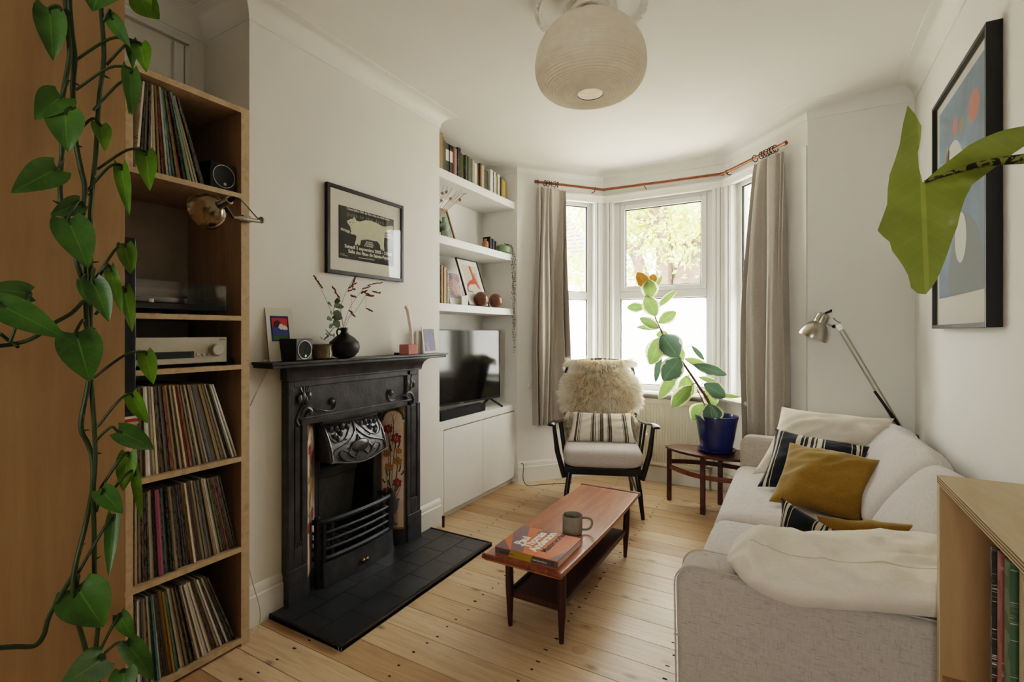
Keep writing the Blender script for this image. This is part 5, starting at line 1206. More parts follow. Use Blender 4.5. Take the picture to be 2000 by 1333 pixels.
# leaning mirror in a copper-coloured wooden frame
mo = Vector((-2.10, 2.635, ZM)); root, fn = framed('framed_mirror', 'copper wood framed mirror leaning behind the sage vase on middle alcove shelf', mo, (0, 1, 0), Vector((-.34, 0, 1)).normalized(), .225, .242, .012, .012, framecopper, glassmirror, False, 'mirror')
tag(MB().lathe([(.03, 0), (.04, .012), (.042, .03), (.034, .05), (.026, .058), (.032, .07), (.036, .088), (.03, .106), (.018, .116), (.014, .14), (.017, .152), (.012, .152), (.010, .12), (0, .11)], (-2.115, 2.752, ZM), 36).build('bubble_vase', sage), 'sage green stacked bubble shaped vase in front of the copper framed mirror', 'vase')
tag(MB().lathe([(.024, 0), (.026, .004), (.026, .05), (.022, .064), (.012, .07), (.012, .082), (.015, .085), (.009, .085), (.007, .06), (0, .05)], (-2.10, 3.255, ZM), 28).build('bottle_vase', leathersole), 'tiny terracotta bottle vase beside black ridged holder on alcove shelf', 'vase')
tag(MB().lathe([(.02, 0), (.024, .01), (.02, .04), (.01, .05), (.012, .06), (.0, .06)], (-2.20, 2.615, ZM), 20).build('cream_bottle', plain('cream_glaze', '#c5bfae', .4)), 'small pale bottle against the chimney breast beside the sage vase', 'bottle')
rg = MB()
for k in range(5): rg.box(-2.16, -2.09 - .004 * (k % 2), 3.31 + .021 * k, 3.325 + .021 * k, ZM, ZM + .115 - .006 * k)
rg.box(-2.155, -2.10, 3.31, 3.405, ZM + .002, ZM + .03)
tag(rg.build('ridged_holder', charcoal, bev=.003), 'black ridged upright holder on the middle alcove shelf', 'holder')
def stringplant():
    c = Vector((-2.085, 3.50, ZM)); root = thing('string_plant', 'trailing string plant in celadon green pot at the shelf end', 'plant', c[:])
    MB().lathe([(.035, 0), (.058, .012), (.066, .036), (.06, .058), (.045, .068), (.04, .066), (.05, .05), (0, .045)], c, 36).build('pot', sagegreen, root)
    rr = random.Random(21); s_ = MB(); lv = MB()
    for k in range(5):
        y_ = 3.555 + rr.uniform(-.012, .014); x_ = -2.018 + rr.uniform(-.005, .008); zb = [1.10, 1.2, 1.32, 1.55, 1.16][k]
        pts = [c + Vector((.02, .03, .06)), c + Vector((.055, .04, .075)), Vector((x_ + .0, y_, ZM + .0))]; z_ = ZM
        while z_ > zb: z_ -= .035; pts.append(Vector((x_ + rr.uniform(-.006, .006), y_ + rr.uniform(-.007, .007), z_)))
        s_.tube(bez(pts, 4), .0011, 5)
        for p in bez(pts[2:], 4)[::2]:
            if rr.random() < .75: q_ = p + Vector((rr.uniform(-.008, .008), rr.uniform(-.01, .01), rr.uniform(-.006, .006))); lv.ball(q_, (.0042, .0058, .0042), 6, 5)
    for _ in range(40): p = c + Vector((rr.uniform(-.03, .05), rr.uniform(-.02, .06), .07 + rr.uniform(-.004, .012))); lv.ball(p, (.005, .006, .004), 6, 5)
    s_.build('trailing_stems', pearl, root); lv.build('bead_leaves', pearl, root)
stringplant()
# bottom alcove shelf
ZL = 1.4465
for i, (cn, col, t, h, y_) in enumerate((('cream spiral bound', '#b7a98a', .022, .27, 2.655), ('tan', '#93663a', .022, .265, 2.690), ('buff', '#b08a5a', .026, .255, 2.724), ('white spiral bound', '#c9c2b0', .018, .235, 2.756))):
    b = book('cook_book', '%s cookbook, %s from the chimney breast on bottom alcove shelf' % (cn, ORD(i + 1)), -2.085, y_, ZL, t, h, .2, col, 0, 'cookbooks on the bottom alcove shelf')
    if 'spiral' in cn:
        sp = MB()
        for k in range(20): sp.torus((.003, 0, .012 + (h - .03) * k / 19), t * .42, .0012, None, 14, 5)
        sp.build('spiral_binding', greyrubber, b, world=False)
mg = thing('cover_magazine', 'colourful photo covered magazine facing out beside the cookbooks', 'magazine', (-2.12, 2.87, ZL))
MF = lambda a, b, k: Vector((-2.085, 2.786, ZL)) + Vector((.12, 1, 0)).normalized() * a + Vector((-.16, .02, 1)).normalized() * b + Vector((1, -.12, 0)).normalized() * k
MB().prism([(0, 0), (.125, 0), (.125, .235), (0, .235)], MF, -.012, 0).build('magazine_body', paperwhite, mg)
def collage():
    t = NT('magazine_photo'); vo = t.n('ShaderNodeTexVoronoi'); vo.inputs['Scale'].default_value = 26; t.l(t.coord(), vo.inputs['Vector'])
    sep = t.n('ShaderNodeSeparateColor'); t.l(vo.outputs['Color'], sep.inputs[0])
    return t.done(t.bsdf(t.ramp(sep.outputs[0], [(.0, '#2a2024'), (.3, '#8a3a34'), (.45, '#c9a48a'), (.6, '#3a3450'), (.8, '#5c6a3a'), (1, '#b56a4a')]), .45))
q = MB(); rect2(q, MF, .006, .120, .05, .23, .0006, 0); q.build('cover_photo', collage(), mg)
tag(MB().prism([(0, 0), (.07, 0), (.08, .075), (-.002, .06)], lambda a, b, k: Vector((-2.045 + k, 2.862 + a, ZL + b)), -.004, .004).build('recipe_card', flat('#c4cbb6')), 'small pale green white card propped before the magazine', 'card')
# red figure print
fo = Vector((-2.085, 3.0, ZL)); fup = Vector((-.34, -.0, 1)).normalized(); frr = Vector((0, 1, 0))
root, fn = framed('figure_print', 'thin black framed print with a red abstract shape leaning on the alcove shelf', fo, frr, fup, .28, .385, .008, .014, framewood)
q = MB(); rect2(q, fn, .045, .235, .11, .335, .0088, 0); sh_ = q.build('print_sheet', flat('#bdb8a8'), root)
q = MB(); redm = flat('#c2452f')
q.face([fn(.14 + (a - .14) * 1.18, .21 + (b - .20) * 1.18, .0092) for a, b in ((.14, .30), (.165, .305), (.17, .26), (.185, .22), (.20, .17), (.215, .14), (.19, .15), (.165, .18), (.14, .175), (.10, .17), (.075, .15), (.06, .11), (.055, .135), (.07, .17), (.105, .195), (.135, .205), (.15, .22), (.145, .26))]); q.build('red_shape', redm, sh_)
text('ADA', .045, frame_mtx(fn(.185, .285, .0094), frr * 0 + -fup, frr), flat('#6a6a62'), 'print_lettering', sh_)
text('exposition', .014, frame_mtx(fn(.05, .115, .0094), frr, fup), flat('#6a6a62'), 'print_lettering', sh_)
for i, (y_, z_, lb) in enumerate(((3.13, .0, 'turned dark wooden sphere standing in front of the red print'), (3.34, 0, 'turned dark wooden sphere right of the other one on the alcove shelf'))):
    tag(MB().ball((-2.055, y_, ZL + .0565), .0565, 32, 20).build('wooden_sphere', ballwood), lb, 'sphere', 'wooden spheres')

# ================================================================== pendant light
def pendant():
    x, y_ = -.765, 2.02; root = thing('paper_lantern', 'large round ribbed rice paper pendant lantern hanging from the ceiling rose', 'lamp', (x, y_, 2.28))
    prof = [(.056, 2.278), (.10, 2.279), (.15, 2.286), (.19, 2.302), (.214, 2.326), (.228, 2.354), (.235, 2.388), (.233, 2.424), (.225, 2.46), (.210, 2.496), (.187, 2.53), (.154, 2.561), (.105, 2.585), (.055, 2.597)]
    pp = [Vector((a, b, 0)) for a, b in prof]; c = bez(pp, 10); out = []
    # equal steps, each rib pinched
    ln = [0]
    for a, b in zip(c, c[1:]): ln.append(ln[-1] + (b - a).length)
    N = 220
    for k in range(N + 1):
        s_ = ln[-1] * k / N; i = max(j for j in range(len(ln)) if ln[j] <= s_ + 1e-9); i = min(i, len(c) - 2)
        f = (s_ - ln[i]) / max(1e-9, ln[i + 1] - ln[i]); p = lerp(c[i], c[i + 1], f); d = (c[i + 1] - c[i]).normalized(); nr = Vector((d.y, -d.x, 0))
        p = p + nr * (.0036 * abs(math.sin(PI * k / 5)) ); out.append((p.x, p.y))
    MB().lathe(out, (x, y_, 0), 72, cap0=False, cap1=False).build('paper_shade', lanternpaper, root)
    w_ = MB(); w_.torus((x, y_, 2.281), .056, .0018, None, 36, 6); w_.torus((x, y_, 2.597), .055, .0018, None, 36, 6)
    for k in range(5): w_.tube([(x - .055, y_ - .04 + .02 * k, 2.30 + .02 * k), (x + .055, y_ - .04 + .02 * k, 2.30 + .02 * k)], .0009, 5)
    w_.build('wire_ring', drystem, root)
    MB().tube([(x, y_, 2.5), (x, y_, 2.64)], .0028, 8).build('cord', cordwhite, root)
    MB().lathe([(.0, 2.608), (.02, 2.61), (.034, 2.622), (.042, 2.65)], (x, y_, 0), 28).build('ceiling_cup', trimpaint, root)
    b_ = MB(); b_.ball((x, y_, 2.43), (.03, .03, .038), 16, 10); b_.tube([(x, y_, 2.46), (x, y_, 2.53)], .016, 12); b_.build('bulb', flat('#e6e0d0', .3, 'bulb_white'), root)
    w2 = MB()
    for k in range(2): a = k * PI / 2; w2.tube([(x - .055 * math.cos(a), y_ - .055 * math.sin(a), 2.597), (x + .055 * math.cos(a), y_ + .055 * math.sin(a), 2.597)], .0012, 5)
    w2.build('spreader_wire', drystem, root)
pendant()

# ================================================================== curtains
RZ = 2.448
def inset(p, d):  # bay polygon moved into the room
    return p
def on_wall(u, v, p, q, off):
    p, q = Vector(p), Vector(q); d = (q - p).normalized(); n = Vector((d.y, -d.x)); p = p + n * off; r = ray(u, v); r2 = Vector((r.x, r.y))
    t = (p.x * d.y - p.y * d.x) / (r2.x * d.y - r2.y * d.x); return Vector((r.x * t, r.y * t, EYE + r.z * t))
RP = [on_wall(1047, 355, BAY[0], BAY[1], .055), onY(1180, 371, YW - .055), onY(1411, 340, YW - .055), on_wall(1533, 280, BAY[2], BAY[3], .055)]
RZ = RP[1].z
def rail():
    root = thing('curtain_rail', 'copper pipe curtain rail bent around the bay window', 'curtain rail', RP[1][:])
    MB().tube([RP[0], lerp(RP[0], RP[1], .97), RP[1] + Vector((.02, -.006, 0)), lerp(RP[1], RP[2], .5), RP[2] - Vector((.02, .006, 0)), lerp(RP[2], RP[3], .03), RP[3]], .011, 14).build('pipe', copper, root)
    e = MB()
    for a, b in ((RP[0], RP[1]), (RP[3], RP[2])): d = (b - a).normalized(); e.tube([a - d * .012, a + d * .012], .0135, 14)
    for p, t in ((RP[1], .9), (RP[2], .1)): e.ball(p, .0135, 12, 8)
    e.build('pipe_fitting', copper, root)
    for a, b, t in ((0, 1, .86), (1, 2, .37), (2, 3, .09)):
        p = lerp(RP[a], RP[b], t); d = (RP[b] - RP[a]).normalized(); nrm = Vector((-d.y, d.x, 0)); k = MB()
        k.tube([p + Vector((0, 0, .004)), p + Vector((0, 0, -.02)), p + nrm * .02 + Vector((0, 0, -.024)), p + nrm * .058 + Vector((0, 0, -.024))], .004, 8); k.torus(p, .0125, .003, rot_to(d), 16, 6); k.build('bracket', copper, root)
rail()
def curtain(label, a, b, t0, t1, zb, folds, seed, flare0=0, flare1=0, hem=.0):
    rr = random.Random(seed); A, B = lerp(RP[a], RP[b], t0), lerp(RP[a], RP[b], t1); d = (B - A); L = d.length; d = d.normalized(); nrm = Vector((-d.y, d.x, 0)); nrm = -nrm if nrm.y > 0 else nrm
    root = thing('curtain', label, 'curtain', (lerp(A, B, .5)).xy.to_3d()[:2] + (zb,), 0, 'linen bay curtains')
    ph = [rr.uniform(-.6, .6) for _ in range(folds + 2)]; am = [rr.uniform(.6, 1.15) for _ in range(folds + 2)]
    top = RZ - .045
    def fn(s_, t_):
        i = min(int(s_ * folds), folds - 1); f = s_ * folds - i
        amp = (.008 + .043 * min(1, t_ * 2.2) ** .7) * lerp(am[i], am[i + 1], f)
        sk = s_ + .35 / folds * math.sin(2 * PI * s_ * 2.3 + ph[0]) + .02 * math.sin(3 * t_ + ph[1]) * t_
        w = math.sin(2 * PI * sk * folds) + .28 * math.sin(2 * PI * sk * folds * 2.1 + ph[2] * 3)
        wv = w
        ext = lerp(-flare0, L + flare1, s_) if t_ > 0 else L * s_
        ext = lerp(L * s_, lerp(-flare0, L + flare1, s_), min(1, t_ * 1.4) ** .8)
        z = lerp(lerp(A.z, B.z, s_) - .045 + .006 * math.cos(2 * PI * s_ * folds * 2), zb + hem * s_, t_)
        return A + d * (ext + .008 * math.sin(7 * t_ + s_ * 9)) + nrm * (amp * wv + .012 * math.sin(3 * t_ + s_ * 4)) + Vector((0, 0, z - A.z))
    MB().grid(fn, folds * 14, 40).build('drape', curtainfab, root)
    mb = MB(); hk = MB(); n = folds + 2
    for k in range(n):
        p = lerp(A, B, (k * .8 + .2) / n * .85 + .12 if k else .02); mb.torus(p + Vector((0, 0, -.004)), .023, .003, rot_to(d + Vector((rr.uniform(-.3, .3), rr.uniform(-.3, .3), 0))), 20, 6); hk.tube([p + Vector((0, 0, -.028)), p + Vector((0, 0, -.055))], .0018, 5)
    mb.build('curtain_ring', charcoal, root); hk.build('header_hook', cordwhite, root)
curtain('left linen curtain bunched at the chimney side of the bay', 0, 1, .02, .42, .47, 4, 1, .03, .02)
curtain('right linen curtain bunched behind the sofa arm', 2, 3, .56, .985, .42, 5, 4, .07, .03)

# ================================================================== radiator, valve, cables, small wall fittings
def radiator():
    x0, x1, y_ = -1.28, -.60, 4.20; root = thing('radiator', 'cream ribbed panel radiator under the bay window', 'radiator', (-.94, 4.16, .13))
    p = MB(); p.box(x0, x1, 4.155, 4.165, .17, .66)
    n = 30
    for k in range(n): xx = lerp(x0 + .01, x1 - .01, k / (n - 1)); p.tube([(xx, 4.155, .18), (xx, 4.155, .65)], .0062, 8)
    p.build('ribbed_panel', radpaint, root)
    MB().box(x0, x1, 4.148, 4.196, .655, .70).build('header_rail', radpaint, root, bev=.004); MB().box(x0, x1, 4.150, 4.19, .15, .178).build('header_rail', radpaint, root, bev=.004)
    t = MB(); t.box(x0 + .1, x0 + .13, 4.165, 4.219, .3, .5); t.box(x1 - .13, x1 - .1, 4.165, 4.219, .3, .5); t.build('wall_bracket', radpaint, root)
    v = MB(); vx, vy = -.575, 4.15
    v.tube([(vx, vy, .0), (vx, vy, .145)], .0075, 10); v.tube([(vx, vy, .145), (vx, vy, .19)], .012, 12); v.tube([(vx - .04, vy, .168), (vx, vy, .168)], .009, 10); v.build('valve_pipe', chrome, root)
    MB().lathe([(.012, .19), (.019, .195), (.02, .255), (.017, .262), (0, .264)], (vx, vy, 0), 20).build('thermostat_head', upvc, root)
radiator()
tag(MB().tube(bez([(-1.96, 3.583, .165), (-1.945, 3.60, .15), (-1.93, 3.565, .05), (-1.88, 3.55, .006), (-1.80, 3.63, .004), (-1.70, 3.72, .004), (-1.60, 3.80, .004)], 8), .003, 6).build('floor_cable', lampcord), 'thin black cable running along the skirting beside white cupboard', 'cable')
tag(MB().tube(bez([(-1.99, 1.36, 1.128), (-1.975, 1.31, 1.127), onX(527, 713, -1.975), onX(512, 745, -1.985), onX(500, 770, -1.985), onX(489, 793, -1.985)], 8), .0034, 6).build('speaker_cable', cordwhite), 'pale cable dropping from the mantel speaker towards the bookcase', 'cable')
tag(MB().tube(bez([(-1.985, 1.235, .34), (-1.975, 1.262, .2), (-1.96, 1.285, .08), (-1.955, 1.275, .01), (-1.95, 1.24, .004)], 8), .0022, 6).build('skirting_cable', cordwhite), 'pale cable hanging over the skirting right of the bookcase', 'cable')
ps = thing('pipe_stub', 'rusty capped pipe stub standing at the chimney breast corner', 'pipe', (-1.955, 2.535, 0))
MB().tube([(-1.955, 2.535, 0), (-1.955, 2.535, .05)], .008, 12).build('pipe', hearthwood, ps); MB().tube([(-1.955, 2.535, .05), (-1.955, 2.535, .07)], .0095, 12).build('pipe_cap', plain('rust', '#4a2a1a', .8), ps)
th_ = onY(1031, 776, YF); wp = thing('wall_hook', 'small white plastic fitting on the wall left of the left curtain', 'hook', (-1.93, 3.67, .80))
wv = (Vector(BAY[1]) - Vector(BAY[0])).normalized(); wn = Vector((wv.y, -wv.x, 0)); wc = Vector((*(Vector(BAY[0]) + wv * .095), .80))
MB().obox(wc + wn * .008, (.03, .016, .03), Matrix.Rotation(math.atan2(wv.y, wv.x), 3, 'Z')).build('wall_plate', upvc, wp, bev=.003); MB().ball(wc + wn * .022, .011, 12, 8).build('peg', upvc, wp)

# ================================================================== cushions
def pillow(name, label, corners, thick, mat, under=1.0, *, cat='cushion', seed=0, nu=28, nv=28, pinch=.06, wr=.012, group=None, nrm=None, sag=0, parent=None, uvrot=0, ears=.0):
    """corners BL, BR, TR, TL seen from the front"""
    BL, BRr, TR, TL = [Vector(c) for c in corners]; n = (BRr - BL).cross(TL - BL).normalized(); ctr = (BL + BRr + TR + TL) / 4
    rr = random.Random(seed); so = Vector((rr.uniform(0, 50), rr.uniform(0, 50), rr.uniform(0, 50))); mb = MB()
    def pos(s_, t_, sd):
        p = lerp(lerp(BL, BRr, s_), lerp(TL, TR, s_), t_)
        es, et = 4 * s_ * (1 - s_), 4 * t_ * (1 - t_)
        # edges draw in between the corners
        p = p + (ctr - p) * pinch * ((es * (1 - et) ** 3) + (et * (1 - es) ** 3)) * 2
        pr = (max(0, es) ** .55) * (max(0, et) ** .55)
        rg = 1 - abs(mnoise.noise(Vector(((s_ + t_ * .6) * 2.2, (t_ - s_ * .5) * 5.5, seed * 3.1)))) * 2.2
        q = mnoise.noise((p + so) * 6) * wr * 1.4 + mnoise.noise((p + so) * 14) * wr * .6 + max(-.3, rg - .45) * wr * 1.1
        edge = min(1, (es * et) ** .4 * 1.2)
        corner_w = math.exp(-((1 - es) ** 2 + (1 - et) ** 2 - 0) * 1.5)
        return p + n * (sd * thick / 2 * pr * (1 if sd > 0 else under) + q * edge * (1.0 if sd > 0 else .5)) + Vector((0, 0, -sag * es * (1 - t_)))
    for sd in (1, -1):
        k0 = len(mb.f); mb.grid(lambda a, b: pos(a, b, sd), nu, nv)
        if sd < 0:
            for i in range(k0, len(mb.f)): mb.f[i] = mb.f[i][::-1]; mb.uv[i] = mb.uv[i][::-1]
    o = mb.build(name, mat, parent, sharp=75)
    # weld the seam
    bm = bmesh.new(); bm.from_mesh(o.data); bmesh.ops.remove_doubles(bm, verts=bm.verts, dist=.0006); bm.to_mesh(o.data); bm.free()
    if parent is None: tag(o, label, cat, group)
    return o

# ================================================================== sofa
def sofa():
    x0, x1, y0, y1 = -.29, .575, 1.425, 3.525; root = thing('sofa', 'light grey linen two-seat sofa along the right wall', 'sofa', ((x0 + x1) / 2, (y0 + y1) / 2, 0))
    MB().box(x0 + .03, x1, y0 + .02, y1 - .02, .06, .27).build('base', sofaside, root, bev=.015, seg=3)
    for px in (x0 + .07, x1 - .07):
        for py in (y0 + .08, y1 - .08): MB().tube([(px, py, 0), (px, py, .065)], [.018, .024], 12).build('leg', teakdark, root)
    def arm(ya, yb):
        f = MB(); H = .60; r = .055; prof = [(x0 + .01, .08)]
        for k in range(7): a = PI - PI / 2 * k / 6; prof.append((x0 + r + r * math.cos(a), H - r + r * math.sin(a)))
        prof += [(x1, H - .005), (x1, .08)]
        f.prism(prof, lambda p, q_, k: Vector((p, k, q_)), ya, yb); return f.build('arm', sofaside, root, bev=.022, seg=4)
    a1 = arm(y0, y0 + .145); a2 = arm(y1 - .145, y1)
    for ar, yy in ((a1, y0 + .012), (a1, y0 + .133), (a2, y1 - .133)):
        r = .055; pts = [Vector((x0 + .004, yy, .1))] + [Vector((x0 + r + (r + .003) * math.cos(PI - PI / 2 * k / 6), yy, .6 - r + (r + .003) * math.sin(PI - PI / 2 * k / 6))) for k in range(7)] + [Vector((x1 - .05, yy, .600))]
        MB().tube(pts, .0025, 6).build('piping', sofaside, ar)
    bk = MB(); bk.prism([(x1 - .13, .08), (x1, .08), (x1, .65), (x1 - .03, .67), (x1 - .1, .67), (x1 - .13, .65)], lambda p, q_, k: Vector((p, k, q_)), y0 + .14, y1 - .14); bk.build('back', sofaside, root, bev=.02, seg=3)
    ym = 2.36
    for i, (ya, yb) in enumerate(((y0 + .148, ym - .003), (ym + .003, y1 - .148))):
        s_ = MB()
        def seat(u, v, yA=ya, yB=yb):
            pass
        r = .045; pr = [(x0 - .03 + r, .262)] + [(x0 - .03 + r - r * math.cos(a), .30 - .0 - r * math.sin(a) + .0) for a in []]
        prof = []
        for k in range(9): a = PI / 2 + PI * k / 8; prof.append((x0 + .04 + .07 * math.cos(a), .345 + .082 * math.sin(a)))
        prof = prof[::1]
        poly = [(x1 - .2, .262), (x1 - .2, .428)] + prof
        nV = 22; vs = []
        nP = len(poly)
        for j in range(nV + 1):
            t = j / nV; y_ = lerp(ya, yb, t); e = 4 * t * (1 - t); sh = 1 - .0
            crown = .022 * e ** .5; shrink = .018 * (1 - min(1, e * 6)) 
            for (px, pz) in poly: vs.append((px + (shrink if px < .2 else 0), y_, pz + (crown if pz > .34 else 0) * (1 if pz > .4 else .4) - (shrink * .8 if pz > .34 else -shrink * .3)))
        s_.add(vs, [(j * nP + k, (j + 1) * nP + k, (j + 1) * nP + (k + 1) % nP, j * nP + (k + 1) % nP) for j in range(nV) for k in range(nP)] + [tuple(range(nP)), tuple(nV * nP + k for k in range(nP))[::-1]])
        s_.build('seat_cushion', sofafab, root, sharp=60)
        # back cushion, slumped and leaning
        BL = (.135, yb - .012, .435); BRr = (.135, ya + .012, .435); TR = (.40, ya + .0, .80); TL = (.40, yb - .0, .80)
        b = MB(); so = Vector((i * 9.3, 2.2, 4.4))
        def bc(s, t, yA=ya + .006, yB=yb - .006):
            # s around the section, t along Y
            a = 2 * PI * s; e = (4 * t * (1 - t)) ** .35
            ca, sa = math.cos(a), math.sin(a)
            lx = math.copysign(abs(ca) ** .6, ca) * (.10 * (.55 + .45 * e)); lz = math.copysign(abs(sa) ** .7, sa) * .20 * (.9 + .1 * e)
            tilt = rad(33); x = .385 + lx * math.cos(tilt) + lz * math.sin(tilt); z = .60 - lx * math.sin(tilt) + lz * math.cos(tilt) * .95
            p = Vector((x, lerp(yA, yB, t), z)); w = mnoise.noise((p + so) * 5) * .016 + mnoise.noise((p + so) * 13) * .007
            return p + Vector((w, 0, w * .6))
        b.grid(bc, 40, 34); b.face([bc(k / 40, 0) for k in range(40)]); b.face([bc(k / 40, 1) for k in range(40)])
        bo = b.build('back_cushion', sofafab, root, sharp=70)
        MB().tube([bc(.245 + 0 * t, t / 34) + Vector((0, 0, .0015)) for t in range(35)], .0028, 6).build('piping', sofafab, bo)
sofa()
pillow('cream_cushion', 'large cream linen cushion leaning in the far corner of the sofa', [onZ(1470, 926, .462), onZ(1705, 935, .47), onY(1747, 818, 3.10), onY(1527, 795, 3.32)], .17, creamfab, seed=1, wr=.024, pinch=.05, group='plain cream cushions')
pillow('striped_cushion', 'charcoal cushion with cream woven stripes at the far end of the sofa', [onZ(1479, 951, .46), onZ(1690, 975, .465), onY(1699, 873, 2.93), onY(1514, 837, 3.10)], .13, blackstripe, seed=2, wr=.013, pinch=.05, group='charcoal striped cushions')
pillow('mustard_cushion', 'mustard yellow linen cushion in front of the far striped cushion', [onZ(1501, 980, .458), onZ(1685, 1024, .455), onY(1719, 899, 2.68), onY(1542, 864, 2.88)], .13, mustard, seed=3, wr=.014, pinch=.04, group='mustard cushions')
def draped_cushion():
    # slumped over the arm: hangs a little down its outer side, rises over the arm top and falls away on the seat side
    tip = onZ(1419, 1096, .618); YO = 1.392; YT = 1.775
    E = bez([tip] + [onY(u, v, YO) for u, v in ((1447, 1133), (1484, 1158), (1536, 1180), (1596, 1189), (1700, 1196), (1826, 1205), (1930, 1208))], 10)
    T = bez([tip + Vector((.004, .012, .006))] + [onY(u, v, YT) for u, v in ((1462, 1066), (1521, 1050), (1590, 1046), (1655, 1042), (1737, 1036), (1826, 1046), (1915, 1066))], 10)
    N = len(E) - 1; V = 44; mb = MB(); rr = random.Random(4); so = Vector((3.1, 8.2, 1.7))
    def sec(i):
        e, t = E[i], T[i]; w = min(1, i / N * 4.5) ** .55; x = lambda f: lerp(e.x, t.x, f)
        pts = [e + Vector((0, .022, .004)), e, Vector((x(.06), YO - .018, e.z + .045)), Vector((x(.2), YO + .035, max(.668, e.z + .085))), Vector((x(.45), 1.55, .700)), Vector((x(.75), 1.68, lerp(.700, t.z, .6) + .012)), t, t + Vector((0, .05, -.05)), t + Vector((0, .06, -.16))]
        c = lerp(e, t, .5); return bez([lerp(lerp(e, t, k / 8), p, w) for k, p in enumerate(pts)], 6)
    rows = []
    for i in range(N + 1):
        q = sec(i); rows.append([])
        for k in range(V + 1):
            f = k / V * (len(q) - 1); a = min(int(f), len(q) - 2); p = lerp(q[a], q[a + 1], f - a); s_ = i / N
            r1 = 1 - abs(mnoise.noise(Vector((p.x * 5.5 + p.y * 9, p.y * 4 - p.x * 6, p.z * 6)) + so)) * 2.4
            r2 = 1 - abs(mnoise.noise(Vector((p.x * 14 - p.y * 10, p.z * 16, p.y * 8)) - so)) * 2.6
            near = math.exp(-((s_ - .12) / .16) ** 2)
            d = max(-.4, r1 - .4) * .026 + max(-.3, r2 - .35) * (.008 + .016 * near) + mnoise.noise(p * 9 + so) * .010
            edge = math.sin(PI * min(1, max(0, k / V * 1.15))) if k / V < .87 else .1
            rows[-1].append(p + Vector((0, -.75, .65)) * d * edge * min(1, i / 6))
    mb.grid(lambda a, b: rows[round(b * N)][round(a * V)], V, N)
    o = mb.build('cream_cushion', creamfab, None, sharp=80); tag(o, 'large cream linen cushion slumped over the near arm of the sofa', 'cushion', 'plain cream cushions')
    k0 = int(V * .42); MB().tube([rows[i][k0] + Vector((0, -.0006, .0008)) for i in range(int(N * .2), N + 1)], .0011, 5).build('seam', plain('cream_seam', '#cdbfa8', .9), o)
draped_cushion()
pillow('striped_cushion', 'charcoal cushion with cream stripes behind the near cream cushion', [(.20, 1.83, .47), (-.07, 1.93, .455), (-.04, 1.985, .668), (.22, 1.89, .575)], .10, blackstripe, seed=5, wr=.009, pinch=.05, group='charcoal striped cushions')
pillow('mustard_cushion', 'mustard linen cushion showing only its top edge near the sofa arm', [(.44, 1.97, .48), (.06, 2.00, .455), (.065, 1.93, .64), (.365, 1.88, .678)], .09, mustard, seed=6, wr=.014, pinch=.05, group='mustard cushions')

# ================================================================== coffee table
def coffee():
    x0, x1, y0, y1, zt = -1.152, -.785, 1.765, 2.895, .305; root = thing('coffee_table', 'long low teak coffee table with a lower shelf in front of the sofa', 'coffee table', ((x0 + x1) / 2, (y0 + y1) / 2, 0))
    xm = (x0 + x1) / 2; poly = []
    n = 16
    for k in range(n + 1): t = k / n; poly.append((x1 + .012 * math.sin(PI * t) - .006, lerp(y0, y1, t)))
    for k in range(n + 1): t = k / n; poly.append((x0 - .012 * math.sin(PI * t) + .006, lerp(y1, y0, t)))
    MB().prism(poly, lambda a, b, k: Vector((a, b, k)), zt - .022, zt).build('tabletop', [teaktop], root, bev=.004, seg=2)
    for yy in (y0 + .004, y1 - .004): MB().tube([(x0 + .0, yy, zt - .006), (xm, yy, zt - .004), (x1, yy, zt - .006)], .0115, 10).build('end_lip', teak, root)
    for (fx, fy, tx, ty) in ((-1.052, 1.828, -1.062, 1.835), (-.813, 1.824, -.812, 1.83), (-.817, 2.70, -.812, 2.72), (-1.065, 2.70, -1.06, 2.72)):
        MB().tube([(fx, fy, 0), (lerp(fx, tx, .45), lerp(fy, ty, .45), .13), (lerp(fx, tx, .6), lerp(fy, ty, .6), .17), (tx, ty, zt - .022)], [.0095, .0165, .018, .0165], 14).build('leg', teakdark, root)
    MB().box(-1.062, -.812, 1.84, 2.715, .128, .143).build('lower_shelf', teakdark, root, bev=.002)
    s_ = MB(); s_.box(-.826, -.812, 1.84, 2.71, .143, .152); s_.box(-1.062, -1.048, 1.84, 2.71, .143, .152); s_.box(-1.05, -.82, 1.835, 1.848, .118, .146); s_.build('shelf_rail', teakdark, root, bev=.002)
    a = MB(); a.box(-1.07, -.80, 1.828, 1.84, zt - .045, zt - .022); a.box(-1.07, -.80, 2.71, 2.724, zt - .045, zt - .022); a.build('apron', teakdark, root)
coffee()
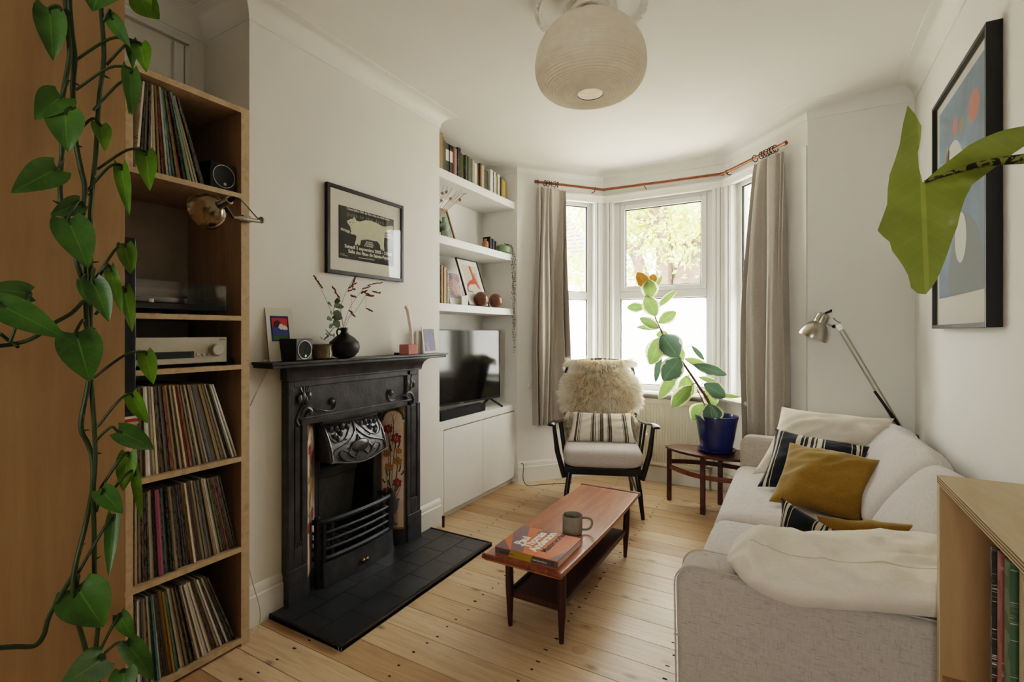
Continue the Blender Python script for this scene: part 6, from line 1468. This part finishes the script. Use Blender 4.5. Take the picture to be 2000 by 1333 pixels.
def artbook():
    x0, x1, y0, y1, z0, z1 = -1.109, -.818, 1.797, 2.052, .3055, .338; root = thing('art_book', 'thick orange and mauve film book lying on the coffee table', 'book', ((x0 + x1) / 2, (y0 + y1) / 2, z0))
    MB().box(x0 + .004, x1 - .004, y0 + .004, y1 - .004, z0 + .003, z1 - .003).build('page_block', paperwhite, root)
    orange = flat('#c4683a', .45, 'cover_orange'); mauve = flat('#74595a', .45, 'cover_mauve'); ochre = flat('#a8872c', .45, 'spine_ochre'); greyc = flat('#5b5450', .45, 'spine_grey')
    c = MB(); c.box(x0, x1, y0, y1, z1 - .003, z1, 0); c.box(x0, x1, y0, y1, z0, z0 + .003, 0); c.box(x0, x1, y0, y0 + .003, z0 + .003, z1 - .003, 1); cv = c.build('cover', [orange, greyc], root)
    F = lambda a, b: Vector((lerp(x0, x1, a), lerp(y0, y1, b), z1 + .0004))
    q = MB(); q.face([F(0, 0), F(.25, 0), F(0, .62 * .5), F(0, .3)][:3]); q.face([F(0, .62), F(.0, 1), F(.12, 1), F(.46, 0), F(.26, 0)]); q.face([F(.62, 1), F(.82, 1), F(1, .55), F(1, .0), F(.93, 0)][:0] or [F(.86, 0), F(1, 0), F(1, .42)]); q.face([F(.36, 1), F(.56, 1), F(.50, .86), F(.3, .8)])
    q.build('cover_bands', mauve, cv)
    q = MB(); yy = y0 - .0004; q.face([Vector((lerp(x0, x1, a), yy, z)) for a, z in ((.22, z0 + .001), (.58, z0 + .001), (.62, z1 - .001), (.26, z1 - .001))]); q.build('spine_band', ochre, cv)
    wt = flat('#e0d6c8', .5, 'title_cream'); dk = flat('#2c2220', .5, 'title_dark')
    for s_, xo, yo, sz, m_, bd in (('Paul', -1.015, 1.86, .056, wt, .0019), ('Thomas', -.973, 1.85, .056, wt, .0019), ('Anderson', -.932, 1.832, .056, wt, .0019), ('Masterworks', -.893, 1.846, .040, dk, .0008)):
        text(s_, sz, frame_mtx((xo, yo, z1 + .0006), (0, 1, 0), (-1, 0, 0)), m_, 'title_lettering', cv, bd, 'LEFT', True, .95)
    text('ADAM NAYMAN', .009, frame_mtx((-1.085, y0 - .0006, z0 + .012), (1, 0, 0), (0, 0, 1)), dk, 'spine_lettering', cv); text('MASTERWORKS', .009, frame_mtx((-.93, y0 - .0006, z0 + .012), (1, 0, 0), (0, 0, 1)), wt, 'spine_lettering', cv)
    MB().torus((-.84, y0 - .0004, z0 + .0165), .006, .001, Matrix.Rotation(PI / 2, 3, 'X'), 20, 5).build('publisher_mark', dk, cv)
artbook()
mu = thing('mug', 'stoneware grey mug beside the orange book on the coffee table', 'mug', (-.908, 2.165, .3055))
MB().lathe([(.040, 0), (.0455, .003), (.0465, .01), (.0465, .083), (.045, .0855), (.043, .083), (.0425, .012), (.035, .009), (0, .009)], (-.908, 2.165, .3055), 40).build('mug_body', stoneware, mu)
hdir = Vector((CY, SY, 0)); hp = lambda a, z: Vector((-.908, 2.165, .3055)) + hdir * a + Vector((0, 0, z))
MB().tube(bez([hp(.044, .07), hp(.066, .071), (hp(.088, .062)), hp(.092, .042), hp(.082, .022), hp(.06, .016), hp(.044, .018)], 6), .0058, 10).build('handle', stoneware, mu)

# ================================================================== armchair
def armchair():
    OX, OY, rz = -1.118, 3.197, rad(29.72 - 8); root = thing('armchair', 'black spindle-arm easy chair with grey cushions in the bay', 'armchair', (OX, OY, 0), rz)
    B = lambda mb, n, mat, par=root, **k: mb.build(n, mat, par, world=False, **k)
    for sx in (-1, 1):
        B(MB().tube([(sx * .262, .0, 0), (sx * .245, .03, .16), (sx * .225, .06, .31)], [.012, .018, .016], 12), 'leg', ebony)
        B(MB().tube([(sx * .25, .62, 0), (sx * .225, .56, .18), (sx * .20, .50, .31)], [.012, .018, .016], 12), 'leg', ebony)
        B(MB().tube([(sx * .24, .04, .14), (sx * .225, .56, .16)], .010, 10), 'stretcher', ebony)
        # arm: flat paddle flaring outwards, carried on raked posts
        arm = MB(); pts = bez([(sx * .352, -.0, .612), (sx * .342, .06, .625), (sx * .305, .22, .605), (sx * .285, .40, .59), (sx * .275, .50, .585)], 6)
        arm.tube(pts, [.010, .026] + [.025] * 3 + [.022] * 5 + [.017] * 20, 12, flatten=1); 
        arm.v = [(x, y, (z - pz) * .42 + pz) for (x, y, z), pz in zip(arm.v, [p.z for p in pts for _ in range(12)])]
        B(arm, 'arm', ebony)
        B(MB().tube([(sx * .262, .06, .25), (sx * .31, .04, .43), (sx * .335, .05, .617)], [.019, .018, .013], 12), 'arm_post', ebony)
        for k, yy in enumerate((.17, .28, .39)):
            B(MB().tube([(sx * .255, yy, .29), (sx * (.30 - .012 * k), yy, .605 - .012 * k)], .0085, 10), 'spindle', ebony)
        B(MB().tube(bez([(sx * .25, .50, .28), (sx * .268, .56, .6), (sx * .272, .63, .85), (sx * .255, .665, .97), (sx * .2, .68, 1.015), (0, .69, 1.03)], 8), .0135, 12), 'back_frame', ebony)
    r_ = MB(); r_.box(-.265, .265, .04, .085, .272, .325); r_.box(-.255, .255, .47, .51, .275, .32)
    r_.box(-.268, -.225, .06, .5, .275, .322); r_.box(.225, .268, .06, .5, .275, .322); B(r_, 'seat_rail', ebony, bev=.008)
    bs = MB()
    for k in range(7): xx = -.18 + .06 * k; bs.tube([(xx, .50, .30), (xx, .66, .99)], .006, 8)
    B(bs, 'back_slat', ebony)
    # cushions
    def slab(cx, cy, cz, hx, hy, hz, ex=.45, tilt=0, nseg=40, name='seat_cushion', crown=.012):
        mb = MB(); rt = Matrix.Rotation(tilt, 3, 'X')
        def f(s, t):
            a = 2 * PI * s; b = -PI / 2 + PI * t; ca, sa, cb, sb = math.cos(a), math.sin(a), math.cos(b), math.sin(b); P = lambda v, e: math.copysign(abs(v) ** e, v)
            p = Vector((hx * P(ca, .28) * P(cb, ex), hy * P(sa, .28) * P(cb, ex), hz * P(sb, .7)))
            w = mnoise.noise((p + Vector((cz * 9, 3, 1))) * 9) * .004
            p.z += crown * max(0, 1 - (p.x / hx) ** 2) * max(0, 1 - (p.y / hy) ** 2) * (1 if sb > 0 else 0) + w
            return rt @ p + Vector((cx, cy, cz))
        mb.grid(f, 56, 24); o = B(mb, name, chairfab, sharp=80)
        bm = bmesh.new(); bm.from_mesh(o.data); bmesh.ops.remove_doubles(bm, verts=bm.verts, dist=.0005); bm.to_mesh(o.data); bm.free(); return o
    sc = slab(0, .275, .386, .272, .265, .066, .2, crown=.006)
    slab(0, .60, .74, .235, .036, .28, .5, rad(-13), name='back_cushion', crown=0)
    # sheepskin draped over the back
    fl = thing('sheepskin', 'long-haired cream sheepskin draped over the black armchair back', 'sheepskin', (OX, OY, 0), rz); ROOT[fl.name] = Vector((0, 0, 0))
    def half(t): # half-width profile, t=0 top edge .. 1 bottom
        return .258 - .075 * math.exp(-((t - .20) / .09) ** 2) + .022 * math.exp(-((t - .50) / .15) ** 2) - .03 * math.exp(-((t - .74) / .05) ** 2) + .045 * math.exp(-((t - .88) / .10) ** 2)
    def skin(s, t):
        x = (s - .5) * 2 * half(t)
        if t < .1: k = t / .1; y, z = lerp(.71, .60, k), lerp(1.0, 1.035, math.sin(k * PI / 2))
        else: k = (t - .1) / .9; y, z = lerp(.60, .415, k ** .9), lerp(1.035, .46, k)
        edge = abs(s - .5) * 2; y += (.05 if t < .7 else -.03) * edge ** 3 - .025 * (1 - edge ** 2) * math.sin(PI * t)
        return Vector((x, y - .03, z))
    mb = MB(); mb.grid(skin, 30, 44); B(mb, 'hide', plain('sheepskin_hide', '#c9ae86', .95), fl)
    rr = np.random.RandomState(4); N = 21000; V = np.zeros((N, 8, 3), 'f'); tint = np.zeros((N, 8), 'f')
    lock = {}
    for i in range(N):
        s, t = rr.rand(), rr.rand(); ke = abs(s - .5) * 2
        if rr.rand() < .22: s = (0 if rr.rand() < .5 else 1) + rr.normal(0, .03)
        if rr.rand() < .05: t = rr.rand() * .08
        s = min(1, max(0, s)); t = min(1, max(0, t)); p = skin(s, t)
        e = 1e-2; du = (skin(min(1, s + e), t) - skin(max(0, s - e), t)).normalized(); dv = (skin(s, min(1, t + e)) - skin(s, max(0, t - e))).normalized(); n = du.cross(dv); n = n if n.y < 0 or t < .1 else -n
        n.normalize()
        lk = mnoise.noise_vector(p * 24); lk2 = mnoise.noise_vector(p * 60)
        edge = max(0, abs(s - .5) * 2 - .75) * 4
        d = n * .75 + dv * .35 + lk * .75 + lk2 * .35 + du * (edge * (1 if s > .5 else -1) * .6) + Vector(rr.normal(0, .12, 3)); d.normalize()
        L = .036 + .024 * rr.rand() + .008 * edge
        side = d.cross(Vector((rr.normal(), rr.normal(), rr.normal()))); side = side.normalized() * (.0011 + .0007 * rr.rand())
        bend = Vector((0, 0, -.012)) + lk2 * .014
        c0, c1, c2, c3 = p, p + d * L * .4 + bend * .15, p + d * L * .75 + bend * .55, p + d * L + bend
        for k, (c, w) in enumerate(((c0, 1), (c1, 1), (c2, .7), (c3, .15))):
            V[i, 2 * k] = c - side * w; V[i, 2 * k + 1] = c + side * w; tint[i, 2 * k:2 * k + 2] = min(1, max(0, (k / 3) * .6 + .28 + .5 * edge + .5 * max(0, .14 - t) / .14 + .35 * (mnoise.noise(p * 7) + .15)))
    me = bpy.data.meshes.new('wool'); me.vertices.add(N * 8); me.vertices.foreach_set('co', V.ravel())
    base = (np.arange(N) * 8)[:, None, None]; q = np.array([[0, 1, 3, 2], [2, 3, 5, 4], [4, 5, 7, 6]])[None]; F = (base + q).reshape(-1, 4)
    me.loops.add(F.size); me.loops.foreach_set('vertex_index', F.ravel()); me.polygons.add(len(F)); me.polygons.foreach_set('loop_start', np.arange(len(F)) * 4)
    me.update(calc_edges=True); ca = me.color_attributes.new('tint', 'FLOAT_COLOR', 'POINT'); cc = np.ones((N * 8, 4), 'f'); cc[:, :3] = tint.reshape(-1, 1); ca.data.foreach_set('color', cc.ravel())
    me.polygons.foreach_set('use_smooth', [True] * len(F)); me.materials.append(fleecem)
    wo = bpy.data.objects.new('wool', me); C.objects.link(wo); wo.parent = fl
    # striped lumbar cushion
    M4 = Matrix.Translation((OX, OY, 0)) @ Matrix.Rotation(rz, 4, 'Z')
    cs = [M4 @ Vector(c) for c in ((-.245, .255, .452), (.245, .255, .452), (.215, .345, .655), (-.21, .345, .655))]
    pillow('ticking_cushion', 'cream oblong cushion with dark ticking stripes on the armchair seat', cs, .11, ticking, seed=8, wr=.008, pinch=.03)
armchair()

# ================================================================== side table, pot and rubber plant
def sidetable():
    zt = .405; c = Vector((-.475, 3.755)); root = thing('side_table', 'dark wood leaf-shaped side table behind the far sofa arm', 'side table', (c.x, c.y, 0))
    hl, hw, ang = .365, .178, rad(-5); ca, sa = math.cos(ang), math.sin(ang)
    Q = lambda a, b: (c.x + a * ca - b * sa, c.y + a * sa + b * ca)
    n = 20; poly = [Q(lerp(-hl, hl, k / n), -hw * (1 - (2 * k / n - 1) ** 2) ** .8) for k in range(n + 1)] + [Q(lerp(hl, -hl, k / n), hw * (1 - (2 * k / n - 1) ** 2) ** .8) for k in range(1, n)]
    MB().prism(poly, lambda a, b, k: Vector((a, b, k)), zt - .018, zt).build('tabletop', mahog, root, bev=.003)
    legs = [Q(-hl + .03, 0), Q(-.055, -hw + .012), Q(.0, hw - .07), Q(hl - .03, 0)]
    for (x, y_) in legs: MB().obox((x, y_, (zt - .018) / 2), (.034, .026, zt - .018)).build('leg', mahog, root, bev=.006)
    for sg, z_ in ((-1, .255), (1, .29)):
        pts = [Vector((*Q(lerp(-hl + .03, hl - .03, k / 14), sg * (hw - .012 if sg < 0 else hw - .07) * (1 - (2 * k / 14 - 1) ** 2)), z_)) for k in range(15)]
        st = MB()
        for a, b in zip(pts, pts[1:]): st.bar(a, b + (b - a) * .06, .012, .030)
        st.build('curved_stretcher', teak if sg < 0 else mahog, root)
    pc = Vector((-.478, 3.76, zt + .0005))
    sau = tag(MB().lathe([(.105, 0), (.118, .006), (.130, .02), (.130, .024), (.124, .024), (.11, .010), (0, .009)], pc, 44).build('plant_saucer', cobalt), 'glossy cobalt blue saucer under the plant pot', 'saucer')
    root = thing('rubber_plant', 'variegated rubber plant leaning left in glossy cobalt blue pot', 'plant', (pc + Vector((0, 0, .0105)))[:])
    z0 = .0105
    MB().lathe([(.096, z0), (.103, z0 + .004), (.120, z0 + .10), (.138, z0 + .21), (.145, z0 + .24), (.143, z0 + .248), (.128, z0 + .248), (.124, z0 + .23), (.118, z0 + .19), (0, z0 + .19)], pc, 48).build('pot', cobalt, root)
    MB().lathe([(0, 0), (.1, .0), (.108, -.004), (.106, -.02)][::-1], pc + Vector((0, 0, z0 + .21)), 32).build('soil', soil, root)
    D0 = 3.49
    P = lambda x, y_, k=0: onD(1200 + x / 3.704, 500 + y_ / 3.704, D0 + k)
    st = MB(); main = bez([P(700, 1200, .0), P(690, 1075), P(600, 930), P(540, 840), P(470, 740), P(385, 640), P(340, 545), P(292, 435), P(262, 300), P(258, 215)], 6)
    k_ = len(main); st.tube(main, [lerp(.0105, .003, i / (k_ - 1)) for i in range(k_)], 10)
    st.tube(bez([P(690, 1180, .03), P(640, 1050, .04), P(570, 920, .04), P(530, 860, .05)], 6), .0035, 8)
    lv = MB(); rr = random.Random(12)
    LF = [((245, 240), (165, 120), 36, 2, 0), ((272, 205), (285, 130), 25, 2, 1), ((262, 305), (250, 172), 46, 0, -1), ((298, 232), (345, 145), 14, 0, 1), ((225, 290), (302, 436), 46, 0, -1), ((218, 372), (92, 374), 28, 0, 0), ((308, 372), (450, 248), 20, 0, 1), ((322, 484), (446, 406), 34, 0, -1),
          ((318, 522), (184, 450), 30, 0, -1), ((318, 526), (163, 514), 17, 0, 1), ((386, 565), (302, 572), 26, 0, 1), ((338, 592), (258, 786), 52, 0, -1), ((345, 572), (462, 734), 66, 1, -2), ((480, 660), (488, 762), 22, 0, 1), ((474, 742), (352, 902), 60, 1, -2), ((336, 690), (297, 916), 20, 1, 1), ((458, 826), (322, 1036), 36, 0, 0),
          ((560, 652), (652, 756), 14, 1, 1), ((510, 746), (680, 800), 24, 0, 1), ((572, 788), (816, 862), 32, 1, -1), ((522, 868), (528, 1036), 54, 0, 2), ((556, 942), (414, 1096), 44, 0, -1), ((612, 880), (738, 912), 17, 0, 1), ((648, 928), (806, 1022), 46, 1, -1), ((648, 980), (742, 1072), 42, 0, 1), ((704, 1002), (906, 1022), 16, 0, 1), ((652, 1076), (566, 1188), 52, 0, 1), ((690, 1074), (716, 1216), 58, 1, -2)]
    for (b, t, w, mi, dep) in LF:
        kb = dep * .025; Bp, Tp = P(*b, kb), P(*t, kb + dep * .02 + rr.uniform(-.02, .02)); px = D0 / FPX / 3.704
        view = (Vector((0, 0, EYE)) - Bp).normalized(); n = (view + Vector((rr.uniform(-.2, .2), 0, rr.uniform(0, .3)))).normalized()
        leaf(lv, Bp, Tp, w * px * 1.36, n, {0: 0, 1: 1, 2: 2}[mi], rr.uniform(-.02, .14), rr.uniform(.1, .35), 'oval', 8, 12)
        near = min(main, key=lambda q: (q - Bp).length + abs(q.z + .02 - Bp.z) * .5); st.tube(bez([near, lerp(near, Bp, .6) + Vector((0, 0, .012)), Bp, Bp + (Tp - Bp) * .06], 4), .0024, 6)
    lv.build('foliage', [ficusleaf, ficusdark, ficusbrown], root); st.build('stem', stembrown, root)
sidetable()

# ================================================================== floor lamp in the sofa corner
def floorlamp():
    # head and arm lie in a plane parallel to the front wall; stands between sofa and wall corner
    Yp = 3.50
    P = lambda x, y_, k=0: onY(1540 + x / 4.76, 590 + y_ / 4.76, Yp + k)
    root = thing('floor_lamp', 'brushed steel reading lamp on a slanted arm behind the sofa', 'lamp', (.53, 3.55, 0))
    a0, a1 = P(215, 290), P(345, 115); ax = (a1 - a0).normalized(); rt = rot_to(ax); R0 = (P(95, 270) - P(335, 400)).length / 2; rc = P(215, 335); L1 = (P(300, 205) - rc).length
    ax = (P(345, 90) - rc).normalized(); rt = rot_to(ax)
    MB().lathe([(R0, 0), (R0 * 1.005, .003), (R0 * .97, L1 * .3), (R0 * .86, L1 * .6), (R0 * .64, L1 * .9), (R0 * .45, L1 * 1.03)], rc, 44, rot=rt, cap0=False, cap1=True).build('lamp_shade', chrome, root)
    MB().lathe([(R0 * .44, L1 * 1.0), (R0 * .44, L1 * 1.5), (R0 * .42, L1 * 1.58), (R0 * .3, L1 * 1.66), (0, L1 * 1.68)], rc, 32, rot=rt).build('lamp_holder', chrome, root)
    sl_ = MB()
    for k in range(10):
        a = 2 * PI * k / 10; c_ = rc + ax * L1 * 1.28 + rt @ Vector((R0 * .44 * math.cos(a), R0 * .44 * math.sin(a), 0)); sl_.bar(c_ - ax * L1 * .13, c_ + ax * L1 * .13, .004, .002)
    sl_.build('vent_slots', blackp, root)
    MB().ball(rc + ax * L1 * .45, R0 * .36, 16, 10).build('bulb', flat('#e6e0d0', .3, 'bulb_white'), root)
    MB().tube([rc + ax * L1 * 1.66, P(395, 85), P(400, 70)], [.006, .008, .004], 10).build('switch', blackp, root)
    j = P(465, 235); k = MB(); k.tube([rc + ax * L1 * 1.2, P(420, 228), j], [.005, .006, .006], 10); k.build('neck', chrome, root)
    MB().ball(P(422, 228), .011, 12, 8).build('tilt_knob', blackp, root)
    jb = MB(); jb.obox(P(475, 235), (.03, .012, .036), Matrix.Rotation(rad(-30), 3, 'Y')); jb.build('joint_plate', chrome, root)
    e1 = Vector((.555, 3.52, .70)); 
    dirv = (P(1050, 1180) - P(490, 240)); end = P(490, 240) + dirv * 1.06
    off = Vector((.016, 0, .010))
    MB().tube([P(470, 262), P(470, 262) + dirv * 1.05], .0042, 10).build('arm_rod', chrome, root)
    MB().tube([P(500, 240) + Vector((0, .0, 0)), P(500, 240) + dirv * 1.05], .0042, 10).build('arm_rod', chrome, root)
    MB().tube([P(800, 830, -.004), P(1085, 1230, -.004)], .0075, 10).build('tension_spring', charcoal, root)
    base = P(1075, 1210)
    b_ = MB(); b_.tube([base, Vector((.555, 3.555, .55)), Vector((.555, 3.555, .02))], .009, 12); b_.build('pole', chrome, root)
    b_ = MB(); b_.lathe([(.03, .0), (.04, .002), (.04, .018), (.012, .022)], (.555, 3.555, 0), 28); b_.build('base', charcoal, root)
    MB().tube(bez([P(415, 150), P(450, 180), P(480, 195), P(500, 235)], 6), .0022, 6).build('lamp_cable', lampcord, root)
    MB().tube(bez([P(1150, 1270, -.02), P(1180, 1240, -.03), P(1205, 1250, -.05), P(1212, 1310, -.06), P(1212, 1400, -.06)], 6), .0028, 6).build('mains_lead', lampcord, root)
floorlamp()

# ================================================================== right foreground: plywood record cabinet and arrowhead plant
def rightcab():
    x0, x1, y0, y1, zt = .263, .595, .30, 1.352, .95; root = thing('plywood_cabinet', 'low birch plywood record cabinet at the right edge beside the sofa', 'cabinet', ((x0 + x1) / 2, .8, 0))
    T = .018
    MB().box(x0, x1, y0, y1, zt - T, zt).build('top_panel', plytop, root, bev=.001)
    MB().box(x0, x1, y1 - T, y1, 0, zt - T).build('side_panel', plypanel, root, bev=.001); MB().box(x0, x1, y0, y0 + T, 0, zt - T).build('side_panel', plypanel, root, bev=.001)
    MB().box(x1 - .012, x1, y0 + T, y1 - T, 0, zt - T).build('back_panel', plypanel, root)
    for z in (.04, .520): MB().box(x0 + .004, x1 - .012, y0 + T, y1 - T, z, z + T).build('shelf', plypanel, root)
    e = MB()
    for k in range(7): e.box(x0 - .0009, x0, y0, y1, zt - T + T * k / 7 + .0002, zt - T + T * (k + 1) / 7 - .0002, k % 2)
    e.box(x0 - .0009, x0, y1 - T, y1, 0, zt - T, 0); e.build('edge_band', [flat('#d9c6a2', .6, 'ply_edge_pale'), plylam], root)
    rr = random.Random(31); yy = 1.10; z = .5385
    for i, (cn, col) in enumerate((('black', '#1b1812'), ('brown', '#a98a5e'), ('red', '#8c4a3c'), ('buff', '#7c6a52'), ('green', '#3c5a3c'), ('navy', '#1a1c30'), ('cream', '#bfae8a'), ('red', '#7a2f2a'))):
        t = (.010, .006, .022, .008, .03, .02, .02, .03)[i]
        o = bpy.data.objects.new('record_sleeve', sleeve_mesh(sleeve_l if i in (0, 2, 4, 5, 7) else sleeve_d)); C.objects.link(o)
        o.scale = (1, t * .95, .36); o.rotation_euler = (0, 0, PI); o.location = (x0 + (.018, .05, .022, .03, .022, .03, .025, .03)[i], yy - t / 2, z); o.color = (*lin(col), 1); yy -= t
        tag(o, '%s spined record sleeve, %s from the sofa end of the right cabinet' % (cn, ORD(i + 1)), 'record', 'record sleeves in the right plywood cabinet')
rightcab()
def aroid():
    pc = Vector((.46, .62, .9505)); root = thing('arrowhead_plant', 'potted plant with one huge green arrow-shaped leaf reaching in from the right', 'plant', pc[:])
    MB().lathe([(.07, 0), (.09, .13), (.095, .14), (.085, .14), (.08, .11), (0, .11)], pc, 32).build('pot', plain('clay_pot', '#a06a48', .8), root)
    D0 = .90
    P = lambda x, y_, k=0: onD(1530 + x / 1.904, y_ / 1.904, D0 + k)
    out = [(462, 392), (490, 425), (514, 470), (510, 520), (500, 570), (504, 625), (518, 680), (545, 655), (600, 610), (690, 540), (745, 512), (800, 490), (850, 477), (900, 468), (960, 470), (1010, 490), (960, 520), (895, 545), (850, 575), (800, 612), (745, 655), (700, 690), (675, 740), (660, 785), (648, 840), (630, 885), (615, 930), (600, 970), (585, 1010), (568, 1045), (548, 1075), (530, 1095), (500, 1092), (475, 1072), (464, 1025), (445, 990), (428, 965), (405, 935), (395, 900), (370, 880), (350, 858), (368, 810), (386, 760), (388, 700), (395, 650), (415, 595), (432, 540), (445, 460)]
    me = bpy.data.meshes.new('leaf_blade'); bm = bmesh.new()
    from mathutils.geometry import tessellate_polygon
    vs = [bm.verts.new((x, y_, 0)) for x, y_ in out]
    for tri in tessellate_polygon([[Vector((x, y_, 0)) for x, y_ in out]]): bm.faces.new([vs[i] for i in tri])
    for _ in range(3): bmesh.ops.subdivide_edges(bm, edges=[e for e in bm.edges if e.calc_length() > 22], cuts=1); bmesh.ops.triangulate(bm, faces=bm.faces[:])
    A = Vector((518, 680)); T = Vector((535, 1095)); uv = bm.loops.layers.uv.new('UVMap')
    for f in bm.faces:
        f.smooth = True
        for l in f.loops:
            p = Vector((l.vert.co.x, l.vert.co.y)); ax = (T - A).normalized(); al = (p - A).dot(ax) / (T - A).length; ac = (p - A).dot(Vector((ax.y, -ax.x)))
            l[uv].uv = (.5 + ac / 420, al * .8)
    for v in bm.verts:
        x, y_ = v.co.x, v.co.y; ac = (x - lerp(518, 535, (y_ - 680) / 415)) / 200
        k = -.018 * ac * ac + .02 * math.sin(y_ * .028 + (1.2 if ac > 0 else 0)) * min(1, abs(ac)) - .05 * max(0, (y_ - 800) / 300) + (.05 * (680 - y_) / 300 if y_ < 680 and x < 520 else 0) - .035 * max(0, (x - 620) / 300)
        p = P(x, y_, k); v.co = p - pc
    bm.to_mesh(me); bm.free(); me.materials.append(aroidleaf)
    o = bpy.data.objects.new('leaf_blade', me); C.objects.link(o); o.parent = root
    pet = bez([pc + Vector((0, 0, .11)), pc + Vector((.02, .12, .40)), Vector((.40, .95, 1.50)), P(960, 575, -.13), P(895, 590, -.115), P(800, 600, -.09), P(700, 620, -.055), P(600, 650, -.022), P(525, 676, -.004)], 8)
    k_ = len(pet); MB().tube(pet, [lerp(.012, .0025, (i / (k_ - 1)) ** 1.3) for i in range(k_)], 10).build('petiole', petiolem, root)
    rib = [P(520, 682, -.003), P(512, 760, -.004), P(498, 860, -.004), P(486, 960, -.02), P(500, 1060, -.04)]
    sm = MB(); sm.lathe([(0, 0), (.08, 0)], pc + Vector((0, 0, .115)), 24); sm.build('soil', soil, root)
aroid()

# ================================================================== camera, light, view
cam = bpy.data.cameras.new('camera'); co = bpy.data.objects.new('camera', cam); C.objects.link(co)
cam.sensor_width = 36; cam.sensor_fit = 'HORIZONTAL'; cam.lens = 36 * FPX / 2000; cam.shift_y = -(666.5 - HOR) / 2000; cam.clip_start = .02; cam.clip_end = 200
co.location = (0, 0, EYE); co.rotation_euler = (PI / 2, 0, YAW)
S.camera = co

wd = bpy.data.worlds.new('sky'); S.world = wd; wd.use_nodes = True; nt = wd.node_tree; nt.nodes.clear()
tc = nt.nodes.new('ShaderNodeTexCoord'); sp = nt.nodes.new('ShaderNodeSeparateXYZ'); rp = nt.nodes.new('ShaderNodeValToRGB'); bg = nt.nodes.new('ShaderNodeBackground'); ow = nt.nodes.new('ShaderNodeOutputWorld')
rp.color_ramp.elements[0].position = .0; rp.color_ramp.elements[0].color = (.80, .80, .78, 1); rp.color_ramp.elements[1].position = .6; rp.color_ramp.elements[1].color = (1.0, 1.0, .985, 1)
nt.links.new(tc.outputs['Generated'], sp.inputs[0]); nt.links.new(sp.outputs['Z'], rp.inputs[0]); nt.links.new(rp.outputs[0], bg.inputs[0]); nt.links.new(bg.outputs[0], ow.inputs[0])
bg.inputs[1].default_value = 7.0
def portal(name, p, q, z0, z1, inset=.16):
    p, q = Vector((*p, 0)), Vector((*q, 0)); d = (q - p).normalized(); n = Vector((-d.y, d.x, 0)); l = bpy.data.lights.new(name, 'AREA'); l.shape = 'RECTANGLE'; l.size = (q - p).length; l.size_y = z1 - z0; l.cycles.is_portal = True
    o = bpy.data.objects.new(name, l); C.objects.link(o); o.location = (p + q) / 2 + n * inset + Vector((0, 0, (z0 + z1) / 2)); o.rotation_euler = (-n).to_track_quat('-Z', 'Y').to_euler(); return o
for i in range(3): portal('daylight_portal', BAY[i], BAY[i + 1], SILL, HEAD)
portal('daylight_portal', (.1, YBK), (-.9, YBK), 1.15, 2.0, .2)

su = bpy.data.lights.new('tree_fill_sun', 'SUN'); su.energy = 8; su.angle = rad(12); su.color = (1, .95, .86); so_ = bpy.data.objects.new('tree_fill_sun', su); C.objects.link(so_); so_.rotation_euler = Vector((.25, 1, -1.15)).to_track_quat('-Z', 'Y').to_euler()  # added lamp that brightens the tree; the daylight itself is overcast
S.view_settings.view_transform = 'Filmic'
try: S.view_settings.look = 'Medium High Contrast'
except Exception: pass
S.view_settings.exposure = 1.65
S.cycles.use_denoising = True
try: S.cycles.denoiser = 'OPENIMAGEDENOISE'
except Exception: pass
S.cycles.max_bounces = 10; S.cycles.diffuse_bounces = 4; S.cycles.glossy_bounces = 4; S.cycles.transparent_max_bounces = 12
S.cycles.caustics_reflective = False; S.cycles.caustics_refractive = False
S.cycles.sample_clamp_indirect = 6
